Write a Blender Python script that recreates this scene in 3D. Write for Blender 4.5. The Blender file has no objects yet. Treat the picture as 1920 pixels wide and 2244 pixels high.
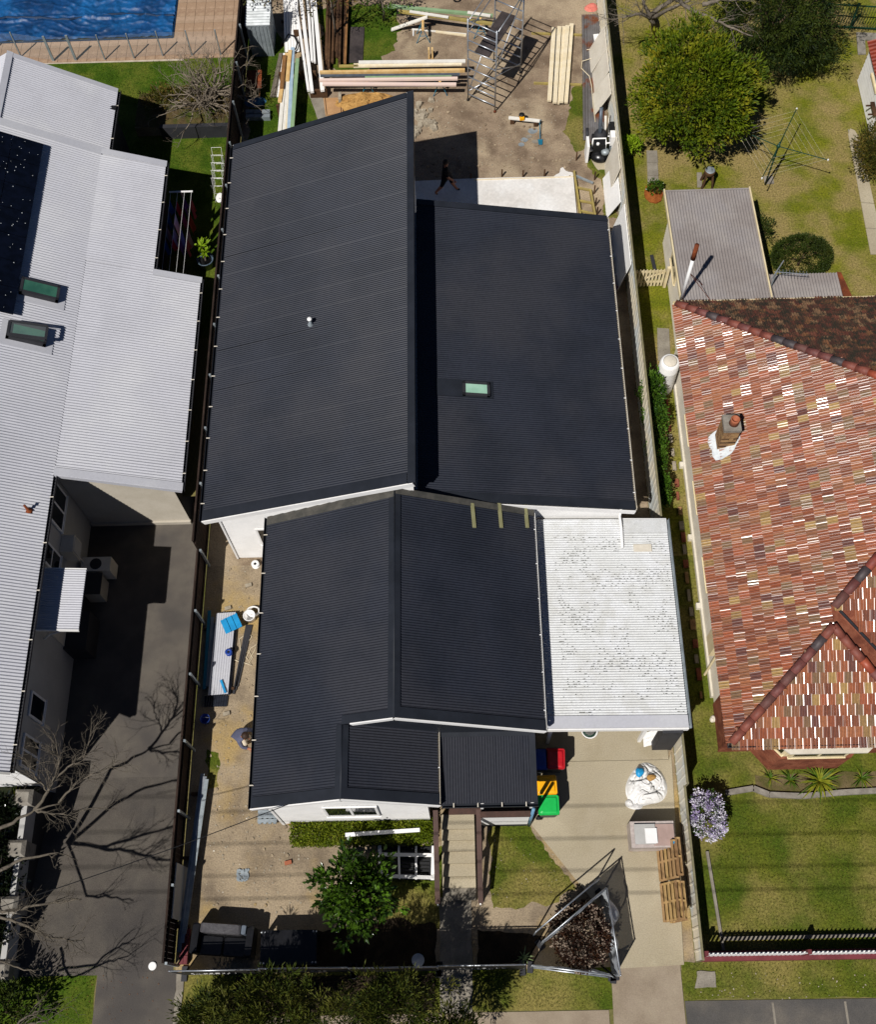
import bpy, bmesh, math, random
from mathutils import Vector, Matrix, noise
rnd = random.Random(7)
R = math.radians
scn = bpy.context.scene
col = scn.collection
# ------------------------------------------------------------------ camera, sky, sun, exposure
F, CX, CY, CAMH = 2434.78, 960.0, 1122.0, 34.0          # measured on the 1920x2244 photograph
ROT = Matrix.Rotation(.0443037, 3, 'Z') @ Matrix.Rotation(.4351611, 3, 'X') @ Matrix.Rotation(-.0636476, 3, 'Z')
cam_d = bpy.data.cameras.new('camera'); cam = bpy.data.objects.new('camera', cam_d); col.objects.link(cam)
cam.matrix_world = Matrix.Translation((0, 0, CAMH)) @ ROT.to_4x4()
cam_d.sensor_fit = 'HORIZONTAL'; cam_d.sensor_width = 36; cam_d.lens = F / 1920 * 36
cam_d.clip_start = .5; cam_d.clip_end = 3000
scn.camera = cam
AZ, EL = R(34.2), R(53.5)
SUNV = Vector((math.sin(AZ) * math.cos(EL), math.cos(AZ) * math.cos(EL), -math.sin(EL)))
w = bpy.data.worlds.new('World'); scn.world = w; w.use_nodes = True
nt = w.node_tree; bg = nt.nodes['Background']
sky = nt.nodes.new('ShaderNodeTexSky'); sky.sky_type = 'NISHITA'; sky.sun_disc = False
sky.air_density = .36; sky.dust_density = .05; sky.ozone_density = 4.0; sky.sun_elevation = EL; sky.sun_rotation = AZ + math.pi
nt.links.new(sky.outputs[0], bg.inputs[0]); bg.inputs[1].default_value = .062
sl = bpy.data.lights.new('sun', 'SUN'); sl.energy = 5.0; sl.angle = R(.53); sl.color = (1, .97, .925)
so = bpy.data.objects.new('sun', sl); col.objects.link(so); so.location = (-20, -30, 60)
so.rotation_euler = (-SUNV).to_track_quat('Z', 'Y').to_euler()
scn.view_settings.view_transform = 'Standard'; scn.view_settings.look = 'None'
scn.view_settings.exposure = -0.02; scn.view_settings.gamma = 1
scn.render.engine = 'CYCLES'; scn.cycles.diffuse_bounces = 2; scn.cycles.max_bounces = 6; scn.cycles.transparent_max_bounces = 12

def W(x, y, z=0.0):
    """ray through a photo pixel, met at height z: a place in the yard"""
    d = ROT @ Vector(((x - CX) / F, -(y - CY) / F, -1))
    return Vector((0, 0, CAMH)) + d * ((z - CAMH) / d.z)
def G(pts, z=0.0): return [W(x, y, z) for x, y in pts]

# ------------------------------------------------------------------ mesh builder and object helpers
class MB:
    def __init__(s): s.v = []; s.f = []; s.m = []; s.uvs = None
    def face(s, pts, m=0):
        k = len(s.v); s.v += [tuple(p) for p in pts]; s.f.append(tuple(range(k, k + len(pts)))); s.m.append(m); return s
    def hexa(s, a, b, m=0):                       # two matching rings, joined to a closed solid
        n = len(a); k = len(s.v); s.v += [tuple(p) for p in a] + [tuple(p) for p in b]
        s.f.append(tuple(range(k + n - 1, k - 1, -1))); s.f.append(tuple(range(k + n, k + 2 * n)))
        for i in range(n):
            j = (i + 1) % n; s.f.append((k + i, k + j, k + n + j, k + n + i))
        s.m += [m] * (n + 2); return s
    def box(s, x0, x1, y0, y1, z0, z1, m=0):
        return s.hexa([(x0, y0, z0), (x1, y0, z0), (x1, y1, z0), (x0, y1, z0)], [(x0, y0, z1), (x1, y0, z1), (x1, y1, z1), (x0, y1, z1)], m)
    def prism(s, pts, z0, z1, m=0):
        if sum(pts[i][0] * pts[(i + 1) % len(pts)][1] - pts[(i + 1) % len(pts)][0] * pts[i][1] for i in range(len(pts))) < 0: pts = pts[::-1]
        return s.hexa([(p[0], p[1], z0) for p in pts], [(p[0], p[1], z1) for p in pts], m)
    def beam(s, p, q, w, h, up=(0, 0, 1), m=0):    # rectangular bar p -> q
        p = Vector(p); q = Vector(q); d = (q - p).normalized(); up = Vector(up)
        if abs(d.dot(up)) > .97: up = Vector((0, 1, 0))
        a = d.cross(up).normalized() * w / 2; b = a.cross(d).normalized() * h / 2
        return s.hexa([p - a - b, p + a - b, p + a + b, p - a + b][::-1], [q - a - b, q + a - b, q + a + b, q - a + b][::-1], m)
    def tube(s, pts, r, n=6, m=0):
        pts = [Vector(p) for p in pts]; rs = r if isinstance(r, (list, tuple)) else [r] * len(pts)
        k = len(s.v); ref = None
        for i, p in enumerate(pts):
            d = (pts[min(i + 1, len(pts) - 1)] - pts[max(i - 1, 0)])
            d = d.normalized() if d.length > 1e-9 else Vector((0, 0, 1))
            if ref is None: ref = Vector((0, 0, 1)) if abs(d.z) < .9 else Vector((1, 0, 0))
            a = d.cross(ref).normalized(); b = d.cross(a).normalized(); ref = -b if False else ref
            for j in range(n):
                t = 2 * math.pi * j / n; s.v.append(tuple(p + (a * math.cos(t) + b * math.sin(t)) * rs[i]))
        for i in range(len(pts) - 1):
            for j in range(n):
                j2 = (j + 1) % n
                s.f.append((k + i * n + j, k + (i + 1) * n + j, k + (i + 1) * n + j2, k + i * n + j2)); s.m.append(m)
        s.f.append(tuple(k + j for j in range(n))); s.m.append(m)
        e = k + (len(pts) - 1) * n; s.f.append(tuple(e + j for j in range(n - 1, -1, -1))); s.m.append(m); return s
    def lathe(s, c, prof, n=16, m=0, sx=1, sy=1):   # prof: (radius, height) list
        k = len(s.v); c = Vector(c)
        for r, h in prof:
            for j in range(n):
                t = 2 * math.pi * j / n; s.v.append((c.x + r * sx * math.cos(t), c.y + r * sy * math.sin(t), c.z + h))
        for i in range(len(prof) - 1):
            for j in range(n):
                j2 = (j + 1) % n; s.f.append((k + i * n + j, k + i * n + j2, k + (i + 1) * n + j2, k + (i + 1) * n + j)); s.m.append(m)
        s.f.append(tuple(k + j for j in range(n - 1, -1, -1))); s.m.append(m)
        e = k + (len(prof) - 1) * n; s.f.append(tuple(e + j for j in range(n))); s.m.append(m); return s
    def corr(s, o, u, v, pitch=.0762, amp=.013, n=6, thick=0, m=0):   # corrugated sheet, ribs along u
        o = Vector(o); u = Vector(u); v = Vector(v); nn = u.cross(v).normalized()
        if nn.z < 0: nn = -nn
        L = v.length; c = max(2, int(round(L / pitch * n))); k = len(s.v)
        for i in range(c + 1):
            d = o + v * (i / c) + nn * (amp * math.cos(2 * math.pi * L * i / c / pitch)); s.v.append(tuple(d)); s.v.append(tuple(d + u))
        for i in range(c):
            a = k + 2 * i; s.f.append((a, a + 1, a + 3, a + 2)); s.m.append(m)
        return s
    def grid(s, fn, nu, nv, m=0):
        k = len(s.v)
        for i in range(nu + 1):
            for j in range(nv + 1): s.v.append(tuple(fn(i / nu, j / nv)))
        for i in range(nu):
            for j in range(nv):
                a = k + i * (nv + 1) + j; s.f.append((a, a + nv + 1, a + nv + 2, a + 1)); s.m.append(m)
        return s
    def mesh(s, name, mats, off=None, smooth=False):
        me = bpy.data.meshes.new(name)
        vs = s.v if off is None else [(x - off[0], y - off[1], z - off[2]) for x, y, z in s.v]
        me.from_pydata(vs, [], s.f)
        for mt in (mats if isinstance(mats, (list, tuple)) else [mats]): me.materials.append(mt)
        me.polygons.foreach_set('material_index', s.m)
        if smooth: me.polygons.foreach_set('use_smooth', [True] * len(s.f))
        me.update(); return me
    def build(s, name, mat, parent=None, smooth=False, local=False):
        """world-space shape -> one object; its origin sits at the base of the shape"""
        if parent is None and not local:
            xs = [p[0] for p in s.v]; ys = [p[1] for p in s.v]; zs = [p[2] for p in s.v]
            off = Vector(((min(xs) + max(xs)) / 2, (min(ys) + max(ys)) / 2, min(zs)))
        elif local: off = Vector((0, 0, 0))
        else: off = WL.get(parent.name, Vector((0, 0, 0)))
        o = bpy.data.objects.new(name, s.mesh(name, mat, off, smooth)); col.objects.link(o)
        if parent is None: o.location = off
        else: o.parent = parent
        WL[o.name] = off if not local else Vector((0, 0, 0))
        return o
WL = {}                                              # where the local zero of each object lies in the world
def tag(o, label=None, cat=None, group=None, kind=None):
    if label: o['label'] = label
    if cat: o['category'] = cat
    if group: o['group'] = group
    if kind: o['kind'] = kind
    return o
def thing(name, label, cat, loc=(0, 0, 0), group=None):
    o = bpy.data.objects.new(name, None); col.objects.link(o); o.empty_display_size = .2
    o.location = loc; WL[o.name] = Vector(loc); return tag(o, label, cat, group)
def copy_tree(o, parent=None):
    c = o.copy(); col.objects.link(c); c.parent = parent
    for ch in o.children: copy_tree(ch, c)
    return c
def struct(name, mb, mat): return tag(mb.build(name, mat), kind='structure')
def patch(name, pts, z, mat, kind='structure', label=None):
    mb = MB(); mb.face([(p[0], p[1], z) for p in pts]); o = mb.build(name, mat); tag(o, label, kind=kind); return o
def ragged(pts, step=.18, amp=.07, seed=0):
    out = []; n = len(pts)
    for i in range(n):
        a = Vector(pts[i][:2]); b = Vector(pts[(i + 1) % n][:2]); k = max(1, int((b - a).length / step))
        nx = Vector((-(b - a).y, (b - a).x)).normalized()
        for j in range(k):
            p = a.lerp(b, j / k); t = noise.noise((p.x * 2.3, p.y * 2.3, seed)) + .6 * noise.noise((p.x * 7, p.y * 7, seed + 5))
            out.append(p + nx * t * amp)
    return out

# ------------------------------------------------------------------ materials
def lin(h):
    h = h.lstrip('#'); return tuple(((v / 12.92) if v <= .04045 else ((v + .055) / 1.055) ** 2.4) for v in (int(h[i:i + 2], 16) / 255 for i in (0, 2, 4))) + (1,)
MATS = {}
def mk(name, c1, c2=None, s1=2.0, c3=None, s3=.35, fine=30, fa=.25, rough=.8, bump=0, bs=None, metal=0, spec=.4, thr=(.35, .65), trans=0, alpha=1, detail=5, coords='Object', t3=(.42, .66)):
    """c1/c2 mixed by blotches, c3 in broad patches, fine grain on top, optional bump"""
    if name in MATS: return MATS[name]
    m = bpy.data.materials.new(name); m.use_nodes = True; t = m.node_tree; N = t.nodes; L = t.links
    b = N['Principled BSDF']; b.inputs['Roughness'].default_value = rough; b.inputs['Metallic'].default_value = metal
    b.inputs['Specular IOR Level'].default_value = min(spec, .12) if rough >= .8 else spec
    if trans: b.inputs['Transmission Weight'].default_value = trans
    if alpha < 1: b.inputs['Alpha'].default_value = alpha
    tc = N.new('ShaderNodeTexCoord'); geo = N.new('ShaderNodeNewGeometry')
    src = geo.outputs['Position'] if coords == 'World' else tc.outputs[coords]
    def nz(sc, det=detail, ro=.6):
        n = N.new('ShaderNodeTexNoise'); n.inputs['Scale'].default_value = sc; n.inputs['Detail'].default_value = det; n.inputs['Roughness'].default_value = ro
        L.new(src, n.inputs['Vector']); return n.outputs['Fac']
    def ramp(fac, lo, hi):
        r = N.new('ShaderNodeMapRange'); r.interpolation_type = 'SMOOTHSTEP'; r.inputs[1].default_value = lo; r.inputs[2].default_value = hi
        L.new(fac, r.inputs[0]); return r.outputs[0]
    def mix(fac, a, bb, mode='MIX'):
        x = N.new('ShaderNodeMix'); x.data_type = 'RGBA'; x.blend_type = mode
        for sock, val in ((x.inputs[0], fac), (x.inputs[6], a), (x.inputs[7], bb)):
            if isinstance(val, (tuple, float, int)): sock.default_value = val
            else: L.new(val, sock)
        return x.outputs[2]
    c = lin(c1)
    if c2: c = mix(ramp(nz(s1), *thr), c, lin(c2))
    if c3: c = mix(ramp(nz(s3, 4), *t3), c, lin(c3))
    if fa:
        g = N.new('ShaderNodeMapRange'); g.inputs[1].default_value = .25; g.inputs[2].default_value = .75; g.inputs[3].default_value = 1 - fa; g.inputs[4].default_value = 1 + fa
        L.new(nz(fine, 3), g.inputs[0])
        cc = N.new('ShaderNodeCombineColor')
        for i in range(3): L.new(g.outputs[0], cc.inputs[i])
        c = mix(1.0, c, cc.outputs[0], 'MULTIPLY')
    if isinstance(c, tuple): b.inputs['Base Color'].default_value = c
    else: L.new(c, b.inputs['Base Color'])
    if bump:
        bp = N.new('ShaderNodeBump'); bp.inputs['Strength'].default_value = min(1, bump); bp.inputs['Distance'].default_value = .03 * max(1, bump)
        L.new(nz(bs or fine, 4), bp.inputs['Height']); L.new(bp.outputs[0], b.inputs['Normal'])
    MATS[name] = m; m['bsdf'] = 1; return m
def blend(name, c1, c2, amt, other):                  # sheer cloth: cloth + transparent mesh holes
    m = mk(name, c1, c2, 6, rough=.6, fa=.1); t = m.node_tree; out = t.nodes['Material Output']
    tr = t.nodes.new('ShaderNodeBsdfTransparent'); mx = t.nodes.new('ShaderNodeMixShader'); mx.inputs[0].default_value = amt
    t.links.new(t.nodes['Principled BSDF'].outputs[0], mx.inputs[1]); t.links.new(tr.outputs[0], mx.inputs[2]); t.links.new(mx.outputs[0], out.inputs[0]); return m
def leafmat(name, c1, c2, c3=None, rough=.55, spec=.18):
    m = mk(name, c1, c2, 1.6, c3, .9, fine=18, fa=.35, rough=rough, spec=spec, coords='World'); t = m.node_tree
    tl = t.nodes.new('ShaderNodeBsdfTranslucent'); mx = t.nodes.new('ShaderNodeMixShader'); mx.inputs[0].default_value = .22
    b = t.nodes['Principled BSDF']; src = b.inputs['Base Color'].links[0].from_socket
    t.links.new(src, tl.inputs[0]); t.links.new(b.outputs[0], mx.inputs[1]); t.links.new(tl.outputs[0], mx.inputs[2]); t.links.new(mx.outputs[0], t.nodes['Material Output'].inputs[0]); return m

M = dict(
 ground=mk('ground', '6a6440', '5b5c2c', .5, '7b7048', .12, 12, .25, .95, .3),
 soil=mk('soil', '9d8a6c', '7d6a50', 1.1, 'b09a76', .45, 22, .3, .95, .5, 9, thr=(.3, .7)),
 soil_front=mk('soil_front', '978770', '716454', .8, '9e8658', .38, 24, .34, .95, .6, 10, thr=(.38, .72), t3=(.5, .7)),
 soil_back=mk('soil_back', '8c7a66', '6c5c4c', .9, '9f8e76', .5, 20, .32, .95, .6, 8),
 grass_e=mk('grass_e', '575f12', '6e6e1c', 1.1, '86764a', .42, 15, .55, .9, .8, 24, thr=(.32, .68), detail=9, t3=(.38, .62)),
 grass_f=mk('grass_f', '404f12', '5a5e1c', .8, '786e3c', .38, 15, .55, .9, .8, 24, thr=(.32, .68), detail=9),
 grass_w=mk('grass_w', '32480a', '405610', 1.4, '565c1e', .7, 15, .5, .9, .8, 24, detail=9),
 asphalt=mk('asphalt', '57514b', '605a52', 1.2, '4a4643', .35, 60, .45, .9, .3, 60),
 road=mk('road', '5a5652', '666058', 1.5, '4c4a48', .4, 50, .25, .9, .3, 50),
 concrete=mk('concrete', 'a0957f', '85795f', .9, 'aa9f88', .45, 30, .2, .85, .2, 30, thr=(.42, .75), detail=9),
 concrete_b=mk('concrete_b', '8f8170', '837564', 1.3, '988b78', .5, 40, .16, .88, .2, 30),
 concrete_g=mk('concrete_g', '8b8478', '7a7368', 2, None, fine=30, fa=.2, rough=.9, bump=.2),
 slab=mk('slab', 'd3cfca', 'bfbab4', 1.6, 'dad8d5', .8, 9, .1, .8, .15, 12),
 roof_dark=mk('roof_dark', '22252d', '282b34', .5, '2f3036', .22, fine=9, fa=.12, rough=.42, spec=.2, coords='World'),
 roof_trim=mk('roof_trim', '202329', '25282f', 1, None, fine=3, fa=.12, rough=.5, spec=.2, coords='World'),
 roof_dusty=mk('roof_dusty', '3a3935', '4b4842', 2.2, None, fine=8, fa=.2, rough=.7),
 roof_white=mk('roof_white', 'b4b4ba', 'acacb2', .8, 'b9b9bd', .4, 14, .06, .55, spec=.3, coords='World'),
 roof_grey=mk('roof_grey', '8e8886', '968f8a', 1.2, '857d79', .5, 12, .1, .6, spec=.4, coords='World'),
 carport=mk('carport', 'cccdce', 'bebebb', 2, 'c8c9c8', .8, 26, .16, .6, spec=.3, coords='World'),
 white=mk('white', 'e9e7e4', 'e2e0dd', 2, None, fine=12, fa=.03, rough=.55),
 white_off=mk('white_off', 'd2cabb', 'c6bdac', 1.5, None, fine=14, fa=.08, rough=.7),
 cream=mk('cream', 'd9c9a4', 'cfbd95', 3, None, fine=14, fa=.06, rough=.6),
 render_w=mk('render_w', 'a9a7a3', 'b0aeaa', 1.5, None, fine=14, fa=.05, rough=.8),
 render_c=mk('render_c', 'b2aa9c', 'aaa293', 1.5, None, fine=14, fa=.05, rough=.8),
 charcoal=mk('charcoal', '26262a', '2c2c30', 2, None, fine=14, fa=.1, rough=.7),
 black=mk('black', '0d0d0f', '131315', 3, None, fine=14, fa=.15, rough=.6),
 black_gloss=mk('black_gloss', '101012', '17171a', 4, None, fine=9, fa=.1, rough=.28),
 solar=mk('solar', '06080f', '0a0e1a', 3, None, fine=14, fa=.1, rough=.12, spec=.5),
 glass=mk('glass', '2f5a4c', '3d6a58', 2, None, fine=3, fa=.05, rough=.08, spec=.6),
 glass_d=mk('glass_d', '0d1216', '141a20', 2, None, fine=3, fa=.05, rough=.06, spec=.6),
 glass_l=mk('glass_l', '9fc4ae', '8fb6a0', 2, None, fine=3, fa=.05, rough=.1, spec=.6),
 steel=mk('steel', 'b9bcc0', 'a4a8ad', 5, None, fine=30, fa=.1, rough=.38, metal=.75),
 steel_b=mk('steel_b', '5f6873', '525a64', 5, None, fine=20, fa=.1, rough=.5, metal=.3),
 galv=mk('galv', '9aa2a6', '868e92', 3, None, fine=18, fa=.12, rough=.5, metal=.35),
 timber_p=mk('timber_p', 'dccfb4', 'd2c2a0', 3, None, fine=40, fa=.1, rough=.7),
 timber_y=mk('timber_y', 'd2b27c', 'c29c62', 3, None, fine=40, fa=.12, rough=.7),
 timber_b=mk('timber_b', '8a6238', '785430', 3, None, fine=40, fa=.15, rough=.75),
 timber_g=mk('timber_g', '86a07a', '7b956e', 3, None, fine=40, fa=.1, rough=.7),
 timber_bl=mk('timber_bl', '9fb3c2', '8fa4b5', 3, None, fine=40, fa=.1, rough=.7),
 timber_pk=mk('timber_pk', 'dcc4b6', 'd8c0b6', 3, None, fine=40, fa=.06, rough=.65),
 timber_w=mk('timber_w', 'dcd8cf', 'd2cdc2', 3, None, fine=30, fa=.06, rough=.65),
 timber_o=mk('timber_o', '4b3626', '5f4631', 2.5, '38281d', 1.2, 30, .25, .85),
 timber_tr=mk('timber_tr', 'a2904e', '8f7f4a', 3, None, fine=30, fa=.12, rough=.75),
 ply_black=mk('ply_black', '3d3634', '4a4240', 2, '2c2726', 1.2, 14, .2, .6),
 fence_w=mk('fence_w', '2e2520', '261e1a', 2.5, '382c26', 1, 25, .22, .85),
 fence_r=mk('fence_r', 'e2d8c2', 'd8ccb2', 1.6, 'c8ccca', .8, 16, .07, .7),
 fence_cap=mk('fence_cap', '7b7456', '6d674c', 3, None, fine=20, fa=.1, rough=.7),
 deck=mk('deck', '4a3229', '3f2b23', 3, None, fine=30, fa=.2, rough=.7),
 brick=mk('brick', '7c4634', '8a5540', 6, '683a2c', 2.5, 30, .2, .85, .3),
 brick_old=mk('brick_old', '8d6f4f', '7a5c42', 9, 'a08058', 4, 40, .2, .9, .4),
 maroon=mk('maroon', '6b2b30', '5e2328', 3, None, fine=20, fa=.12, rough=.7),
 rust=mk('rust', '6b3a26', '50291c', 3, '8c4a2a', 1.5, 20, .25, .8),
 rust_sheet=mk('rust_sheet', '5a5653', '6b6868', 1.3, '6b3c22', .9, 18, .18, .6, t3=(.5, .6)),
 terracotta=mk('terracotta', '9c5a3c', '905034', 6, None, fine=30, fa=.1, rough=.7),
 lead=mk('lead', 'd8dcdc', 'c4c9cc', 6, None, fine=20, fa=.08, rough=.5),
 mulch=mk('mulch', '9a5a2c', '7e4520', 6, None, fine=30, fa=.3, rough=.95, bump=.8),
 sand=mk('sand', 'b08a52', '9a7442', 3, None, fine=20, fa=.25, rough=.95, bump=.8, bs=8),
 rubble=mk('rubble', 'a09684', '8a7f6e', 6, None, fine=20, fa=.2, rough=.9),
 stone=mk('stone', '8b857b', '756f66', 5, None, fine=20, fa=.2, rough=.9, bump=.4),
 paver=mk('paver', '9a8068', '8a715c', 2, 'a48a72', .9, 20, .12, .85),
 grout=mk('grout', 'b5a898', 'a59887', 4, None, fine=20, fa=.1, rough=.9),
 pool=mk('pool', '083c6c', '06284c', 1.4, '0e5288', .7, 7, .3, .5, .8, 2.5, spec=.5),
 pool_edge=mk('pool_edge', '0a2540', '0c2c4c', 3, None, fine=10, fa=.2, rough=.4),
 blue=mk('blue', '1f8fc4', '1b82b6', 3, None, fine=10, fa=.05, rough=.45),
 blue_d=mk('blue_d', '1a3f94', '163680', 3, None, fine=10, fa=.05, rough=.45),
 blue_pale=mk('blue_pale', '5f86a0', '6d93ac', 3, None, fine=10, fa=.08, rough=.5),
 teal=mk('teal', '1f6f86', '19607a', 3, None, fine=10, fa=.08, rough=.5),
 red=mk('red', 'b31420', 'a3101b', 3, None, fine=10, fa=.05, rough=.4),
 yellow=mk('yellow', 'f0aa0a', 'e6a008', 3, None, fine=10, fa=.05, rough=.45),
 green=mk('green', '12b04c', '0fa446', 3, None, fine=10, fa=.05, rough=.45),
 bin_body=mk('bin_body', '34383a', '3c4042', 3, None, fine=10, fa=.08, rough=.55),
 bag=mk('bag', 'dedcd9', 'd2d0cd', 4, None, fine=10, fa=.06, rough=.6),
 card=mk('card', 'a58d84', '9c847b', 3, None, fine=10, fa=.06, rough=.7),
 card_b=mk('card_b', 'b08a63', 'a47e58', 3, None, fine=14, fa=.1, rough=.8),
 wrap=mk('wrap', 'a89c96', 'b4a8a2', 5, None, fine=10, fa=.12, rough=.4),
 green_d=mk('green_d', '0f3a2a', '0c3224', 3, None, fine=10, fa=.08, rough=.5),
 bark=mk('bark', '5e564c', '766d61', 4, None, fine=25, fa=.25, rough=.9),
 bark_d=mk('bark_d', '4a3d31', '5a4c3d', 4, None, fine=25, fa=.25, rough=.9),
 skin=mk('skin', 'b5795a', 'a96e50', 5, None, fine=20, fa=.05, rough=.6),
 hair=mk('hair', '3a2618', '2a1a10', 5, None, fine=20, fa=.1, rough=.7),
 cloth_gr=mk('cloth_gr', '5d5f72', '54566a', 6, None, fine=30, fa=.1, rough=.9),
 cloth_be=mk('cloth_be', 'c9bda8', 'bfb29c', 6, None, fine=30, fa=.08, rough=.9),
 cloth_bk=mk('cloth_bk', '17171a', '1d1d21', 6, None, fine=30, fa=.1, rough=.9),
 pot=mk('pot', '4d5d6c', '44535f', 4, None, fine=14, fa=.08, rough=.5),
)
M['shade'] = blend('shade', 'b4b8bc', 'a4a9ae', .1, None)
M['shade_bk'] = blend('shade_bk', '101214', '16181a', .06, None)
M['pane'] = blend('pane', 'cfd9dc', 'c4ced2', .95, None)
def ray(x, y):
    d = ROT @ Vector(((x - CX) / F, -(y - CY) / F, -1)); return Vector((0, 0, CAMH)), d
def onp(x, y, p0, n):                                   # photo ray met with a plane (a roof or a wall)
    o, d = ray(x, y); n = Vector(n); return o + d * ((Vector(p0) - o).dot(n) / d.dot(n))
# ================================================================== GROUND
hx0, hx1, hy0, hy1 = -13.0, -8.44, 1.6, 16.6; mb = MB()            # the western driveway is cut into the slope
for x0, x1, y0, y1 in ((-400, 400, -400, hy0), (-400, 400, hy1, 400), (-400, hx0, hy0, hy1), (hx1, 400, hy0, hy1)): mb.face([(x0, y0, 0), (x1, y0, 0), (x1, y1, 0), (x0, y1, 0)])
struct('ground', mb, M['ground'])
rect = lambda x0, x1, y0, y1: [(x0, y0), (x1, y0), (x1, y1), (x0, y1)]
patch('yard_soil', rect(-8.38, 6.38, 14, 46), .004, M['soil_back'])
patch('front_soil', rect(-8.38, 6.38, 1.4, 14), .004, M['soil_front'])
patch('lawn_east', rect(6.42, 30, 14, 60), .004, M['grass_e'])
patch('lawn_east_front', rect(6.42, 24, 1.9, 14), .004, M['grass_f'])
patch('verge_grass', ragged(rect(-8.2, 4.0, .42, 1.5), .2, .04), .005, M['grass_f'])
patch('verge_grass_east', ragged(rect(5.95, 24, .62, 1.62), .2, .05), .005, M['grass_f'])
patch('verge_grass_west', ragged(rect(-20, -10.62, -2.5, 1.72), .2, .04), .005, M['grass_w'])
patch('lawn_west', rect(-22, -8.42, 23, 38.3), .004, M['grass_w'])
patch('garden_west', rect(-22, -13.0, 1.72, 8), .005, mk('garden_west', '2a2a1c', '1c2414', 3, None, fine=20, fa=.3, rough=.95, bump=.6))
# asphalt driveway of the western house, street path
DZ = -1.3
mb = MB(); mb.grid(lambda u, v: (-13.0 + 4.55 * u, 1.58 + 15.4 * v, DZ * min(1, max(0, (15.4 * v - .2) / 5.5)) ** 1.0 + .02 if v > 0 else .02), 2, 40)
mb.face([(-10.6, -8, .02), (-8.25, -8, .02), (-8.33, 1.58, .02), (-10.6, 1.58, .02)]); mb.face([(-12.99, 1.5, .02), (-10.6, 1.5, .02), (-10.6, 1.58, .02), (-12.99, 1.58, .02)]); struct('driveway_asphalt', mb, M['asphalt'])
mb = MB(); mb.box(-8.46, -8.43, 1.6, 16.9, -1.5, -.002); struct('driveway_bank', mb, M['concrete_g'])
mb = MB(); mb.box(-13.03, -13.0, 1.6, 16.9, -1.5, -.002); struct('garden_bank', mb, M['charcoal'])
def dz(y): return DZ * min(1, max(0, (y - 1.78) / 5.5)) + .02
mb = MB(); mb.prism(ragged([(-8.25, -4), (-8.33, 1.5), (-8.12, 1.5), (-8.05, -4)], .2, .05), -.05, .045); struct('driveway_kerb', mb, M['concrete_g'])
mb = MB(); mb.prism([(5.98, -8), (40, -8), (40, .55), (5.98, .6)], -.05, .02); struct('footpath', mb, M['road'])
mb = MB()
for x in (8.4, 10.4, 12.4): mb.box(x - .03, x + .03, -3, .53, .0205, .026)
struct('footpath_joint', mb, M['concrete_g'])
mb = MB(); mb.prism([(-8.05, -8), (3.85, -8), (3.85, .4), (-8.05, .35)], -.05, .02); struct('footpath_main', mb, M['concrete_b'])
# concrete driveway of the main lot: three pours
conc = G([(1165, 1808), (1285, 1955), (1345, 2030), (1352, 2122), (1523, 2113), (1499, 1648)])
conc[-1].x = min(conc[-1].x, 6.3); conc[-2].x = 6.05
mb = MB(); mb.prism(conc + [Vector((6.2, 7.3, 0)), Vector((2.2, 7.3, 0)), Vector((1.75, 5.8, 0))], -.05, .05); struct('driveway_concrete', mb, M['concrete'])
mb = MB(); mb.box(2.2, 6.2, 7.312, 14.6, -.05, .052); struct('carport_floor', mb, M['concrete'])
mb = MB(); mb.prism([(3.86, -4), (5.96, -4), (5.94, 1.7), (4.0, 1.62)], -.05, .04); struct('driveway_crossover', mb, M['concrete_b'])
# front path and its ragged edges
mb = MB(); mb.prism(ragged([(-.85, .38), (.06, .38), (.1, 3.45), (-.82, 3.45)], .3, .03), -.05, .03); struct('front_path', mb, M['concrete_g'])
# grass patches on the main lot
def lawnpatch(name, px, mat, z=.008, seed=0, amp=.14): return patch(name, ragged(G(px), .12, amp, seed), z, mat)
lawnpatch('grass_by_steps', [(1074, 1788), (1160, 1815), (1262, 1945), (1225, 1975), (1120, 1990), (1076, 1990)], M['grass_f'], seed=1)
lawnpatch('grass_left_of_steps', [(860, 1850), (972, 1850), (980, 2030), (880, 2040), (820, 2000)], M['grass_f'], seed=2)
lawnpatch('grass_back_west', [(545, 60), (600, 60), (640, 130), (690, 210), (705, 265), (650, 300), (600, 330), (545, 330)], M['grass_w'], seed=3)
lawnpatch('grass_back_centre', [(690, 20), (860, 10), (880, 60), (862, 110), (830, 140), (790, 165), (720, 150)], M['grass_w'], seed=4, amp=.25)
lawnpatch('grass_back_east', [(1255, 190), (1290, 180), (1300, 320), (1260, 335), (1240, 290)], M['grass_f'], seed=5)
lawnpatch('grass_by_fence', [(1300, 330), (1345, 290), (1358, 420), (1352, 480), (1318, 480), (1330, 420), (1285, 355)], M['grass_f'], seed=6)
lawnpatch('weeds_west_side', [(455, 1640), (480, 1650), (478, 1720), (452, 1730)], M['grass_f'], seed=7)
# slab being poured behind the house
mb = MB(); mb.prism(G([(908, 402), (1040, 396), (1256, 391), (1268, 520), (905, 520)]), 0, .12); struct('concrete_slab', mb, M['slab'])
mb = MB(); mb.prism(ragged(G([(1288, 335), (1345, 332), (1342, 372), (1310, 375)]), .1, .06), -.02, .03); struct('concrete_pad', mb, M['concrete'])
mb = MB(); mb.prism(ragged(G([(675, 205), (694, 205), (745, 255), (700, 270)]), .3, .02), -.02, .02); struct('garden_path_back', mb, M['concrete_g'])
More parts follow.
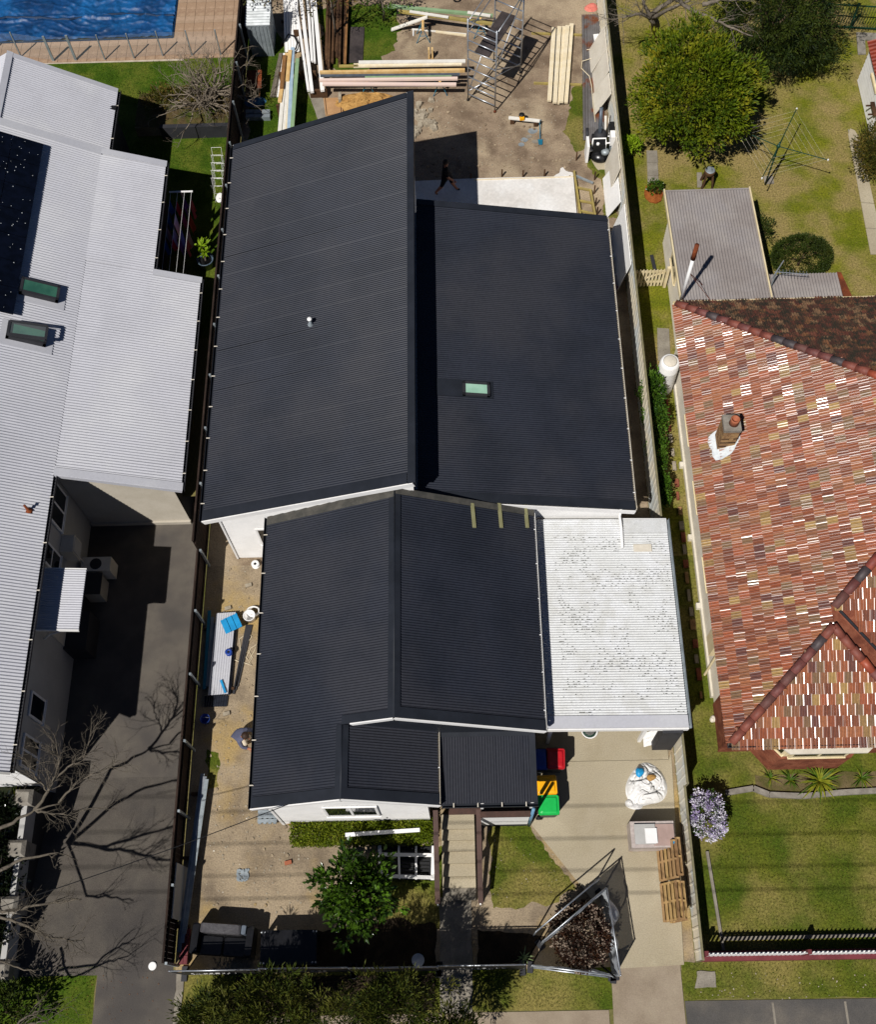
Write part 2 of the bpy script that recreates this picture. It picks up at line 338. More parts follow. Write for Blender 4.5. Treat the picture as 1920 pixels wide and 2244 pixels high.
# east neighbour paths, slab by slab
path = struct('garden_path', MB().prism(G([(1858, 283), (1878, 300), (1925, 500), (1905, 530)]), -.05, .01), M['concrete_g'])
for i in range(5):
    a, b = i / 5 + .004, (i + 1) / 5 - .004
    L0, L1 = W(1856, 283), W(1908, 560); R0, R1 = W(1880, 290), W(1940, 560)
    q = [L0.lerp(L1, a), R0.lerp(R1, a), R0.lerp(R1, b), L0.lerp(L1, b)]
    if i == 0: q = [L0 + Vector((.12, -.02, 0)), L0.lerp(R0, .7), R0.lerp(R1, .06), q[2], q[3], L0.lerp(L1, .05)]
    MB().prism(q, -.05, .04).build('path_slab', M['concrete'], path)
path2 = struct('side_path', MB().prism(G([(1417, 330), (1440, 335), (1445, 415), (1420, 415)]), -.05, .01), M['concrete_g'])
for i in range(3):
    y0, y1 = 332 + i * 28, 332 + i * 28 + 26
    MB().prism(G([(1417 + i, y0), (1440 + i, y0), (1442 + i, y1), (1418 + i, y1)]), -.05, .04).build('path_slab', M['concrete_g'], path2)
mb = MB(); mb.prism(G([(1440, 720), (1466, 722), (1470, 800), (1442, 790)]), -.05, .04); struct('paving_pad', mb, M['concrete_g'])
mb = MB(); mb.prism(G([(1673, 389), (1694, 388), (1696, 404), (1676, 405)]), -.05, .04); struct('clothesline_pad', mb, M['concrete_g'])
mb = MB(); mb.prism(ragged(G([(1527, 2128), (1567, 2128), (1570, 2163), (1523, 2165)]), .1, .03), -.05, .035); struct('verge_slab', mb, M['concrete_g'])
mb = MB(); mb.prism(G([(1876, 74), (1930, 76), (1930, 92), (1895, 90), (1897, 121), (1880, 122)]), -.05, .06); struct('garden_edging', mb, M['stone'])
# east front: stone edging strip along the fence and the garden bed
mul_shade = mk('mulch_shade', '2e261d', '3a3024', 4, '241e17', 1.2, 24, .35, .95, .7, 12)  # dark mulch whose colour also deepens the shade behind the street fence
patch('front_bed', ragged([(-5.6, 1.55), (-.95, 1.55), (-.95, 2.75), (-2.2, 2.9), (-4.2, 2.6), (-5.6, 2.5)], .15, .1), .011, mul_shade); patch('verge_shade', ragged([(-6.9, .45), (-1.0, .45), (-1.0, 1.4), (-6.6, 1.4)], .15, .08), .012, mul_shade); patch('front_bed_east', ragged([(.2, 1.55), (1.75, 1.6), (2.2, 2.3), (1.2, 2.5), (.25, 2.55)], .15, .1), .011, mul_shade)  # the verge patch is painted shade under the bushes, laid over grass
patch('garden_bed', ragged(G([(1655, 1700), (1930, 1690), (1930, 1732), (1850, 1740), (1700, 1745), (1660, 1730)]), .15, .05), .009, mk('bed_brown', '5e5238', '4a4a22', 3, '6c5e44', 1, 24, .35, .95, .6, 12))
edge = [W(1590, 1738), W(1650, 1728), W(1685, 1742), W(1760, 1745), W(1845, 1737), W(1940, 1732)]
mb = MB()
for a, b in zip(edge, edge[1:]): mb.beam(a + Vector((0, 0, .05)), b + Vector((0, 0, .05)), .16, .13)
struct('stone_edging', mb, M['stone'])
mb = MB(); mb.beam((7.2, 1.9, .03), (7.05, 4.6, .03), .08, .1); mb.beam((7.16, 2.2, .03), (20, 2.3, .03), .1, .1); struct('lawn_edging', mb, M['concrete_g'])

# ================================================================== helpers for houses
def sheets(parent, o, u, v, mat, wd=.762, amp=.013, jit=.0, name='roof_sheet', pitch=.0762, lap=.003):
    """a corrugated roof laid sheet by sheet; ribs run along u, sheets follow each other along v"""
    o, u, v = Vector(o), Vector(u), Vector(v); L = v.length; n = int(L / wd + .999); vd = v.normalized()
    nn = u.cross(vd).normalized(); nn = nn if nn.z > 0 else -nn
    full = None
    for i in range(n):
        a = i * wd; b = min(L, a + wd)
        ob = None
        t = nn * (i % 2) * lap
        if b - a > wd - .01 and full: me = full
        else:
            me = MB().corr((0, 0, 0), u, vd * (b - a), pitch, amp).mesh(name, mat, None, True)
            if b - a > wd - .01: full = me
        ob = bpy.data.objects.new(name, me); col.objects.link(ob); ob.parent = parent
        off = WL[parent.name]; ob.location = o + vd * a + t - off
        if jit: ob.rotation_euler = (rnd.uniform(-jit, jit), rnd.uniform(-jit * .4, jit * .4), 0)
        WL[ob.name] = o + vd * a
def gutter(parent, p, q, out, mat, br=None, wd=.12, h=.1, step=1.1):
    p, q, out = Vector(p), Vector(q), Vector(out); mb = MB(); up = Vector((0, 0, 1))
    c = out * wd
    mb.beam(p + c * .5, q + c * .5, wd, .012); mb.beam(p + c + up * h * .5, q + c + up * h * .5, .012, h); mb.beam(p + up * h * .4, q + up * h * .4, .012, h * .8)
    g = mb.build('gutter', mat, parent)
    if br:
        n = int((q - p).length / step)
        mb = MB()
        for i in range(n):
            a = p.lerp(q, (i + .5) / n) + up * (h + .008); mb.beam(a, a + c * 1.0, .028, .01)
        mb.build('gutter_bracket', br, g)
    return g
def wallbox(parent, x0, x1, y0, y1, z0, z1, mat, name='wall'): return MB().box(x0, x1, y0, y1, z0, z1).build(name, mat, parent)
def boards(parent, a, b, z0, z1, out, mat, bh=.17, name='cladding', top=None):
    """lapped weatherboards on the wall line a-b; top(t) gives the height of the wall at t"""
    a, b, out = Vector(a), Vector(b), Vector(out); mb = MB(); z = z0; u = (b - a)
    while z < z1 - .01:
        zz = min(z + bh, z1); s0, s1 = 0, 1
        if top:
            ts = [t / 40 for t in range(41) if top(t / 40) > z + .02]
            if not ts: break
            s0, s1 = min(ts), max(ts)
        p, q = a + u * s0, a + u * s1
        lo = out * .028; hi = out * .006
        mb.hexa([p + lo + Vector((0, 0, z)), q + lo + Vector((0, 0, z)), q + Vector((0, 0, z)) - out * .03, p + Vector((0, 0, z)) - out * .03],
                [p + hi + Vector((0, 0, zz)), q + hi + Vector((0, 0, zz)), q + Vector((0, 0, zz)) - out * .03, p + Vector((0, 0, zz)) - out * .03])
        z = zz
    return mb.build(name, mat, parent)
def window(parent, a, b, z0, z1, out, fm, gm, mull=1, fw=.07, name='window', rails=0):
    """framed window set on the wall line a-b"""
    a, b, out = Vector(a), Vector(b), Vector(out); d = (b - a).normalized(); up = Vector((0, 0, 1)); c = out * .025
    mb = MB()
    mb.beam(a + c + up * z0, b + c + up * z0, .05, fw); mb.beam(a + c + up * z1, b + c + up * z1, .05, fw)
    for i in range(mull + 2):
        p = a.lerp(b, i / (mull + 1)) + c; mb.beam(p + up * (z0 - fw / 2 - .001), p + up * (z1 + fw / 2 + .001), fw, .052, up=out)
    for k in range(rails):
        zz = z0 + (z1 - z0) * (k + 1) / (rails + 1); mb.beam(a + c + up * zz, b + c + up * zz, .048, fw * .8)
    f = mb.build(name, fm, parent)
    for i in range(mull + 1):
        p, q = a.lerp(b, i / (mull + 1)) + out * .03, a.lerp(b, (i + 1) / (mull + 1)) + out * .03
        MB().beam((p + up * (z0 + z1) / 2) + d * .02, (q + up * (z0 + z1) / 2) - d * .02, .02, z1 - z0 - .04).build('pane', gm, f)
    MB().beam(a - d * .06 + out * .04 + up * (z0 - fw * .5 - .02), b + d * .06 + out * .04 + up * (z0 - fw * .5 - .02), .08, .03).build('sill', fm, f)
    return f
def skylight(parent, p, u, v, nn, h, fm, gm, open_=0, name='skylight'):
    """kerb and sash frame on a roof slope, u along slope, v across"""
    p, u, v, nn = Vector(p), Vector(u), Vector(v), Vector(nn); mb = MB(); U, V = u.normalized(), v.normalized()
    fw = .09
    for a, b in ((p - u / 2 - v / 2, p + u / 2 - v / 2), (p + u / 2 - v / 2, p + u / 2 + v / 2), (p + u / 2 + v / 2, p - u / 2 + v / 2), (p - u / 2 + v / 2, p - u / 2 - v / 2)):
        e = (b - a).normalized() * fw * .5; mb.beam(a - e + nn * h * .5, b + e + nn * h * .5, fw, h, up=nn)
    f = mb.build(name, fm, parent)
    top = p + nn * (h - .03); g = MB()
    g.hexa([top - u / 2 - v / 2, top + u / 2 - v / 2, top + u / 2 + v / 2, top - u / 2 + v / 2], [top - u / 2 - v / 2 + nn * .015, top + u / 2 - v / 2 + nn * .015, top + u / 2 + v / 2 + nn * .015, top - u / 2 + v / 2 + nn * .015])
    g.build('pane', gm, f)
    if open_:
        hng = p - u / 2 + nn * (h + .03); ax = V; uu = (Matrix.Rotation(open_, 3, ax) @ U); 
        if (uu.dot(nn)) < 0: uu = (Matrix.Rotation(-open_, 3, ax) @ U)
        s = MB(); L = u.length
        for a, b in ((hng - v / 2, hng - v / 2 + uu * L), (hng + v / 2, hng + v / 2 + uu * L), (hng - v / 2, hng + v / 2), (hng - v / 2 + uu * L, hng + v / 2 + uu * L)):
            s.beam(a, b, .08, .07, up=nn)
        sash = s.build('sash', fm, f)
        MB().hexa([hng - v / 2, hng + v / 2, hng + v / 2 + uu * L, hng - v / 2 + uu * L], [x + nn * .012 for x in (hng - v / 2, hng + v / 2, hng + v / 2 + uu * L, hng - v / 2 + uu * L)]).build('pane', M['pane'], sash)
    return f
# ================================================================== MAIN HOUSE, rear addition: high skillion roof and lower roof
hs = thing('rear_house', 'new rear house with big charcoal skillion roof and white weatherboard end wall', 'house', (-1.2, 21, 0))
xe, xr, ze, zr, y0, y1 = -7.86, -1.27, 3.2, 5.5, 14.22, 29.12
rf = MB().hexa([(xe + .1, y0 + .1, ze - .1), (xr - .02, y0 + .1, zr - .1), (xr - .02, y1 - .1, zr - .1), (xe + .1, y1 - .1, ze - .1)], [(xe + .1, y0 + .1, ze - .03), (xr - .02, y0 + .1, zr - .03), (xr - .02, y1 - .1, zr - .03), (xe + .1, y1 - .1, ze - .03)]).build('roof', M['roof_trim'], hs)
sl_ = Vector((xr - xe, 0, zr - ze)); sn = Vector((-(zr - ze), 0, xr - xe)).normalized()
sheets(rf, (xr, y0, zr), -sl_, (0, y1 - y0, 0), M['roof_dark'], jit=.004)
def flash(parent, p, q, wd, side, nn, name='flashing', mat=None, lift=.022, th=.014):
    p, q, side, nn = Vector(p), Vector(q), Vector(side), Vector(nn); a = [p + nn * lift, q + nn * lift, q + side * wd + nn * lift, p + side * wd + nn * lift]
    return MB().hexa(a, [x + nn * th for x in a]).build(name, mat or M['roof_trim'], parent)
flash(rf, (xr + .06, y0 - .05, zr + .02), (xr + .06, y1 + .05, zr + .02), .24, -sl_.normalized(), sn, 'ridge_cap')
sd = sl_.normalized()
flash(rf, Vector((xe, y0 - .04, ze)), Vector((xr, y0 - .04, zr)) - sd * .2, .34, (0, 1, 0), sn, 'barge_cap')
flash(rf, Vector((xe, y1 + .04, ze)), Vector((xr, y1 + .04, zr)) - sd * .2, .22, (0, -1, 0), sn, 'barge_cap')
MB().beam((xe, y0 - .05, ze - .1), (xr, y0 - .05, zr - .1), .03, .2, up=(0, 0, 1)).build('barge_board', M['white'], rf)
MB().beam((xe, y1 + .05, ze - .1), (xr, y1 + .05, zr - .1), .03, .2).build('barge_board', M['white'], rf)
MB().box(xr + .005, xr + .06, y0, y1, zr - .35, zr + .02).build('ridge_fascia', M['roof_trim'], rf)
gutter(rf, (xe + .02, y0 - .02, ze - .1), (xe + .02, y1 + .02, ze - .1), (-1, 0, 0), M['roof_trim'], M['white_off'])
for k, (px, py) in enumerate(((681, 712),)):
    p = onp(px, py, (xe, 0, ze), sn)
    mb = MB(); mb.lathe(p - Vector((0, 0, .06)), [(.09, 0), (.1, .1), (.05, .14), (.045, .34)], 10)
    vp = mb.build('vent_pipe', M['galv'], rf, True); MB().lathe(p + Vector((0, 0, .28)), [(.075, 0), (.08, .04), (.06, .07)], 10).build('vent_cap', M['white'], vp, True)
# right lower roof
xa, xb, za, zb, ya, yb = -1.2, 5.42, 4.1, 2.95, 14.36, 25.62
rs = MB().hexa([(xa, ya + .1, za - .1), (xb - .1, ya + .1, zb - .1), (xb - .1, yb - .1, zb - .1), (xa, yb - .1, za - .1)][::-1], [(xa, ya + .1, za - .03), (xb - .1, ya + .1, zb - .03), (xb - .1, yb - .1, zb - .03), (xa, yb - .1, za - .03)][::-1]).build('lower_roof', M['roof_trim'], hs)
rl = Vector((xb - xa, 0, zb - za)); rn = Vector((za - zb, 0, xb - xa)).normalized(); rd = rl.normalized()
sheets(rs, (xa, ya, za), rl, (0, yb - ya, 0), M['roof_dark'])
flash(rs, (xa, ya - .04, za), (xb, ya - .04, zb), .3, (0, 1, 0), rn, 'barge_cap'); flash(rs, (xa, yb + .04, za), (xb, yb + .04, zb), .24, (0, -1, 0), rn, 'barge_cap')
MB().beam((xa - .7, ya - .06, za - .02), (xb, ya - .06, zb - .1), .03, .2).build('barge_board', M['white'], rs)
MB().hexa([(-2.2, 14.3, 4.12), (xa, 14.3, 4.12), (xa, 14.62, 4.12), (-2.2, 14.62, 4.12)], [(-2.2, 14.3, 4.16), (xa, 14.3, 4.16), (xa, 14.62, 4.16), (-2.2, 14.62, 4.16)]).build('flashing', M['roof_trim'], rs)
gutter(rs, (xb - .02, ya, zb - .1), (xb - .02, yb, zb - .1), (1, 0, 0), M['white_off'], M['white'], wd=.07)
pl = onp(1043, 855, (xa, 0, za), rn)
skylight(rs, pl, rd * .78, (0, .42, 0), rn, .1, M['charcoal'], M['glass_l'])
flash(rs, pl - rd * 1.25 - Vector((0, .28, 0)), pl + rd * .55 - Vector((0, .28, 0)), .62, (0, 1, 0), rn, 'skylight_flashing', M['roof_trim'], .012)
# walls of the addition
mb = MB(); mb.hexa([(-7.35, 14.28, 0), (-1.35, 14.28, 0), (-1.35, 28.8, 0), (-7.35, 28.8, 0)], [(-7.35, 14.28, 3.25), (-1.35, 14.28, 5.34), (-1.35, 28.8, 5.34), (-7.35, 28.8, 3.25)]); mb.build('wall', M['white'], hs)
mb = MB(); mb.hexa([(-1.34, 14.42, 0), (5.02, 14.42, 0), (5.02, 25.2, 0), (-1.34, 25.2, 0)], [(-1.34, 14.42, 4.0), (5.02, 14.42, 2.9), (5.02, 25.2, 2.9), (-1.34, 25.2, 4.0)]); mb.build('wall', M['white'], hs)
boards(hs, (-7.36, 14.28, 0), (-1.3, 14.28, 0), .1, 5.2, (0, -1, 0), M['white'], top=lambda t: 3.24 + 2.1 * t)
boards(hs, (2.3, 14.42, 0), (5.02, 14.42, 0), 1.9, 3.35, (0, -1, 0), M['white'], top=lambda t: 3.3 - .47 * t)
MB().box(-1.335, -1.3, 14.45, 28.8, 3.9, 5.2).build('clerestory_cladding', M['charcoal'], hs)
MB().box(-7.4, -7.34, 14.22, 14.3, .05, 3.2).build('corner_trim', M['white'], hs)
window(hs, (-6.35, 14.25, 0), (-5.2, 14.25, 0), 1.25, 2.4, (0, -1, 0), M['white'], M['glass_d'], 0)
# ================================================================== MAIN HOUSE, front cottage
fh = thing('front_house', 'front cottage with charcoal corrugated gable roof and white weatherboard walls', 'house', (-1.85, 10, 0))
gx, xl, xq, ge, gz, yf, ym, yk = -1.85, -5.85, 2.28, 3.2, 5.0, 5.539, 7.52, 14.3
T_ = (gz - ge) / (gx - xl)                               # roof pitch
bx_ = -3.29; bz = ge + T_ * (bx_ - xl)                    # ridge of the projecting front gable
roof = MB().hexa([(xl + .08, ym, ge - .08), (xq - .08, ym, ge - .08), (gx, ym, gz - .09)][::1], [(xl + .08, yk, ge - .08), (xq - .08, yk, ge - .08), (gx, yk, gz - .09)]).build('roof', M['roof_trim'], fh)
nL = Vector((-T_, 0, 1)).normalized(); nR = Vector(((gz - ge) / (xq - gx), 0, 1)).normalized()
sheets(roof, (gx, ym, gz), (bx_ - gx, 0, bz - gz), (0, yk - ym, 0), M['roof_dark'], lap=0)
sheets(roof, (bx_, yf, bz), (xl - bx_, 0, ge - bz), (0, yk - yf, 0), M['roof_dark'], lap=0)
sheets(roof, (gx, ym, gz), (xq - gx, 0, ge - gz), (0, yk - ym, 0), M['roof_dark'])
xg = -.73; zg = ge
MB().hexa([(xl + .08, yf + .05, ge - .08), (xg - .08, yf + .05, ge - .08), (bx_, yf + .05, bz - .09)], [(xl + .08, ym + .5, ge - .08), (xg - .08, ym + .5, ge - .08), (bx_, ym + .5, bz - .09)]).build('front_gable', M['roof_trim'], roof)
nG = Vector(((bz - ge) / (xg - bx_), 0, 1)).normalized()
sheets(roof, (bx_, yf, bz), (xg - bx_, 0, ge - bz), (0, ym + .2 - yf, 0), M['roof_dark'])
dL = Vector((xl - gx, 0, ge - gz)).normalized(); dR = Vector((xq - gx, 0, ge - gz)).normalized(); dG = Vector((xg - bx_, 0, ge - bz)).normalized()
for x, z, d1, n1, d2, n2, a, b, nm in ((gx, gz, dL, nL, dR, nR, ym - .03, yk, 'ridge_cap'), (bx_, bz, dL, nL, dG, nG, yf - .03, ym - .03, 'ridge_cap')):
    flash(roof, (x, a, z + .012), (x, b, z + .012), .17, d1, n1, nm, lift=.018); flash(roof, (x, a, z + .012), (x, b, z + .012), .17, d2, n2, nm, lift=.018)
    MB().tube([(x, a, z + .022), (x, b, z + .022)], .03, 8).build('ridge_roll', M['roof_trim'], roof, True)
for p, q, n1 in (((xl, yf - .03, ge), (bx_, yf - .03, bz), nL), ((bx_, yf - .03, bz), (xg, yf - .03, ge), nG), ((gx, ym - .03, gz), (xq, ym - .03, ge), nR)):
    flash(roof, p, q, .3, (0, 1, 0), n1, 'barge_cap', lift=.03)
flash(roof, (bx_, ym - .03, bz), (gx, ym - .03, gz), .24, (0, 1, 0), nL, 'barge_cap', lift=.03)
flash(roof, (xl, yk - .32, ge), (gx, yk - .32, gz), .3, (0, 1, 0), nL, 'flashing', M['roof_dusty'], .03)
flash(roof, (gx, yk - .22, gz), (xq, yk - .22, ge), .2, (0, 1, 0), nR, 'flashing', M['roof_dusty'], .03)
for p, q in (((xl - .02, yf - .045, ge - .09), (bx_, yf - .045, bz - .09)), ((bx_, yf - .045, bz - .09), (xg + .02, yf - .045, ge - .09)), ((gx, ym - .045, gz - .07), (xq, ym - .045, ge - .07)), ((bx_ + .25, ym - .045, bz + .08), (gx, ym - .045, gz - .07))):
    MB().beam(p, q, .03, .17).build('barge_board', M['white'], roof)
gutter(roof, (xl + .02, yf - .03, ge - .1), (xl + .02, yk, ge - .1), (-1, 0, 0), M['roof_trim'], M['white_off'])
gutter(roof, (xq - .02, ym, ge - .1), (xq - .02, yk - .1, ge - .1), (1, 0, 0), M['white'], M['white'], wd=.06)
gutter(roof, (xg - .02, yf, ge - .1), (xg - .02, ym, ge - .1), (1, 0, 0), M['white_off'], M['white'], wd=.06)
for px in (1034, 1093, 1150):                             # battens left on the eastern slope
    t0 = onp(px, 1104, (gx, 0, gz), nR) + nR * .03; t1 = onp(px + 5, 1157, (gx, 0, gz), nR) + nR * .03
    lab = {1034: 'grey green batten left on dark roof slope beside its ridge', 1093: 'grey green batten between two others on dark roof slope', 1150: 'grey green batten lying beside the white carport gutter'}[px]
    tag(MB().beam(t0, t1, .1, .05, up=nR).build('roof_batten', mk('batten', '8c8a66', '827f5c', 3, fine=20, fa=.1)), lab, 'batten', 'battens left on the cottage roof')
# walls
mb = MB(); mb.hexa([(-5.4, 7.8, 0), (1.85, 7.8, 0), (1.85, 14.2, 0), (-5.4, 14.2, 0)], [(-5.4, 7.8, 3.1), (1.85, 7.8, 3.1), (1.85, 14.2, 3.1), (-5.4, 14.2, 3.1)]); mb.build('wall', M['white'], fh)
MB().face([(-5.4, 7.81, 3.1), (1.85, 7.81, 3.1), (gx, 7.81, 4.85)]).build('gable_wall', M['white'], fh)
wallbox(fh, -5.4, -1.05, 5.6, 7.79, .25, 3.1, M['white'])
MB().hexa([(-5.4, 5.6, 3.1), (-1.05, 5.6, 3.1), (bx_, 5.6, bz - .1)], [(-5.4, 7.7, 3.1), (-1.05, 7.7, 3.1), (bx_, 7.7, bz - .1)]).build('gable_wall', M['white'], fh)
boards(fh, (-5.4, 5.6, 0), (-1.05, 5.6, 0), .3, 4.1, (0, -1, 0), M['white'], top=lambda t: 3.1 + 1.05 * (1 - abs(t - .48) / .52))
wallbox(fh, -5.3, -1.15, 5.64, 7.8, 0, .3, M['brick'], 'footing')
MB().box(-5.3, -1.1, 5.56, 5.6, .2, .3).build('footing_trim', M['terracotta'], fh)
window(fh, (-3.92, 5.57, 0), (-2.48, 5.57, 0), 1.62, 2.95, (0, -1, 0), M['white'], M['glass_d'], 1)
MB().box(-5.46, -5.38, 5.55, 5.62, .2, 3.1).build('corner_trim', M['white'], fh)
MB().box(-5.44, -5.38, 6.3, 14.2, .3, .9).build('base_boards', M['white'], fh)
# porch roof, porch, steps
po = MB().hexa([(-.68, 5.7, 2.78), (1.98, 5.7, 2.78), (1.98, 7.7, 3.02), (-.68, 7.7, 3.02)], [(-.68, 5.7, 2.83), (1.98, 5.7, 2.83), (1.98, 7.7, 3.07), (-.68, 7.7, 3.07)]).build('porch_roof', M['roof_trim'], fh)
sheets(po, (-.66, 7.62, 3.09), (0, -2.02, -.24), (2.62, 0, 0), M['roof_dark'])
pn = Vector((0, -.12, 1)).normalized()
flash(po, (-.66, 7.72, 3.1), (1.98, 7.72, 3.1), .32, Vector((0, -1, -.12)).normalized(), pn, 'flashing', lift=.012)
flash(po, (1.99, 5.6, 2.85), (1.99, 7.6, 3.09), .16, (-1, 0, 0), pn, 'barge_cap', lift=.014)
gutter(po, (-.66, 5.62, 2.75), (2.0, 5.62, 2.75), (0, -1, 0), M['roof_trim'], M['white_off'], step=.55)
MB().box(-.5, 1.9, 5.62, 7.78, .9, 1.05).build('porch_floor', M['deck'], fh)
MB().box(.42, 1.8, 5.4, 5.48, .5, 1.95).build('porch_wall', M['white'], fh)
MB().box(.4, 1.82, 5.36, 5.52, 1.95, 2.02).build('handrail_cap', M['deck'], fh)
MB().tube([(1.87, 5.44, .02), (1.87, 5.44, 2.75)], .05, 8).build('downpipe', M['blue_pale'], fh, True)
MB().box(.42, 1.8, 5.43, 5.6, 0, .5).build('porch_footing', M['charcoal'], fh)
MB().box(.42, .5, 5.6, 5.68, 1.95, 2.8).build('porch_post', M['white'], fh); MB().box(1.8, 1.88, 5.6, 5.68, 1.95, 2.8).build('porch_post', M['white'], fh)
st = thing('front_steps', 'pale concrete front steps with brown timber side rails', 'steps', (-.3, 4.4, 0))
ys = [5.6, 5.22, 4.93, 4.64, 4.32, 3.98, 3.68, 3.35]; n = len(ys) - 1
for i in range(n):
    zt = 1.0 - i * 1.0 / n; MB().box(-.72, .24, ys[i + 1], ys[i] + .03, 0, zt).build('step', M['concrete_g'] if i > 5 else M['concrete'], st)
for x, nm in ((-.86, 'rail'), (.36, 'rail')):
    MB().hexa([(x - .07, 3.2, .75), (x + .07, 3.2, .75), (x + .07, 5.6, 1.85), (x - .07, 5.6, 1.85)], [(x - .07, 3.2, .82), (x + .07, 3.2, .82), (x + .07, 5.6, 1.92), (x - .07, 5.6, 1.92)]).build('side_rail', M['deck'], st)
    for yy in (3.3, 4.45, 5.5): MB().box(x - .045, x + .045, yy - .045, yy + .045, 0, .76 + (yy - 3.2) * .458).build('rail_post', M['deck'], st)
    MB().hexa([(x - .02, 3.2, .1), (x + .02, 3.2, .1), (x + .02, 5.6, .9), (x - .02, 5.6, .9)], [(x - .02, 3.2, .3), (x + .02, 3.2, .3), (x + .02, 5.6, 1.3), (x - .02, 5.6, 1.3)]).build('side_board', M['white'], st)
# ================================================================== CARPORT
cp = thing('carport', 'white corrugated carport roof on posts beside the dark cottage', 'carport', (4.4, 10.8, 0))
cz0, cz1 = 2.5, 2.33; cx0, cx1 = 2.4, 6.45
cr = MB().hexa([(cx0, 7.76, cz0 - .06), (cx1, 7.76, cz1 - .06), (cx1, 14.25, cz1 - .06), (cx0, 14.25, cz0 - .06)][::-1], [(cx0, 7.76, cz0 - .03), (cx1, 7.76, cz1 - .03), (cx1, 14.25, cz1 - .03), (cx0, 14.25, cz0 - .03)][::-1]).build('roof', M['carport'], cp)
sheets(cr, (cx0, 8.0, cz0), (cx1 - cx0, 0, cz1 - cz0), (0, 6.3, 0), M['carport'], amp=.017)
cn = Vector((cz0 - cz1, 0, cx1 - cx0)).normalized()
flash(cr, (cx0, 7.72, cz0), (cx1, 7.72, cz1), .36, (0, 1, 0), cn, 'front_cap', M['roof_white'])
flash(cr, (5.1, 13.82, cz1 + .06), (cx1, 13.82, cz1), .45, (0, 1, 0), cn, 'rear_cap', M['carport'])
MB().beam((cx0, 7.7, cz0 - .1), (cx1, 7.7, cz1 - .1), .04, .2).build('fascia', M['white'], cr)
MB().beam((5.05, 14.29, cz1 + .0), (cx1, 14.29, cz1 - .08), .04, .16).build('fascia', M['white'], cr)
gutter(cr, (cx1, 7.72, cz1 - .1), (cx1, 14.3, cz1 - .1), (1, 0, 0), M['galv'], None, wd=.09)
sp = rnd
mb = MB()                                               # lichen flecks on the sheets
for i in range(3200):
    x = rnd.uniform(2.9, 6.35); y = 8.1 + rnd.random() * 5.6
    if noise.noise((x * 1.2, y * 1.5, 8)) + .5 * noise.noise((x * 4, y * 5, 3)) < rnd.uniform(-.1, .45): continue
    z = cz0 + (cz1 - cz0) * (x - cx0) / (cx1 - cx0) + .016
    y = 8.0 + round((y - 8.0) / .0762) * .0762 + .03; L = rnd.uniform(.006, .03); h = rnd.uniform(.004, .009); mb.face([(x - L, y - h, z), (x + L, y - h, z - .002), (x + L, y + h, z - .002), (x - L, y + h, z)])
tag(mb.build('lichen', mk('lichen', '55554e', '6f6f66', 8, fine=20, fa=.2), cr), kind='stuff')
for x, y in ((2.55, 7.9), (5.35, 7.9), (2.55, 13.8), (6.2, 13.8), (6.2, 10.8)): MB().box(x - .05, x + .05, y - .05, y + .05, 0, 2.27).build('post', M['white'], cp)
MB().box(5.72, 6.3, 7.6, 7.85, 0, 2.2).build('pier', M['charcoal'], cp)
MB().box(cx0, cx1, 7.8, 7.86, 2.08, 2.25).build('front_beam', M['charcoal'], cp)
MB().tube([(4.98, 14.36, 3.0), (4.98, 14.3, 2.6), (5.02, 13.95, 2.47), (5.0, 13.3, 2.44)], .045, 8).build('downpipe', M['white'], cp, True)
MB().box(5.35, 5.9, 13.18, 13.42, 2.35, 2.405).build('roof_patch', M['white_off'], cr)
# ================================================================== WESTERN HOUSE
wh = thing('west_house', 'neighbouring house with broad white corrugated roof, solar panels and skylights', 'house', (-13, 19, 0))
ex, ez, ms, es = -12.64, 3.3, .52, .35                    # crease / eave line, main slope, extension slope
xtop = -19.5
def wz(x): return ez + ms * (ex - x)
main_n = Vector((ms, 0, 1)).normalized(); ext_n = Vector((es, 0, 1)).normalized()
wr = MB().hexa([(xtop, 6.65, wz(xtop) - .1), (ex - .1, 6.65, ez - .08), (ex - .1, 29.0, ez - .08), (xtop, 29.0, wz(xtop) - .1)], [(xtop, 6.65, wz(xtop) - .04), (ex - .1, 6.65, ez + .01), (ex - .1, 29.0, ez + .01), (xtop, 29.0, wz(xtop) - .04)]).build('roof', M['roof_white'], wh)
sheets(wr, (ex, 6.6, ez), (xtop - ex, 0, wz(xtop) - ez), (0, 22.45, 0), M['roof_white'], pitch=.1, amp=.02, wd=.8)
def extz(x): return ez + es * (ex - x)
for xo, a, b, nm in ((-10.48, 24.1, 29.05, 1), (-8.94, 15.86, 24.15, 2)):
    sheets(wr, (ex, a, ez + .004), (xo - ex, 0, extz(xo) - ez), (0, b - a, 0), M['roof_white'], pitch=.1, amp=.02, wd=.8)
    MB().hexa([(ex - .15, a + .05, ez - .1), (xo - .06, a + .05, extz(xo) - .1), (xo - .06, b - .05, extz(xo) - .1), (ex - .15, b - .05, ez - .1)], [(ex - .15, a + .05, ez - .03), (xo - .06, a + .05, extz(xo) - .03), (xo - .06, b - .05, extz(xo) - .03), (ex - .15, b - .05, ez - .03)]).build('soffit', M['render_w'], wr)
    gutter(wr, (xo - .02, a, extz(xo) - .1), (xo - .02, b, extz(xo) - .1), (1, 0, 0), M['charcoal'], M['white_off'])
flash(wr, (ex, 15.84, ez + .01), (-8.9, 15.84, extz(-8.9) + .01), .26, (0, 1, 0), ext_n, 'barge_cap', M['roof_white']); MB().beam((ex, 15.83, ez - .05), (-8.92, 15.83, extz(-8.92) - .05), .03, .16).build('barge_board', M['roof_white'], wr)
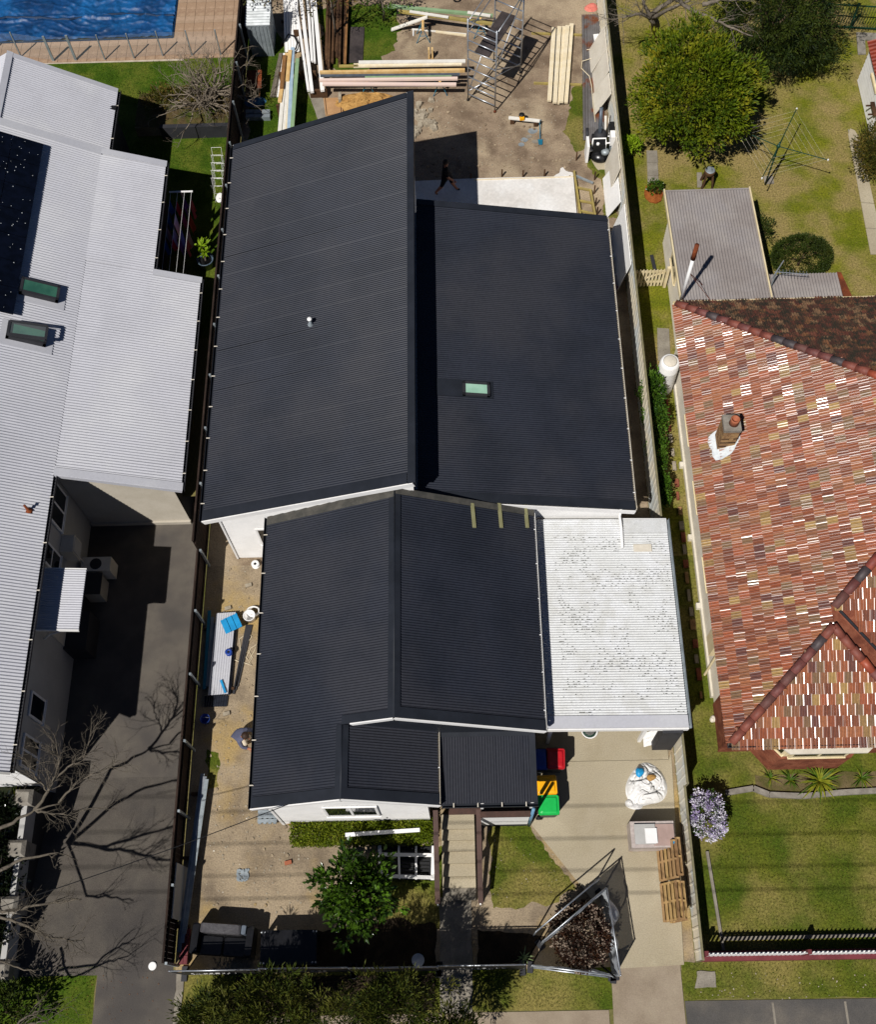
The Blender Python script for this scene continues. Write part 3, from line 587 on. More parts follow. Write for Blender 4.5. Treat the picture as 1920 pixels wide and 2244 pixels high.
flash(wr, (-10.5, 24.22, extz(-10.5) + .01), (-8.9, 24.22, extz(-8.9) + .01), .24, (0, -1, 0), ext_n, 'barge_cap', M['roof_white'])
flash(wr, (-16, 29.1, wz(-16) + .01), (ex, 29.1, ez + .01), .3, (0, -1, 0), main_n, 'barge_cap', M['roof_white']); flash(wr, (ex, 29.1, ez + .012), (-10.45, 29.1, extz(-10.45) + .012), .26, (0, -1, 0), ext_n, 'barge_cap', M['roof_white'])
gutter(wr, (ex - .02, 6.6, ez - .1), (ex - .02, 15.85, ez - .1), (1, 0, 0), M['charcoal'], M['white_off'], step=1.4)
MB().beam((xtop, 6.58, wz(xtop) - .06), (ex, 6.58, ez - .06), .03, .2).build('barge_board', M['render_w'], wr)
# northern wing
ax, az_, an = -12.5, 2.95, .55
aw = MB().hexa([(-16, 29.2, az_ + an * 3.5 - .1), (ax - .08, 29.2, az_ - .08), (ax - .08, 32.2, az_ - .08), (-16, 32.2, az_ + an * 3.5 - .1)], [(-16, 29.2, az_ + an * 3.5 - .03), (ax - .08, 29.2, az_), (ax - .08, 32.2, az_), (-16, 32.2, az_ + an * 3.5 - .03)]).build('wing_roof', M['roof_white'], wh)
sheets(aw, (ax, 29.15, az_), (-3.5, 0, an * 3.5), (0, 3.12, 0), M['roof_white'], pitch=.1, amp=.02, wd=.8)
sheets(aw, (-16, 29.15, az_ + an * 3.5), (-3, 0, -1.6), (0, 3.12, 0), M['roof_white'], pitch=.1, amp=.02, wd=.8)
n1 = Vector((an, 0, 1)).normalized()
flash(aw, (-16, 32.33, az_ + an * 3.5 + .01), (ax, 32.33, az_ + .01), .2, (0, -1, 0), n1, 'barge_cap', M['roof_white'])
flash(aw, (-16, 29.1, az_ + an * 3.5 + .02), (-16, 32.35, az_ + an * 3.5 + .02), .22, Vector((1, 0, -an)).normalized(), n1, 'ridge_cap', M['roof_white'])
gutter(aw, (ax - .02, 29.1, az_ - .1), (ax - .02, 32.3, az_ - .1), (1, 0, 0), M['charcoal'], M['white_off'])
MB().box(-12.75, -12.45, 31.3, 31.45, az_, az_ + .08).build('bracket', M['black'], aw)
wallbox(wh, -18.5, -12.85, 29.1, 32.05, 0, 2.9, M['charcoal']); wallbox(wh, -19, -12.93, 6.9, 28.8, -1.4, 3.25, M['render_w'])
wallbox(wh, -12.92, -10.85, 24.2, 28.7, 0, 2.5, M['charcoal'])
mb = MB(); mb.hexa([(-12.92, 16.25, -1.4), (-9.4, 16.25, -1.4), (-9.4, 24.0, -1.4), (-12.92, 24.0, -1.4)], [(-12.92, 16.25, 3.3), (-9.4, 16.25, 2.1), (-9.4, 24.0, 2.1), (-12.92, 24.0, 3.3)]); mb.build('garage_wall', M['charcoal'], wh)
boards(wh, (-12.9, 16.24, 0), (-9.4, 16.24, 0), -1.1, 3.2, (0, -1, 0), M['render_c'], .15, top=lambda t: 3.26 - 1.2 * t)
MB().box(-12.9, -9.38, 16.14, 16.24, -1.4, -1.1).build('garage_plinth', M['render_c'], wh)
MB().hexa([(-14.6, 6.9, 3.2), (-12.93, 6.9, 3.2), (-14.6, 6.9, 4.2)], [(-14.6, 7.3, 3.2), (-12.93, 7.3, 3.2), (-14.6, 7.3, 4.2)]).build('gable_wall', M['render_w'], wh)
boards(wh, (-18, 6.9, 0), (-12.93, 6.9, 0), -.9, 3.3, (0, -1, 0), M['white'], .16)
# windows on the driveway wall
def wwin(px, z0, z1, y_a, y_b, **k): return window(wh, (-12.92, y_a, 0), (-12.92, y_b, 0), z0, z1, (1, 0, 0), M['white'], M['glass_d'], **k)
wwin(0, 1.4, 2.75, 14.75, 16.0, mull=1); wwin(0, 1.2, 2.6, 13.3, 13.95, mull=0, rails=1)
wwin(0, .8, 1.9, 8.6, 9.3, mull=0); wwin(0, .8, 2.0, 7.1, 8.0, mull=1)
# awning over the side door
ag = MB().hexa([(-12.9, 11.05, 2.5), (-11.55, 11.05, 2.35), (-11.55, 13.0, 2.35), (-12.9, 13.0, 2.5)], [(-12.9, 11.05, 2.54), (-11.55, 11.05, 2.39), (-11.55, 13.0, 2.39), (-12.9, 13.0, 2.54)]).build('awning', M['roof_white'], wh)
sheets(ag, (-12.92, 11.06, 2.56), (1.37, 0, -.15), (0, 1.93, 0), M['roof_white'])
for y in (11.03, 13.02): MB().beam((-12.92, y, 2.5), (-11.55, y, 2.35), .03, .12).build('awning_trim', M['white'], ag)
MB().box(-12.93, -12.2, 11.3, 12.6, -1.4, -.2).build('landing', M['charcoal'], wh)
for y in (11.1, 12.95): MB().tube([(-12.9, y, 1.5), (-12.6, y, 1.9), (-12.1, y, 2.2), (-11.62, y, 2.34)], .04, 6).build('awning_bracket', M['white'], ag)
MB().box(-12.95, -12.9, 11.4, 12.4, -.2, 1.9).build('door', M['white_off'], wh)
# roof furniture
def onroof(x, y): return onp(x, y, (ex, 0, ez), main_n)
up_ = Vector((-1, 0, ms)).normalized()
for k, (px, py, op) in enumerate(((86, 640, 0), (58, 736, .16))):
    p = onroof(px, py); s = skylight(wr, p + main_n * .02, -up_ * 1.15, (0, .5, 0), main_n, .2, M['charcoal'], M['glass'], op)
    flash(wr, p - up_ * .85 - Vector((0, .52, 0)), p + up_ * .8 - Vector((0, .52, 0)), .95, (0, 1, 0), main_n, 'skylight_flashing', M['roof_white'], .012)
sp0 = onroof(93, 326)
for i in range(2):
    for j in range(7):
        a = sp0 + up_ * (i * 1.02) - Vector((0, 1 + j * 1.03, 0)) + main_n * .2; a.y += 0
        b = MB().hexa([a, a + up_, a + up_ + Vector((0, 1, 0)), a + Vector((0, 1, 0))], [q + main_n * .04 for q in (a, a + up_, a + up_ + Vector((0, 1, 0)), a + Vector((0, 1, 0)))])
        if a.y > 17.5: b.build('solar_panel', M['solar'], wr)
mb = MB()
for i in range(90):
    a = sp0 + up_ * rnd.uniform(.1, 2) - Vector((0, rnd.uniform(.1, 7), 0)) + main_n * .245; r = rnd.uniform(.008, .022)
    mb.face([a + up_ * r, a + Vector((0, r, 0)), a - up_ * r, a - Vector((0, r, 0))])
tag(mb.build('bird_dropping', M['lead'], wr), kind='stuff')
for j in range(7):
    a = sp0 + main_n * .1 - Vector((0, .5 + j * 1.03, 0))
    MB().beam(a + up_ * .05, a + up_ * 2, .04, .19, up=main_n).build('panel_rail', M['steel'], wr)
p = onroof(63, 1119); mb = MB(); mb.lathe(p - Vector((0, 0, .05)), [(.12, 0), (.1, .08), (.04, .12), (.04, .42)], 8); f_ = mb.build('flue', M['rust'], wr, True)
MB().box(-10.62, -10.4, 24.5, 24.52, 2.2, 2.25).build('bracket', M['white'], wr)
# things against the western house
def bx(name, x0, x1, y0, y1, z0, z1, mat, label, cat, group=None): return tag(MB().box(x0, x1, y0, y1, z0, z1).build(name, mat), label, cat, group)
ac = thing('air_conditioner', 'white outdoor air conditioning unit standing on the dark driveway', 'appliance', (-12.2, 14.4, DZ))
MB().box(-12.78, -11.78, 14.1, 14.6, DZ + .1, -.4).build('casing', M['white_off'], ac); MB().box(-12.7, -12.6, 14.13, 14.55, DZ, DZ + .1).build('foot', M['black'], ac); MB().box(-11.95, -11.85, 14.13, 14.55, DZ, DZ + .1).build('foot', M['black'], ac)
MB().lathe((-12.28, 14.35, -.4), [(.2, 0), (.2, .015)], 16).build('fan_grille', M['charcoal'], ac)
mt = thing('meter_box', 'white meter cabinet fixed to driveway wall beneath windows', 'cabinet', (-12.8, 14.4, 1))
MB().box(-12.92, -12.5, 14.1, 14.7, .5, 1.25).build('casing', M['white_off'], mt); MB().box(-12.5, -12.48, 14.15, 14.65, .55, 1.2).build('door', M['render_w'], mt); MB().tube([(-12.7, 14.4, DZ), (-12.7, 14.4, .5)], .03, 6).build('conduit', M['white_off'], mt)
cb = thing('cupboard', 'low pale cupboard beside the awning on driveway', 'cupboard', (-12.3, 13.6, DZ))
MB().box(-12.6, -12.05, 13.3, 14.0, DZ, -.45).build('carcass', M['render_c'], cb); MB().box(-12.63, -12.02, 13.27, 14.03, -.45, -.4).build('top', M['charcoal'], cb)
# ================================================================== POOL CORNER
pave = struct('pool_paving', MB().box(-11.62, -8.45, 38.2, 44, -.05, .02), M['grout'])
pave2 = struct('pool_paving_strip', MB().prism(G([(-300, 112), (400, 92), (402, 134), (-300, 152)]), -.05, .018), M['grout'])
pm = MB().box(-.2, .2, -.2, .2, 0, .035).mesh('paver', M['paver']); pvm = [pm] + [MB().box(-.2, .2, -.2, .2, 0, .035).mesh('paver', mk('paver%d' % i, c, d, 3, fine=20, fa=.12)) for i, (c, d) in enumerate((('8f7560', '9d846c'), ('a58c76', '97806a')))]
def lay(parent, x0, x1, y0, y1, dx=.412, dy=.412):
    k = 0; y = y0
    while y < y1 - .01:
        x = x0 + .2
        while x < x1 - .15:
            o = bpy.data.objects.new('paver', pvm[(int(x * 7.3) * 13 + int(y * 5.1) * 7) % 3]); col.objects.link(o); o.parent = parent
            o.location = Vector((x, y + .2, .004 + rnd.uniform(0, .004))) - WL[parent.name]; o.rotation_euler = (0, 0, rnd.uniform(-.01, .01)); x += dx
        y += dy
lay(pave, -11.62, -8.5, 38.22, 42.4); lay(pave2, -19.3, -8.6, 37.0, 38.1)
pc = MB()
def cov(u, v):
    x = -19.8 + u * 8.12; y = 38.25 + v * 5
    z = .06 + .1 * noise.noise((x * 1.1, y * 1.6, 0)) + .06 * (1 - 2 * abs(noise.noise((x * 1.3 + y * .5, y * 2.2, 3)))) ** 3 + .06 * abs(noise.noise((x * 3, y * 4.4, 3))) + .05 * (1 if abs(y - 39.55 - .12 * math.sin(x * 1.4)) < .07 else 0)
    return (x, y, max(.012, z + .02))
pc.grid(cov, 170, 110); tag(pc.build('pool_cover', M['pool'], None, True), 'crinkled blue sheet covering the swimming pool', 'pool cover')
mb = MB(); mb.beam((-19.8, 38.2, .04), (-11.64, 38.2, .04), .06, .08); mb.beam((-11.64, 38.2, .04), (-11.64, 44, .04), .06, .08); struct('pool_edge', mb, M['pool_edge'])
seam = MB(); seam.tube([(-19.7 + i * .25, 39.55 + .1 * math.sin(i * .35) + rnd.uniform(-.05, .05), .1 + rnd.uniform(0, .03)) for i in range(33)], .05, 5); tag(seam.build('cover_seam', M['pool_edge']), 'dark gathered seam rope across blue pool cover', 'rope')
pf = thing('pool_fence', 'glass pool fence with slim steel posts on brown paving', 'fence', (-14, 37.4, 0))
fp = [(25, 81, 46, 125), (89, 80, 117, 134), (143, 78, 166, 132), (210, 76, 230, 131), (274, 73, 294, 128), (339, 71, 357, 123), (405, 70, 421, 122), (470, 66, 484, 120)]
bs_ = [W(a[2], a[3], .05) for a in fp]; bs_ = [Vector((-19.5, bs_[0].y, .05))] + bs_
for i, p in enumerate(bs_): MB().box(p.x - (.05 if i in (2, 3) else .025), p.x + (.05 if i in (2, 3) else .025), p.y - .025, p.y + .025, .02, 1.32).build('post', M['galv'], pf)
for a, b in zip(bs_, bs_[1:]): MB().hexa([a + Vector((.06, -.006, .06)), b + Vector((-.06, -.006, .06)), b + Vector((-.06, .006, .06)), a + Vector((.06, .006, .06))], [a + Vector((.06, -.006, 1.2)), b + Vector((-.06, -.006, 1.2)), b + Vector((-.06, .006, 1.2)), a + Vector((.06, .006, 1.2))]).build('glass_panel', M['pane'], pf)
rw = MB(); rw.box(-11.55, -8.5, 32.62, 32.8, 0, .62); tag(rw.build('retaining_wall', M['charcoal']), 'low dark rendered retaining wall below the bare tree', 'wall')
patch('raised_bed', ragged(rect(-12.6, -8.5, 32.8, 34.6), .2, .06), .5, mk('bed_soil', '4a3d28', '5a4c30', 4, '3a4416', 1.5, 20, .3, .95, bump=.7))
mb = MB(); mb.box(-12.6, -8.5, 32.81, 34.5, 0, .49); struct('raised_bed_fill', mb, M['soil'])
# ================================================================== BOUNDARY FENCES
fw = thing('west_boundary_fence', 'dark brown timber paling fence between driveway and dirt yard', 'fence', (-8.4, 20, 0))
posts = [1.72 + 2.05 * i for i in range(20)]
for i, (a, b) in enumerate(zip(posts, posts[1:])):
    h = 1.35 if b < 16 else 2.05
    n = 13; wd = (b - a) / n
    for k in range(n):
        if i < 9 or 14 < b: pass
        MB().box(-8.425, -8.405, a + k * wd + .006, a + (k + 1) * wd - .006, .06, h + rnd.uniform(-.012, .012)).build('paling', M['fence_w'], fw)
    MB().box(-8.404, -8.36, a, b, h - .25, h - .17).build('rail', M['fence_w'], fw); MB().box(-8.404, -8.36, a, b, .3, .38).build('rail', M['fence_w'], fw)
    MB().box(-8.44, -8.385, a, b, h + .014, h + .035).build('capping', M['fence_w'], fw)
for i, y in enumerate(posts):
    h = 1.35 if y < 16 else 2.05
    MB().box(-8.358, -8.29, y - .035, y + .035, 0, h).build('post', M['galv'], fw)
fe = thing('east_boundary_fence', 'cream ribbed sheet fence along the eastern boundary', 'fence', (6.4, 20, 0))
y = 1.62; i = 0
while y < 43:
    L = 2.35; yy = min(y + L, 43.2); h = 1.05 if yy < 7.4 else (1.5 if yy < 15 else 1.85)
    mb = MB(); n = 8
    for k in range(n):
        a, b = y + (yy - y) * k / n, y + (yy - y) * (k + 1) / n
        mb.box(6.392, 6.402, a, b, .05, h); mb.box(6.376, 6.3915, b - .06, b - .012, .052, h - .002)
    mb.build('fence_sheet', M['fence_r'], fe)
    MB().box(6.372, 6.43, y + .001, yy - .001, h + .001, h + .05).build('top_rail', M['fence_cap'], fe)
    MB().box(6.403, 6.45, y - .03, y + .03, 0, h).build('post', M['fence_cap'], fe); y = yy
# ================================================================== EASTERN HOUSE with terracotta tiles
eh = thing('tiled_house', 'brick house with glossy mottled terracotta tiled hip roof', 'house', (10, 14.5, 0))
tx0, ty0, ty1, tz, tp = 7.45, 7.1, 21.85, 3.0, .62
apx, apy = 10.2, 9.85; apz = tz + tp * (apx - tx0)
Xr, Zr = 12.35, 3.0 + .62 * (12.35 - 7.45)               # main ridge
my = ty0 + .45; ysr, ynr = my + (Xr - tx0), ty1 - (Xr - tx0)   # the main body stands a little behind the front bay
tile_cols = ['824a2f', '8c5235', '76442d', '925c3c', '82563b', '945336', '6e402d', '623c32', '9a7c4c', '8a6c42', '765a3f', '84482d']
tm = [mk('tile_%d' % i, c, None, 3, fine=14, fa=.22, rough=.4, spec=.5) for i, c in enumerate(tile_cols)]
for i_, m_ in enumerate(tm): m_.node_tree.nodes['Principled BSDF'].inputs['Coat Weight'].default_value = (1.0, .5, .9, .4, 1.0)[i_ % 5]; m_.node_tree.nodes['Principled BSDF'].inputs['Coat Roughness'].default_value = .2
tmd = [mk('tile_dark_%d' % i, c, '2d2a20', 5, fine=14, fa=.2, rough=.75) for i, c in enumerate(['5e3428', '6d4030', '4c2e24', '7a5236', '55382a', '86664a'])]  # darker, rougher tile tones for the rear slope
def tile_mb(gw, gl):
    """one glazed tile in local axes: x across the course, y down the slope, two rolls, overlap step"""
    mb = MB(); prof = [(-.5, 0), (-.44, .03), (-.36, .042), (-.28, .03), (-.2, .002), (-.1, .002), (-.02, .03), (.06, .042), (.14, .03), (.22, .002), (.3, .002), (.38, .03), (.45, .036), (.5, .024)]
    n = len(prof)
    for x, z in prof: mb.v += [(x * gw, 0, z), (x * gw, gl * 1.06, z + .034)]
    for i in range(n - 1): mb.f.append((2 * i, 2 * i + 1, 2 * i + 3, 2 * i + 2)); mb.m.append(0)
    for i in range(n - 1):                                # front nib
        k = len(mb.v); x0, z0 = prof[i]; x1, z1 = prof[i + 1]
        mb.v += [(x0 * gw, gl * 1.06, z0 + .034), (x1 * gw, gl * 1.06, z1 + .034), (x1 * gw, gl * 1.06, -.005), (x0 * gw, gl * 1.06, -.005)]; mb.f.append((k, k + 1, k + 2, k + 3)); mb.m.append(0)
    return mb
GW, GL = .22, .31
TB = tile_mb(GW, GL); tmesh = [TB.mesh('tile', m_) for m_ in tm]; tmeshd = [TB.mesh('tile', m_) for m_ in tmd]
ncount = 0
def tile_plane(parent, o, across, down, inside, mats, meshes, quota, wts=None, key=None):
    """lay tiles on a slope: o top corner, unit vectors across and down; inside(p) says where the slope is"""
    o, A, D = Vector(o), Vector(across).normalized(), Vector(down).normalized(); Nn = A.cross(D)
    if Nn.z < 0: Nn = -Nn
    rowsA = int(Vector(across).length / GW) + 1; rowsD = int(Vector(down).length / GL) + 1; cand = []
    for j in range(rowsD):
        for i in range(rowsA):
            p = o + A * (i * GW + GW / 2 + (GW / 2 if j % 2 else 0)) + D * (j * GL); c = p + D * GL * .5
            if inside(c): cand.append((p, i, j))
    vis = []
    for p, i, j in cand:
        q = ROT.transposed() @ (p - Vector((0, 0, CAMH))); x = CX + F * q.x / -q.z; y = CY - F * q.y / -q.z
        vis.append((-60 < x < 1930 and -40 < y < 2260, (p - Vector((0, 0, CAMH))).length, p, i, j))
    vis.sort(key=lambda t: (not t[0], t[1])); big = MB(); mw = Matrix((A, D, Nn)).transposed()
    for k, (v_, d_, p, i, j) in enumerate(vis):
        ci = rnd.choices(range(len(mats)), wts)[0] if wts else rnd.randrange(len(mats))
        jt = Matrix.Rotation(rnd.gauss(.025, .04), 3, 'X') @ Matrix.Rotation(rnd.gauss(0, .045), 3, 'Y')
        if v_ and k < quota:
            ob = bpy.data.objects.new('tile', meshes[ci]); col.objects.link(ob); ob.parent = parent
            ob.matrix_local = Matrix.Translation(p - WL[parent.name]) @ (mw @ jt).to_4x4()
        else:
            k0 = len(big.v)
            for v in TB.v: big.v.append(tuple(p + mw @ (jt @ Vector(v))))
            big.f += [tuple(a + k0 for a in f) for f in TB.f]; big.m += [ci] * len(TB.f)
    if big.v: tag(big.build('tile_field', mats, parent), kind='stuff')
def solid(parent, name, pts, mat, th=.08):
    a = [Vector(p) for p in pts]; return MB().hexa([p - Vector((0, 0, th + .05)) for p in a], [p - Vector((0, 0, .05)) for p in a]).build(name, mat, parent)
A0 = Vector((tx0, ty0, tz)); A1 = Vector((tx0, ty1, tz)); AP = Vector((apx, apy, apz)); RS = Vector((Xr, ysr, Zr)); RN = Vector((Xr, ynr, Zr))
AQ = Vector((apx + .1, my + apx + .1 - tx0, apz + .062)); roofw = solid(eh, 'west_slope', [A0, AP, AQ, RS, RN, A1], M['brick'])
wts = [10, 10, 9, 9, 10, 7, 6, 3, 3, 3, 7, 5]
tile_plane(roofw, (Xr, ty0, Zr), (0, ty1 - ty0, 0), (tx0 - Xr, 0, tz - Zr), lambda c: c.x > tx0 - .02 and (c.y - (ty0 if c.x < apx else my)) > (c.x - tx0) - .03 and (ty1 - c.y) > (c.x - tx0) - .03, tm, tmesh, 220, wts)
SE = Vector((2 * apx - tx0, ty0, tz))
roofs = solid(eh, 'front_slope', [A0, SE, AP], M['brick'])
tile_plane(roofs, (tx0, apy, apz), (SE.x - tx0, 0, 0), (0, ty0 - apy, tz - apz), lambda c: (c.y - ty0) < (c.x - tx0) + .03 and (c.y - ty0) < (SE.x - c.x) + .03 and c.y > ty0 - .02, tm, tmesh, 60, wts)
roofm = solid(eh, 'main_slope', [AQ, (SE.x + .5, my, tz), (20, my, tz), (20, ysr, Zr), RS], M['brick'])
tile_plane(roofm, (apx, ysr, Zr), (9, 0, 0), (0, my - ysr, tz - Zr), lambda c: c.x > SE.x + .5 - (c.y - my) if c.y < AQ.y else c.x - tx0 > c.y - my - .03, tm, tmesh, 20, wts)
solid(eh, 'bay_east_slope', [AP, SE, SE + Vector((.5, .45, 0)), AQ], M['brick'])
roofn = solid(eh, 'rear_slope', [A1, RN, (20, ynr, Zr), (20, ty1, tz)][::-1], M['brick'])
tile_plane(roofn, (tx0, ynr, Zr), (12, 0, 0), (0, ty1 - ynr, tz - Zr), lambda c: (ty1 - c.y) < (c.x - tx0) + .03 and c.y < ty1 + .02, tmd, tmeshd, 0)
solid(eh, 'east_slope', [RS, (20, ysr, Zr - 2), (20, ynr, Zr - 2), RN], M['brick'])
def hipcap(a, b, name='hip_cap'):
    a, b = Vector(a), Vector(b); n = int((b - a).length / .42); d = (b - a).normalized(); cm = [mk('cap_a', '7c4436', '6c3a30', 4, fine=14, fa=.2, rough=.65), mk('cap_b', '8a4636', '74382e', 4, fine=14, fa=.2, rough=.65), mk('cap_dark', '3a3436', '4a4040', 3, fine=14, fa=.2, rough=.6), mk('cap_c', '64403a', '563630', 4, fine=14, fa=.2, rough=.7), mk('cap_d', '70403a', '5c3430', 4, fine=14, fa=.2, rough=.65), mk('cap_orange', '9a4a30', '8a4230', 3, fine=14, fa=.15, rough=.5)]
    for i in range(n):
        p = a.lerp(b, i / n) + Vector((0, 0, .03)); q = a.lerp(b, (i + 1.06) / n) + Vector((0, 0, .05))
        MB().tube([p, q], [.12, .135], 8).build(name, cm[rnd.choice((0, 0, 1, 2, 3, 4, 5))], eh, True)
hipcap(A0, AP); hipcap(AQ, RS); hipcap(A1, RN); hipcap(SE, AP); hipcap(RS, RN, 'ridge_cap')
MB().beam(AQ + Vector((.15, -.1, -.02)), (SE.x + .5, my, tz + .03), .06, .05).build('valley', M['charcoal'], eh)
boards(eh, (7.77, 21.5, 0), (7.77, 9.0, 0), .2, 2.9, (-1, 0, 0), M['white_off'], .16); gutter(eh, (tx0, ty0 - .05, tz - .1), (tx0, ty1 + .05, tz - .1), (-1, 0, 0), M['bark'], None, wd=.07); gutter(eh, (tx0 - .1, ty0, tz - .1), (18, ty0, tz - .1), (0, -1, 0), M['charcoal'], None); gutter(eh, (tx0 - .1, ty1, tz - .1), (18, ty1, tz - .1), (0, 1, 0), M['cream'], None)
wallbox(eh, 7.78, 16, 7.6, 21.5, 0, 2.95, M['white_off'], 'wall'); wallbox(eh, 7.74, 7.779, 7.59, 9.0, 0, 2.94, M['brick'], 'brick_wall')
wallbox(eh, 7.68, 7.775, 9.2, 21.4, 0, .2, M['white_off'], 'footing')
# faceted brick front with bay window
bayp = [(7.72, 7.52), (8.7, 7.52), (9.15, 6.95), (11.2, 6.95), (11.65, 7.4), (16, 7.4)]
mb = MB(); 
mb.prism(bayp + [(16, 7.58), (7.72, 7.58)], 0, 1.5); mb.build('brick_front', M['brick'], eh)
mb = MB(); mb.prism([(9.25, 7.02), (11.1, 7.02), (11.5, 7.45), (11.5, 7.57), (8.8, 7.57), (8.8, 7.5)], 1.5, 2.9); mb.build('bay', M['cream'], eh)
wallbox(eh, 7.75, 8.79, 7.54, 7.59, 1.5, 2.95, M['brick'], 'brick_wall')
window(eh, (9.4, 7.0, 0), (10.95, 7.0, 0), 1.62, 2.6, (0, -1, 0), M['cream'], M['glass_d'], 1); window(eh, (8.85, 7.48, 0), (9.2, 7.08, 0), 1.62, 2.6, (-.7, -.7, 0), M['cream'], M['glass_d'], 0, .05)
mb = MB(); mb.prism([(9.1, 6.8), (11.25, 6.8), (11.6, 7.1), (8.75, 7.1)], 2.72, 2.8); mb.build('bay_hood', M['white_off'], eh)
for yy in (17.5, 15.0, 12.3): window(eh, (7.76, yy, 0), (7.76, yy + 1.1, 0), 1.2, 2.4, (-1, 0, 0), M['cream'], M['glass_d'], 0)
MB().box(7.5, 7.78, 10.15, 10.75, 1.3, 2.3).build('meter_cupboard', M['cream'], eh); MB().tube([(7.6, 9.95, 0), (7.6, 10.0, 2.5), (7.5, 10.05, 2.85)], .04, 6).build('downpipe', M['cream'], eh)
MB().tube([(7.66, 19.9, 2.4), (7.4, 19.9, 2.85)], .05, 6).build('downpipe', M['cream'], eh)
for yy in (12.1, 14.5, 17.2): MB().box(7.56, 7.69, yy, yy + .18, 0, .18).build('vent_block', M['white_off'], eh)
# chimney
cb_ = onp(1590, 985, A0, (-tp, 0, 1)); ch = MB(); x, y, z = cb_; y += .3
ch.box(x - .24, x + .24, y - .26, y + .26, z - .5, z + 1.02); chim = ch.build('chimney', M['brick_old'], eh)
for k in range(13):
    for s in range(2):
        zz = z + .02 + k * .078; off = .12 * (k % 2); x0 = x - .24 + s * .24 + off * (1 if s else 0)
        MB().box(x0 + .004, min(x + .24, x0 + .235) , y - .272, y - .2605, zz, zz + .066).build('brick', M['brick_old'] if rnd.random() < .8 else M['timber_o'], chim)
MB().box(x - .26, x + .26, y - .28, y + .28, z + 1.02, z + 1.14).build('chimney_cap', M['stone'], chim)
MB().lathe((x + .05, y - .02, z + 1.14), [(.15, 0), (.13, .18), (.14, .26), (.1, .26), (.1, .1)], 14).build('chimney_pot', M['terracotta'], chim, True)
fl = MB(); pn_ = Vector((-tp, 0, 1)).normalized(); out = []
for k in range(18):
    t = 2 * math.pi * k / 18; r = 1 + .14 * math.sin(3 * t + 1) + .08 * math.sin(5 * t); px = x + .42 * r * math.cos(t) - .06; py = y - .1 + .5 * r * math.sin(t); px = max(px, x - .46); out.append(Vector((px, py, tz + tp * (px - tx0) + .065)))
fl.hexa(out, [p + Vector((0, 0, .02)) for p in out]); fl.build('lead_flashing', M['lead'], chim)
# ------------------------------------------------------------------ water heater, cladding shed behind
hw = thing('water_heater', 'white cylindrical water heater standing against the tiled house', 'water heater', W(1455, 850))
b_ = W(1452, 850); MB().lathe((b_.x, b_.y, 0), [(.33, 0), (.34, .1), (.34, 1.3), (.345, 1.32), (.34, 1.34), (.34, 1.62), (.3, 1.72), (.26, 1.74)], 22).build('cylinder', M['white'], hw, True)
MB().lathe((b_.x, b_.y, 1.738), [(.24, 0), (.2, .03)], 20).build('cap', M['white_off'], hw, True)
sh = thing('laundry_shed', 'cream weatherboard annex with grey corrugated roof behind the tiled house', 'shed', (9.2, 24.5, 0))
sz0, sz1 = 2.55, 2.95
sr = MB().hexa([(7.66, 22.0, sz1 - .07), (10.75, 22.0, sz1 - .07), (10.55, 27.0, sz0 - .07), (7.66, 27.0, sz0 - .07)], [(7.66, 22.0, sz1 - .03), (10.75, 22.0, sz1 - .03), (10.55, 27.0, sz0 - .03), (7.66, 27.0, sz0 - .03)]).build('roof', M['roof_grey'], sh)
sheets(sr, (7.66, 21.95, sz1), (0, 5.05, sz0 - sz1), (2.98, 0, 0), M['roof_grey'], amp=.02, pitch=.1, wd=.8)
MB().beam((7.62, 21.9, sz1 - .02), (7.62, 27.1, sz0 - .02), .05, .14).build('barge_board', M['cream'], sr); MB().beam((10.66, 21.9, sz1 - .02), (10.66, 27.1, sz0 - .02), .05, .14).build('barge_board', M['cream'], sr)
MB().beam((7.6, 27.04, sz0 - .02), (10.7, 27.04, sz0 - .02), .06, .08).build('gutter', M['roof_grey'], sr)
wallbox(sh, 7.95, 10.45, 21.9, 26.7, 0, 2.5, M['white_off'])
boards(sh, (7.94, 26.7, 0), (7.94, 21.6, 0), .1, 2.55, (-1, 0, 0), M['white_off'], .14)
window(sh, (7.92, 24.0, 0), (7.92, 25.1, 0), 1.2, 2.3, (-1, 0, 0), M['cream'], M['glass_d'], 0)
lk = thing('lean_to', 'low grey corrugated lean-to roof with rusty edge behind the tiled house', 'shed', (12.1, 22.7, 0))
lr = MB().hexa([(10.8, 21.95, 2.43), (13.5, 21.95, 2.43), (13.22, 23.35, 2.33), (10.8, 23.35, 2.33)], [(10.8, 21.95, 2.47), (13.5, 21.95, 2.47), (13.22, 23.35, 2.37), (10.8, 23.35, 2.37)]).build('roof', M['roof_grey'], lk)
sheets(lr, (10.8, 21.9, 2.5), (0, 1.5, -.1), (2.42, 0, 0), M['roof_grey'], amp=.02, pitch=.1, wd=.8)
MB().hexa([(13.25, 21.9, 2.48), (13.62, 21.9, 2.46), (13.36, 23.42, 2.36), (13.2, 23.42, 2.38)], [(13.25, 21.9, 2.52), (13.62, 21.9, 2.49), (13.36, 23.42, 2.39), (13.2, 23.42, 2.42)]).build('rusty_flashing', M['rust'], lr)
wallbox(lk, 10.9, 13.2, 21.9, 23.2, 0, 2.35, M['white_off'])
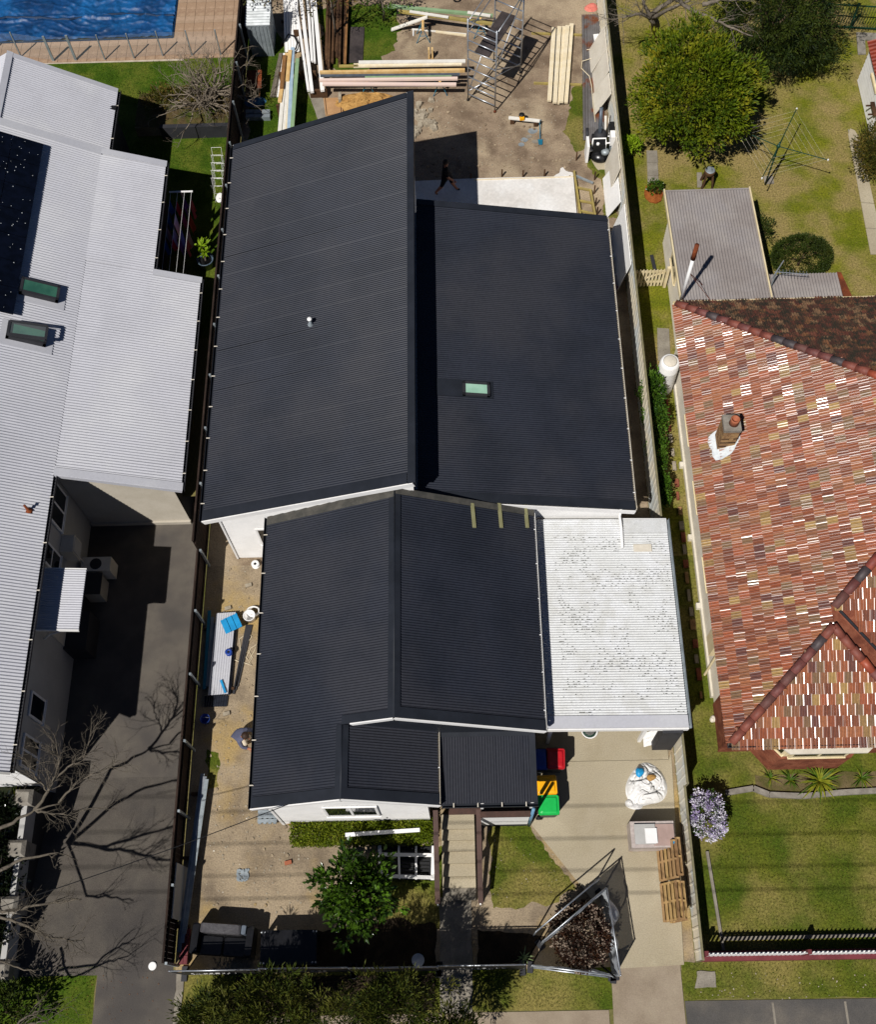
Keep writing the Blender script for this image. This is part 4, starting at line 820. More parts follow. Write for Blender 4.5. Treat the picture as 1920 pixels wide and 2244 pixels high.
# far right outbuilding
ob_ = thing('outbuilding', 'white boarded outbuilding with rust red roof at lawn edge', 'shed', (17, 31, 0))
wallbox(ob_, 16.6, 19, 31.5, 34.6, 0, 1.85, M['white'])
boards(ob_, (16.59, 34.6, 0), (16.59, 31.5, 0), .05, 1.8, (-1, 0, 0), M['white'], .2)
orf = MB().hexa([(16.45, 31.4, 1.8), (19, 31.4, 2.6), (19, 34.7, 2.6), (16.45, 34.7, 1.8)], [(16.45, 31.4, 1.84), (19, 31.4, 2.64), (19, 34.7, 2.64), (16.45, 34.7, 1.84)]).build('roof', M['rust'], ob_)
sheets(orf, (16.4, 31.35, 1.88), (2.6, 0, .82), (0, 3.4, 0), mk('rust_roof', '6e2a1c', '833622', 2, fine=12, fa=.2, rough=.45), amp=.02, pitch=.19)
MB().box(16.5, 16.595, 31.45, 31.6, 0, 1.8).build('corner_trim', M['cream'], ob_); MB().box(16.5, 16.585, 32.6, 33.6, 1.3, 1.4).build('door_head', M['cream'], ob_)
for yy in (31.9, 32.35): MB().box(16.25, 16.58, yy, yy + .05, .9, .95).build('rack', M['timber_o'], ob_)
MB().box(16.42, 16.58, 31.8, 32.5, .95, 1.0).build('rack_board', M['timber_o'], ob_)
# ================================================================== VEGETATION
def leaf(mb, p, L, wd, d, m=0):
    """a single folded leaf blade of two faces"""
    d = d.normalized(); s = d.cross(Vector((rnd.uniform(-1, 1), rnd.uniform(-1, 1), rnd.uniform(.2, 1.4)))); s = s.normalized() if s.length > 1e-6 else Vector((1, 0, 0)); nn = s.cross(d)
    k = len(mb.v); a = p; b = p + d * L; c = p + d * L * .45 + s * wd + nn * wd * .35; e = p + d * L * .45 - s * wd + nn * wd * .35
    mb.v += [tuple(a), tuple(c), tuple(b), tuple(e)]; mb.f += [(k, k + 1, k + 2), (k, k + 2, k + 3)]; mb.m += [m, m]
def rvec():
    while True:
        v = Vector((rnd.uniform(-1, 1), rnd.uniform(-1, 1), rnd.uniform(-1, 1)))
        if .05 < v.length < 1: return v.normalized()
def crown(c, rad, nclump, per, L, wd, cr=.35, shell=.55, zlow=-.6, mb=None, mats=1, up=.5, lump=.25):
    """leaf clumps through an uneven crown volume: dense outer shell, gaps between clumps"""
    mb = mb or MB(); c = Vector(c); seed = rnd.uniform(0, 99)
    for i in range(nclump):
        d = rvec()
        while d.z < zlow: d = rvec()
        r = (shell + (1 - shell) * rnd.random() ** .6) * (1 + lump * noise.noise(d * 2.2 + Vector((seed, 0, 0))) * 1.6)
        p = c + Vector((d.x * rad[0], d.y * rad[1], d.z * rad[2])) * r; q = cr * rnd.uniform(.6, 1.25); mi = rnd.randrange(mats)
        for k in range(per):
            o = rvec() * q * rnd.random() ** .5; dd = (o * 1.3 / q + d * .7 + Vector((0, 0, up)) + rvec() * .5)
            leaf(mb, p + o, L * rnd.uniform(.7, 1.25), wd * rnd.uniform(.7, 1.2), dd, mi)
    return mb
def twig(mb, p, d, L, r, depth, bend=.35, kids=(2, 3), shrink=.68, lift=.12):
    n = 4; pts = [Vector(p)]; dd = Vector(d).normalized()
    for i in range(n):
        dd = (dd + rvec() * bend * .5 + Vector((0, 0, lift * .3))).normalized(); pts.append(pts[-1] + dd * L / n)
    mb.tube(pts, [r * (1 - .5 * i / n) for i in range(n + 1)], 5 if r > .02 else 4)
    if depth > 0:
        for k in range(rnd.randint(*kids)):
            i = rnd.randint(2, n); nd = (dd + rvec() * .9 + Vector((0, 0, lift))).normalized(); twig(mb, pts[i], nd, L * shrink * rnd.uniform(.75, 1.15), r * .55, depth - 1, bend, kids, shrink, lift)
def tree(name, label, base, c, rad, crownargs, mats, trunk_r=.12, cat='tree', bark='bark_d', limbs=5, group=None, part='crown'):
    t = thing(name, label, cat, (base[0], base[1], base[2] if len(base) > 2 else 0), group); b = Vector((base[0], base[1], base[2] if len(base) > 2 else 0)); c = Vector(c)
    mb = MB(); top = b.lerp(c, .75); mb.tube([b - Vector((0, 0, .05)), b.lerp(top, .5) + rvec() * .06, top], [trunk_r, trunk_r * .8, trunk_r * .55], 8)
    for i in range(limbs):
        d = rvec(); d.z = abs(d.z) * .6; e = c + Vector((d.x * rad[0], d.y * rad[1], d.z * rad[2])) * .75; s = b.lerp(top, rnd.uniform(.55, 1)); mb.tube([s, s.lerp(e, .5) + rvec() * .1, e], [trunk_r * .45, trunk_r * .3, trunk_r * .1], 5)
    mb.build('trunk', M[bark], t, True)
    crown(c, rad, **crownargs, mats=len(mats)).build(part, mats, t)
    return t
LM = dict(
 bay=[leafmat('leaf_bay_a', '5c6c10', '4a5c0c', '74761a'), leafmat('leaf_bay_b', '6c7614', '566610', '88821e'), leafmat('leaf_bay_c', '3c500e', '4a5c12')],
 mag=[leafmat('leaf_mag_a', '405a18', '344c14', None, .24, .5), leafmat('leaf_mag_b', '50701e', '405a18', None, .22, .5), leafmat('leaf_mag_c', '2a4014', '344e18', None, .3, .4)],
 hedge=[leafmat('leaf_hedge_a', '687818', '586810', '80802a'), leafmat('leaf_hedge_b', '7a841e', '606e14'), leafmat('leaf_hedge_c', '46560e', '546412')],
 bottle=[leafmat('leaf_bottle_a', '465218', '364212', '5c5a24'), leafmat('leaf_bottle_b', '5e6024', '464c18'), leafmat('leaf_bottle_c', '28320e', '343e14')],
 conif=[leafmat('leaf_con_a', '2b3a10', '1f2d0c', '3f4a14'), leafmat('leaf_con_b', '434d16', '303c10'), leafmat('leaf_con_c', '17230a', '202e0e')],
 purple=[leafmat('leaf_pur_a', '4a3020', '3a2418'), leafmat('leaf_pur_b', '34201a', '291a16'), leafmat('leaf_pur_c', '8c7a6c', 'a0907e')],
 flower=[leafmat('leaf_flo_a', 'ece8ee', 'e0dae6'), leafmat('leaf_flo_d', 'e6e2ea', 'dcd6e4'), leafmat('leaf_flo_b', 'b4a4ca', 'a694be'), leafmat('leaf_flo_c', '3f5a1e', '2f4616')],
 lime=[leafmat('leaf_lime_a', '7d9a1c', '6a8616'), leafmat('leaf_lime_b', '90a828', '78921c')],
 ball=[leafmat('leaf_ball_a', '2f3d12', '26330f', '3f4418'), leafmat('leaf_ball_b', '3a4616', '2c3812')],
 climb=[leafmat('leaf_cli_a', '4a6a1c', '3a5614'), leafmat('leaf_cli_b', '5c7c28', '456418'), leafmat('leaf_cli_c', '26400f', '32501a')],
 flax=[leafmat('leaf_flax_a', '8a8a26', '6c7420'), leafmat('leaf_flax_b', '4f6a1c', '3d5616')],
 dry=[leafmat('leaf_dry_a', '6c5c28', '58501e'), leafmat('leaf_dry_b', '4c4a1a', '3c4016')],
)
# big round evergreen, east lawn
p = W(1526, 190, 3.2); tree('evergreen_tree', 'large rounded olive green tree on the eastern lawn', (p.x, p.y), (p.x, p.y, 3.0), (1.95, 2.0, 1.95), dict(nclump=640, per=34, L=.17, wd=.036, cr=.33, shell=.7, zlow=-.7, lump=.36), LM['bay'], .16)
# dark conifer in the far corner, bare tree beside it
p = W(1705, 5, 3.5); t_ = tree('conifer_tree', 'dark feathery conifer in the far corner by green fence', (p.x, p.y), (p.x, p.y, 3.3), (2.5, 2.2, 2.6), dict(nclump=420, per=44, L=.16, wd=.02, cr=.34, shell=.5, zlow=-.8, up=.2, lump=.5), LM['conif'], .18)
mb = crown(W(1755, 60, 2.6), (1.3, 1.2, 1.3), 90, 40, .16, .02, .3, .45, -.8, None, 3, .2, .5); mb = crown(W(1690, 110, 1.8), (1.2, .9, .8), 80, 36, .16, .02, .28, .45, -.8, mb, 3, .2, .5)
mb = crown(W(1760, 130, 1.0), (1.0, .7, .5), 60, 32, .16, .02, .25, .4, -.8, mb, 3, .1, .5); mb.build('side_branches', LM['conif'], t_)
def limb(mb, px, r0, r1, tw=8, twl=.7, depth=2, lift=.12):
    """a limb through photographed points (x, y, height), with twigs"""
    pts = [W(*q) for q in px]; fine = []
    for a, b in zip(pts, pts[1:]):
        for k in range(4): fine.append(a.lerp(b, k / 4) + rvec() * .03)
    fine.append(pts[-1]); n = len(fine); mb.tube(fine, [r0 + (r1 - r0) * i / (n - 1) for i in range(n)], 7)
    for k in range(tw):
        i = rnd.randint(n // 4, n - 1); d = (fine[min(i + 1, n - 1)] - fine[max(i - 1, 0)]).normalized(); twig(mb, fine[i], (d + rvec() * .8).normalized(), twl * rnd.uniform(.6, 1.2), max(r1 * .7, .012), depth, .5, (2, 3), .7, lift)
t = thing('bare_tree', 'bare grey tree spreading over the round evergreen crown', 'tree', W(1432, 60)); mb = MB(); b = W(1440, 78, 0)
mb.tube([b, W(1436, 50, 1.2), W(1425, 35, 2.2)], [.2, .17, .14], 8); mb.build('trunk', M['bark'], t, True); mb = MB()
for q in ([(1428, 40, 2.1), (1410, 10, 2.8), (1400, -40, 3.4)], [(1430, 42, 2.0), (1460, 25, 3.0), (1500, 5, 3.6), (1540, -10, 4)], [(1425, 35, 2.2), (1480, -5, 3.2), (1500, 15, 4), (1560, 40, 4.4), (1600, 60, 4.4), (1650, 80, 4.2)], [(1540, 10, 4.2), (1580, 0, 4.4), (1640, 2, 4.4)], [(1428, 40, 2.1), (1400, 30, 2.6), (1365, 40, 2.8)]): limb(mb, q, .09, .025, 13, .75, 2)
mb.build('limbs', M['bark'], t, True)
# frangipani over the western raised bed
t = thing('frangipani_tree', 'leafless grey branching shrub above dark retaining wall', 'tree', W(445, 240, .5)); mb = MB(); b = W(442, 238, .5)
b2 = W(470, 215, .5)
for k in range(5): mb.tube([b, b + Vector((rnd.uniform(-.3, .3), rnd.uniform(-.2, .3), .6))], [.07, .05], 6)
mb.build('trunk', M['bark'], t, True); mb = MB()
for k in range(38):
    d = rvec(); d.z = abs(d.z) * .55 + .12; twig(mb, (b if k % 2 else b2) + Vector((0, 0, .3)), d, 1.05, .045, 4, .5, (2, 2), .74, .08)
mb.build('branches', mk('bark_pale', '83786a', '6e6355', 4, fine=20, fa=.2, rough=.85), t, True)
crown(W(385, 215, .75), (1.6, .55, .3), 90, 16, .12, .03, .2, .3, -.5, None, 2).build('undergrowth', LM['dry'], t)
# glossy tree in the front yard
p = W(778, 1955, 1.7); tree('magnolia_tree', 'glossy dark green tree in the dirt front yard', (p.x - .05, p.y - .1), (p.x, p.y, 1.65), (.9, .98, .85), dict(nclump=190, per=15, L=.19, wd=.055, cr=.2, shell=.45, zlow=-.6, lump=.6), LM['mag'], .07)
# clipped hedge below the cottage windows
h = thing('clipped_hedge', 'olive clipped hedge along the base of cottage front wall', 'hedge', (-2.9, 5.2, 0)); mb = MB(); h0, h1 = W(620, 1835, .4), W(972, 1825, .4)
for i in range(2600):
    u = rnd.random(); x = -5.15 + u * 4.15; y = 4.98 + rnd.random() * .6 + .06 * noise.noise((x * 3, 0, 0)); z = .55 + .08 * noise.noise((x * 4, y * 4, 1)); z = z if rnd.random() < .72 else rnd.uniform(.05, z); p = Vector((x, y, z))
    if z < .45: p.y = 4.98 + rnd.uniform(-.03, .06)
    for k in range(5): leaf(mb, p + rvec() * .06, rnd.uniform(.05, .09), .022, Vector((0, -.2, .8)) + rvec(), rnd.randrange(3))
mb.build('foliage', LM['hedge'], h); mb = MB()
for i in range(16): x = -5.05 + i * .265; mb.tube([(x, 5.3, 0), (x + .05, 5.28, .5)], .02, 5)
mb.build('stem', M['bark_d'], h)
# street bottlebrushes below the black fence
for i, (px, py, z, r, lab) in enumerate(((430, 2222, 2.0, .55, 'small sparse bottlebrush bush on grass beside the driveway kerb'), (590, 2205, 3.8, .9, 'bushy olive bottlebrush below the black fence, next to smallest bush'), (850, 2200, 4.4, 1.05, 'bushy olive bottlebrush beside the shaded front path'), (730, 2250, 4.6, 1.05, 'dense olive bottlebrush between two others on the verge'), (985, 2262, 3.8, .75, 'low bottlebrush overhanging the front path by street'), (500, 2275, 4.0, .95, 'leafy olive bottlebrush near the kerb at the street edge'))):
    p = W(px, py, z * .85); tree('bottlebrush', lab, (p.x, min(p.y, .9) - .1), (p.x, p.y - .15, z * .72), (r * 1.1, r, z * .36), dict(nclump=int(150 * r), per=44, L=.16, wd=.017, cr=.24, shell=.35, zlow=-.8, up=.8, lump=.5), LM['bottle'], .05, 'shrub', 'bark_d', 9, 'bottlebrushes on the verge')
# flowering shrub over the eastern fence
p = W(1552, 1785, .9); tree('flowering_shrub', 'shrub covered in white and lilac flowers over the cream fence', (p.x + .1, p.y), (p.x, p.y, .85), (.5, .68, .5), dict(nclump=200, per=20, L=.06, wd=.024, cr=.12, shell=.6, zlow=-.4), LM['flower'], .04, 'shrub')
# purple leaved shrub inside the shade cloth
p = W(1275, 2050, .9); tree('purple_shrub', 'brown purple shrub with pale tips behind shade cloth', (p.x, p.y - .05), (p.x, p.y, .8), (.74, .82, .62), dict(nclump=620, per=17, L=.07, wd=.028, cr=.13, shell=.7, zlow=-.5), LM['purple'], .05, 'shrub')
# climber on the eastern fence
t = thing('fence_climber', 'bright green climber growing along cream boundary fence', 'climber', W(1432, 950)); mb = None
for px, py, z, a, b in ((1432, 845, 1.3, .42, .75), (1440, 905, 1.2, .36, .6), (1436, 985, 1.0, .26, .7), (1432, 1050, .9, .2, .4), (1436, 1085, .8, .2, .22)):
    q = W(px, py, z); mb = crown((6.75, q.y, z * .75), (a, b, z * .45), int(300 * a), 20, .09, .03, .16, .5, -.9, mb, 3)
mb.build('foliage', LM['climb'], t); mb = MB()
for py in (860, 930, 1000, 1060): q = W(1440, py); mb.tube([(6.72, q.y, 0), (6.7, q.y + .05, .9)], .025, 5)
mb.build('stem', M['bark_d'], t)
# clipped ball bush, saplings and small bushes on the east side
p = W(1757, 555, .6); tree('ball_bush', 'dark clipped dome bush behind the grey lean-to', (p.x, p.y - .1), (p.x, p.y - .1, .55), (1.08, .82, .65), dict(nclump=700, per=16, L=.06, wd=.02, cr=.1, shell=.9, zlow=-.75, lump=.02), LM['ball'], .06, 'shrub')
p = W(1433, 425); MB().prism(ragged([(p.x + .38 * math.cos(a * .6), p.y + .5 * math.sin(a * .6)) for a in range(10)], .1, .04), 0, .06).build('mulch_ring', M['mulch']); m_ = bpy.data.objects['mulch_ring']; tag(m_, kind='structure')
tree('sapling', 'small sapling in a ring of orange mulch', (p.x, p.y, .04), (p.x, p.y, .35), (.25, .3, .25), dict(nclump=40, per=10, L=.09, wd=.03, cr=.1, shell=.4, zlow=-.6), LM['mag'], .02, 'sapling')
p = W(1383, 318, .6); tree('lemon_bush', 'small yellow green bush growing against shaded side of fence', (p.x, p.y), (p.x, p.y, .6), (.3, .3, .3), dict(nclump=50, per=12, L=.12, wd=.04, cr=.13, shell=.4, zlow=-.5), LM['lime'], .03, 'shrub')
p = W(1670, 505, .5); tree('wispy_bush', 'wispy grey green bush beside the annex side wall', (p.x + .1, p.y), (p.x, p.y, .5), (.35, .6, .4), dict(nclump=40, per=14, L=.14, wd=.02, cr=.2, shell=.3, zlow=-.5), LM['ball'], .03, 'shrub')
p = W(1905, 330, 1.0); tree('corner_bush', 'olive bush beside the white outbuilding and garden path', (p.x + .2, p.y), (p.x + .25, p.y, .9), (.75, 1.0, .8), dict(nclump=150, per=26, L=.13, wd=.025, cr=.25, shell=.4, zlow=-.7), LM['dry'], .06, 'shrub')
# strappy plants along the brick front
def strap(name, label, p, n, L, wd, mats, group=None, lean=.9):
    t = thing(name, label, 'plant', p, group); p = Vector(p)
    for i in range(n):
        a = rnd.uniform(0, 2 * math.pi); e = rnd.uniform(.25, 1.1); l = L * rnd.uniform(.6, 1.1); mb = MB(); pts = []
        for k in range(6):
            s = k / 5; pts.append(p + Vector((math.cos(a) * l * s * math.cos(e) * lean, math.sin(a) * l * s * math.cos(e) * lean, .02 + l * math.sin(e) * (s - .62 * s * s))))
        side = Vector((-math.sin(a), math.cos(a), 0)) * wd; k0 = 0
        for k, q in enumerate(pts):
            wq = side * (1 - (k / 5) ** 2 * .9) ; mb.v += [tuple(q - wq), tuple(q + wq)]
        for k in range(5): mb.f.append((2 * k, 2 * k + 1, 2 * k + 3, 2 * k + 2)); mb.m.append(0)
        mb.build('leaf', mats[rnd.random() < .35], t)
    return t
strap('flax_plant', 'large yellow green flax with arching strap leaves in front bed', W(1795, 1712), 60, .95, .028, LM['flax'])
strap('strappy_plant', 'small green strappy plant between the flax and bay wall', W(1732, 1710), 26, .5, .018, LM['flax'][::-1])
strap('strappy_plant', 'small strappy plant in bed nearest bay wall corner', W(1688, 1705), 22, .45, .016, LM['flax'][::-1])
strap('strappy_plant', 'small strappy plant on dark soil beyond the flax', W(1888, 1705), 26, .5, .018, LM['flax'][::-1])
strap('agave_plant', 'spiky pale agave rosette in shade behind the front fence', W(1148, 2097), 26, .42, .014, [leafmat('agave_a', '8a9a6a', '6f8450'), leafmat('agave_b', '8a9a6a', '5f7444')])
strap('strappy_plant', 'yellow green strappy plant at the corner of western house', W(35, 1750), 26, .6, .02, LM['flax'])
# western street garden: glossy dark shrubs behind the low wall, bare tree
for i, (px, py) in enumerate(((10, 1790), (12, 1880), (8, 1950), (-10, 2040))):
    p = W(px, py, .7); tree('glossy_shrub', ['dark glossy shrub at the house end of low white wall', 'dark glossy shrub beside first stone pillar of low wall', 'dark glossy shrub midway along the low white wall', 'dark glossy shrub at the street end of low white wall'][i], (p.x - .1, p.y), (p.x - .2, p.y, .65), (.55, .6, .5), dict(nclump=80, per=24, L=.13, wd=.04, cr=.22, shell=.4, zlow=-.6), [mk('leaf_gloss', '10160c', '1a2212', 3, fine=10, fa=.2, rough=.12, spec=.8)], .04, 'shrub', group='glossy shrubs')
t = thing('bare_street_tree', 'large bare pale tree leaning over the asphalt driveway', 'tree', (-14.9, 3.2, 0)); mb = MB()
b = Vector((-14.9, 3.2, 0)); mb.tube([b, b + Vector((.05, .05, 1.2)), b + Vector((.15, 0, 2.1))], [.24, .2, .16], 9); mb.build('trunk', M['bark'], t, True); mb = MB(); F0 = (-40, 1960, 2.1)
for q, r, tw in (([F0, (0, 1815, 2.7), (40, 1795, 2.9), (75, 1775, 3.0)], .1, 0), ([(75, 1775, 3.0), (105, 1735, 3.1), (120, 1700, 3.3), (130, 1660, 3.4), (115, 1640, 3.5)], .07, 10), ([(120, 1705, 3.2), (150, 1680, 3.3), (185, 1650, 3.5), (200, 1605, 3.6)], .045, 9), ([(105, 1735, 3.1), (85, 1710, 3.3), (68, 1690, 3.4), (64, 1665, 3.5)], .035, 5), ([(130, 1760, 3.0), (160, 1720, 3.2), (200, 1695, 3.4), (245, 1680, 3.5)], .05, 10), ([(75, 1775, 3.0), (110, 1782, 3.0), (150, 1785, 3.1), (205, 1770, 3.2)], .05, 6), ([(75, 1775, 3.0), (130, 1762, 3.0)], .05, 1), ([F0, (0, 1905, 2.9), (50, 1882, 3.2), (125, 1868, 3.4)], .09, 2), ([F0, (5, 2000, 2.8), (60, 1985, 3.0), (120, 1975, 3.2), (178, 1970, 3.3)], .07, 5), ([F0, (0, 2007, 2.9), (50, 2022, 3.1), (100, 2050, 3.3), (160, 2062, 3.4)], .07, 10), ([F0, (-10, 2100, 2.6), (30, 2115, 2.9), (78, 2130, 3.0)], .05, 2), ([(-40, 2250, 2.4), (30, 2250, 2.6), (60, 2225, 2.8), (95, 2210, 2.9)], .05, 4), ([(-40, 2200, 2.4), (-10, 2270, 2.4), (70, 2240, 2.6), (105, 2235, 2.7)], .05, 3)):
    limb(mb, q, r * .72, max(.014, r * .28), int(tw * 2.2), .6, 2, .1)
mb.build('limbs', mk('bark_grey', '4e483f', '635b50', 4, fine=25, fa=.25, rough=.9), t, True)
bt = W(-10, 2215, .8); tree('verge_shrub', 'dark shrub on the small lawn beside asphalt driveway', (bt.x, bt.y), (bt.x + .3, bt.y, .9), (.9, .7, .8), dict(nclump=90, per=22, L=.12, wd=.03, cr=.25, shell=.4, zlow=-.6), LM['conif'], .06, 'shrub')
# foliage overhanging the back of the yard
for px, py, z, r, lab in ((565, -30, 2.6, 1.0, 'yellow green sparse tree overhanging the small iron shed'), (720, -20, 2.8, 1.1, 'sparse olive tree above the pile of old brown timber'), (835, -5, 1.6, .9, 'leafy green bush behind the timber on trestles')):
    p = W(px, py, z); tree('yard_tree', lab, (p.x, p.y + .5), (p.x, p.y + .2, z), (r * 1.3, r, .7), dict(nclump=int(60 * r), per=12, L=.1, wd=.035, cr=.25, shell=.3, zlow=-.6, lump=.5), LM['dry'] if px < 800 else LM['climb'], .06, 'tree', 'bark', 9, 'trees along the back')
# grass blades: clumps standing on the lawns
def tufts(name, polys, n, mat, h=.05):
    mb = MB()
    for poly in polys:
        xs = [p[0] for p in poly]; ys = [p[1] for p in poly]; A = (max(xs) - min(xs)) * (max(ys) - min(ys)); cnt = int(n * A)
        for i in range(cnt):
            x, y = rnd.uniform(min(xs), max(xs)), rnd.uniform(min(ys), max(ys)); ins = False; j = len(poly) - 1
            for k in range(len(poly)):
                if (poly[k][1] > y) != (poly[j][1] > y) and x < (poly[j][0] - poly[k][0]) * (y - poly[k][1]) / (poly[j][1] - poly[k][1]) + poly[k][0]: ins = not ins
                j = k
            if not ins: continue
            hh = h * rnd.uniform(.5, 1.3) * (1 + .6 * noise.noise((x * .8, y * .8, 4))); a = rnd.uniform(0, 6.28); wd = .012; c, s = math.cos(a) * wd, math.sin(a) * wd; k0 = len(mb.v); lx, ly = rnd.uniform(-.04, .04), rnd.uniform(-.04, .04)
            mb.v += [(x - c, y - s, .003), (x + c, y + s, .003), (x + lx, y + ly, .006 + hh)]; mb.f.append((k0, k0 + 1, k0 + 2)); mb.m.append(0)
    return tag(mb.build(name, mat), kind='stuff')
gm_e = leafmat('blade_e', '5f6620', '78742c', '857c40'); gm_f = leafmat('blade_f', '4c5c1a', '6a6c28', '78723a'); gm_w = leafmat('blade_w', '3f5e12', '527018')
tufts('grass', [rect(7.3, 16.5, 21.9, 41)], 110, gm_e); tufts('grass', [rect(6.6, 7.6, 7, 38)], 140, gm_e)
tufts('grass', [rect(7.3, 12.5, 2.35, 5.9), rect(6.1, 12.3, .68, 1.58), rect(-7.9, 3.8, .5, 1.45)], 260, gm_f)
tufts('grass', [G([(1080, 1795), (1160, 1820), (1255, 1940), (1120, 1985), (1080, 1985)]), G([(870, 1860), (968, 1860), (975, 2020), (880, 2030)]), G([(1265, 200), (1288, 190), (1298, 315), (1262, 330)]), G([(1335, 320), (1350, 420), (1348, 475), (1322, 475)])], 300, gm_f)
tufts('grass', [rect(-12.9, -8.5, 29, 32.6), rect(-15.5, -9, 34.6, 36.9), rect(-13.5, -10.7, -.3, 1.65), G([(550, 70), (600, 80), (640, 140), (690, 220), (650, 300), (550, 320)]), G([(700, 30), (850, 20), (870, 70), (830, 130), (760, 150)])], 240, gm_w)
# ================================================================== FRONT YARD AND STREET FENCE
UP = Vector((0, 0, 1))
def single(name, mb, mat, label, cat, group=None, smooth=False): return tag(mb.build(name, mat, None, smooth), label, cat, group)
panes = [(-8.1, -5.72), (-5.68, -3.3), (-3.26, -.88), (-.84, 1.5)]
labs = ['black shade cloth fence panel at the asphalt driveway corner', 'black shade cloth fence panel beside the dumped sofa', 'black shade cloth fence panel between sofa and front path', 'black shade cloth fence panel with faint white lettering across front path']
for i, (a, b) in enumerate(panes):
    t = thing('site_fence_panel', labs[i], 'fence', ((a + b) / 2, 1.5, 0), 'black site fence panels'); mb = MB(); y = 1.5 + .02 * (i % 2)
    mb.tube([(a, y, 1.8), (b, y, 1.8)], .021, 6); mb.tube([(a, y, .1), (b, y, .1)], .021, 6); mb.tube([(a, y, .03), (a, y, 1.83)], .021, 6); mb.tube([(b, y, .03), (b, y, 1.83)], .021, 6); mb.build('frame', M['steel'], t, True)
    mb = MB(); mb.grid(lambda u, v: (a + (b - a) * u, y - .028 - .02 * math.sin(u * 17 + i) * math.sin(v * 3.1) - .015 * noise.noise((u * 6, v * 4, i)), .08 + 1.7 * v), 26, 10); mb.build('shade_cloth', M['shade_bk'], t, True)
    for xx in (a, b): MB().box(xx - .08, xx + .08, y - .2, y + .2, 0, .08).build('concrete_foot', M['charcoal'], t)
    if i in (0, 1, 3):                                    # printed lettering, worn past reading
        mb = MB(); x = a + (.5 if i == 3 else .35); zt = 1.45
        for row, hh, nn in ((1.35, .22, 8), (1.05, .1, 13)):
            x = a + .5
            for k in range(nn):
                for s in range(rnd.randint(2, 3)):
                    x0 = x + rnd.uniform(0, hh * .5); z0 = row + rnd.uniform(0, hh); x1 = x + rnd.uniform(0, hh * .6); z1 = row + rnd.uniform(0, hh)
                    mb.beam((x0, y - .062, z0), (x1, y - .062, z1), .006, .02, up=(0, 1, 0))
                x += hh * .78
        tag(mb.build('lettering', M['render_w'], t), kind='stuff')
# triangular shade cloth pen round the purple shrub
A, B, C, D = W(1183, 2070), W(1316, 1958), W(1344, 2142), W(1162, 2119)
def pen(p, q, label, bulge, hh=1.7, dbl=0):
    t = thing('shade_cloth_panel', label, 'fence', (p + q) / 2, 'pale shade cloth pen'); d = (q - p).normalized(); s = Vector((d.y, -d.x, 0)); mb = MB()
    for z in (.06, hh): mb.tube([p + UP * z, q + UP * z], .022, 6)
    for e in (p, q): mb.tube([e, e + UP * (hh + .03)], .022, 6)
    if dbl: mb.tube([p + s * dbl + UP * hh, q + s * dbl + UP * hh], .022, 6); mb.tube([p + s * dbl, p + s * dbl + UP * hh], .022, 6); mb.tube([q + s * dbl, q + s * dbl + UP * hh], .022, 6)
    mb.build('frame', M['steel'], t, True)
    for e in (p, q):
        mb = MB(); mb.beam(e - d * .08 + UP * .045, e + d * .08 + UP * .045, .3, .09); mb.build('block', M['charcoal'], t)
    mb = MB(); mb.grid(lambda u, v: p.lerp(q, u) + UP * (.08 + (hh - .1) * v) + s * (.03 + bulge * math.sin(math.pi * min(1, u * 1.25)) * abs(math.sin(u * 6.5)) * math.sin(math.pi * v) * 1.0 + .03 * noise.noise((u * 8, v * 6, 2))), 40, 14); mb.build('shade_cloth', M['shade'], t, True)
pen(A, B, 'pale shade cloth panel facing the front steps beside purple shrub', .04, 1.7, -.3)
pen(B, C, 'billowing pale shade cloth panel along the concrete driveway', -.42)
pen(C, D, 'pale shade cloth panel on the street side of purple shrub', .1, 1.2)
single('timber_prop', MB().tube([W(1318, 2115, .3), W(1350, 2142, 1.5)], .03, 6), M['black'], 'thin black prop leaning at the corner of shade cloth', 'prop')
# wheelie bins
def wheelie(label, p, rz, lidm):
    t = thing('wheelie_bin', label, 'bin', p, 'wheelie bins by the porch'); t.rotation_euler[2] = rz; mb = MB()
    mb.hexa([(-.2, -.2, .06), (.2, -.2, .06), (.2, .22, .06), (-.2, .22, .06)], [(-.265, -.27, .95), (.265, -.27, .95), (.265, .29, .95), (-.265, .29, .95)]); mb.box(-.275, .275, -.28, .3, .93, .96); mb.build('body', M['bin_body'], t, local=True)
    mb = MB(); ring = lambda s, z: [(x * s, y * s + .01, z) for x, y in ((-.24, -.29), (.24, -.29), (.28, -.25), (.28, .27), (.24, .31), (-.24, .31), (-.28, .27), (-.28, -.25))]
    mb.hexa(ring(1.03, .962), ring(1.0, 1.0)); mb.hexa(ring(.86, 1.0005), ring(.7, 1.03)); l = mb.build('lid', lidm, t, local=True)
    MB().box(-.2, -.06, .215, .225, 1.003, 1.008).build('hinge_mark', M['bin_body'], l, local=True); MB().box(.08, .2, .215, .225, 1.003, 1.008).build('hinge_mark', M['bin_body'], l, local=True)
    MB().tube([(-.24, .34, .93), (.24, .34, .93)], .018, 6).build('handle', M['bin_body'], t, local=True)
    for s in (-1, 1):
        w_ = MB(); w_.tube([(s * .2, .26, .1), (s * .26, .26, .1)], .1, 12); w_.build('wheel', M['black'], t, local=True)
    return t
b = W(1204, 1764, 1.0); wheelie('green lidded wheelie bin nearest the grass corner', (b.x, b.y, .05), math.pi / 2, M['green'])
b = W(1199, 1720, 1.0); wheelie('yellow lidded wheelie bin behind the green lidded one', (b.x, b.y, .05), math.pi / 2 + .03, M['yellow'])
b = W(1217, 1664, 1.0); wheelie('red lidded wheelie bin in shade beside the carport', (b.x, b.y, .05), -.05, M['red'])
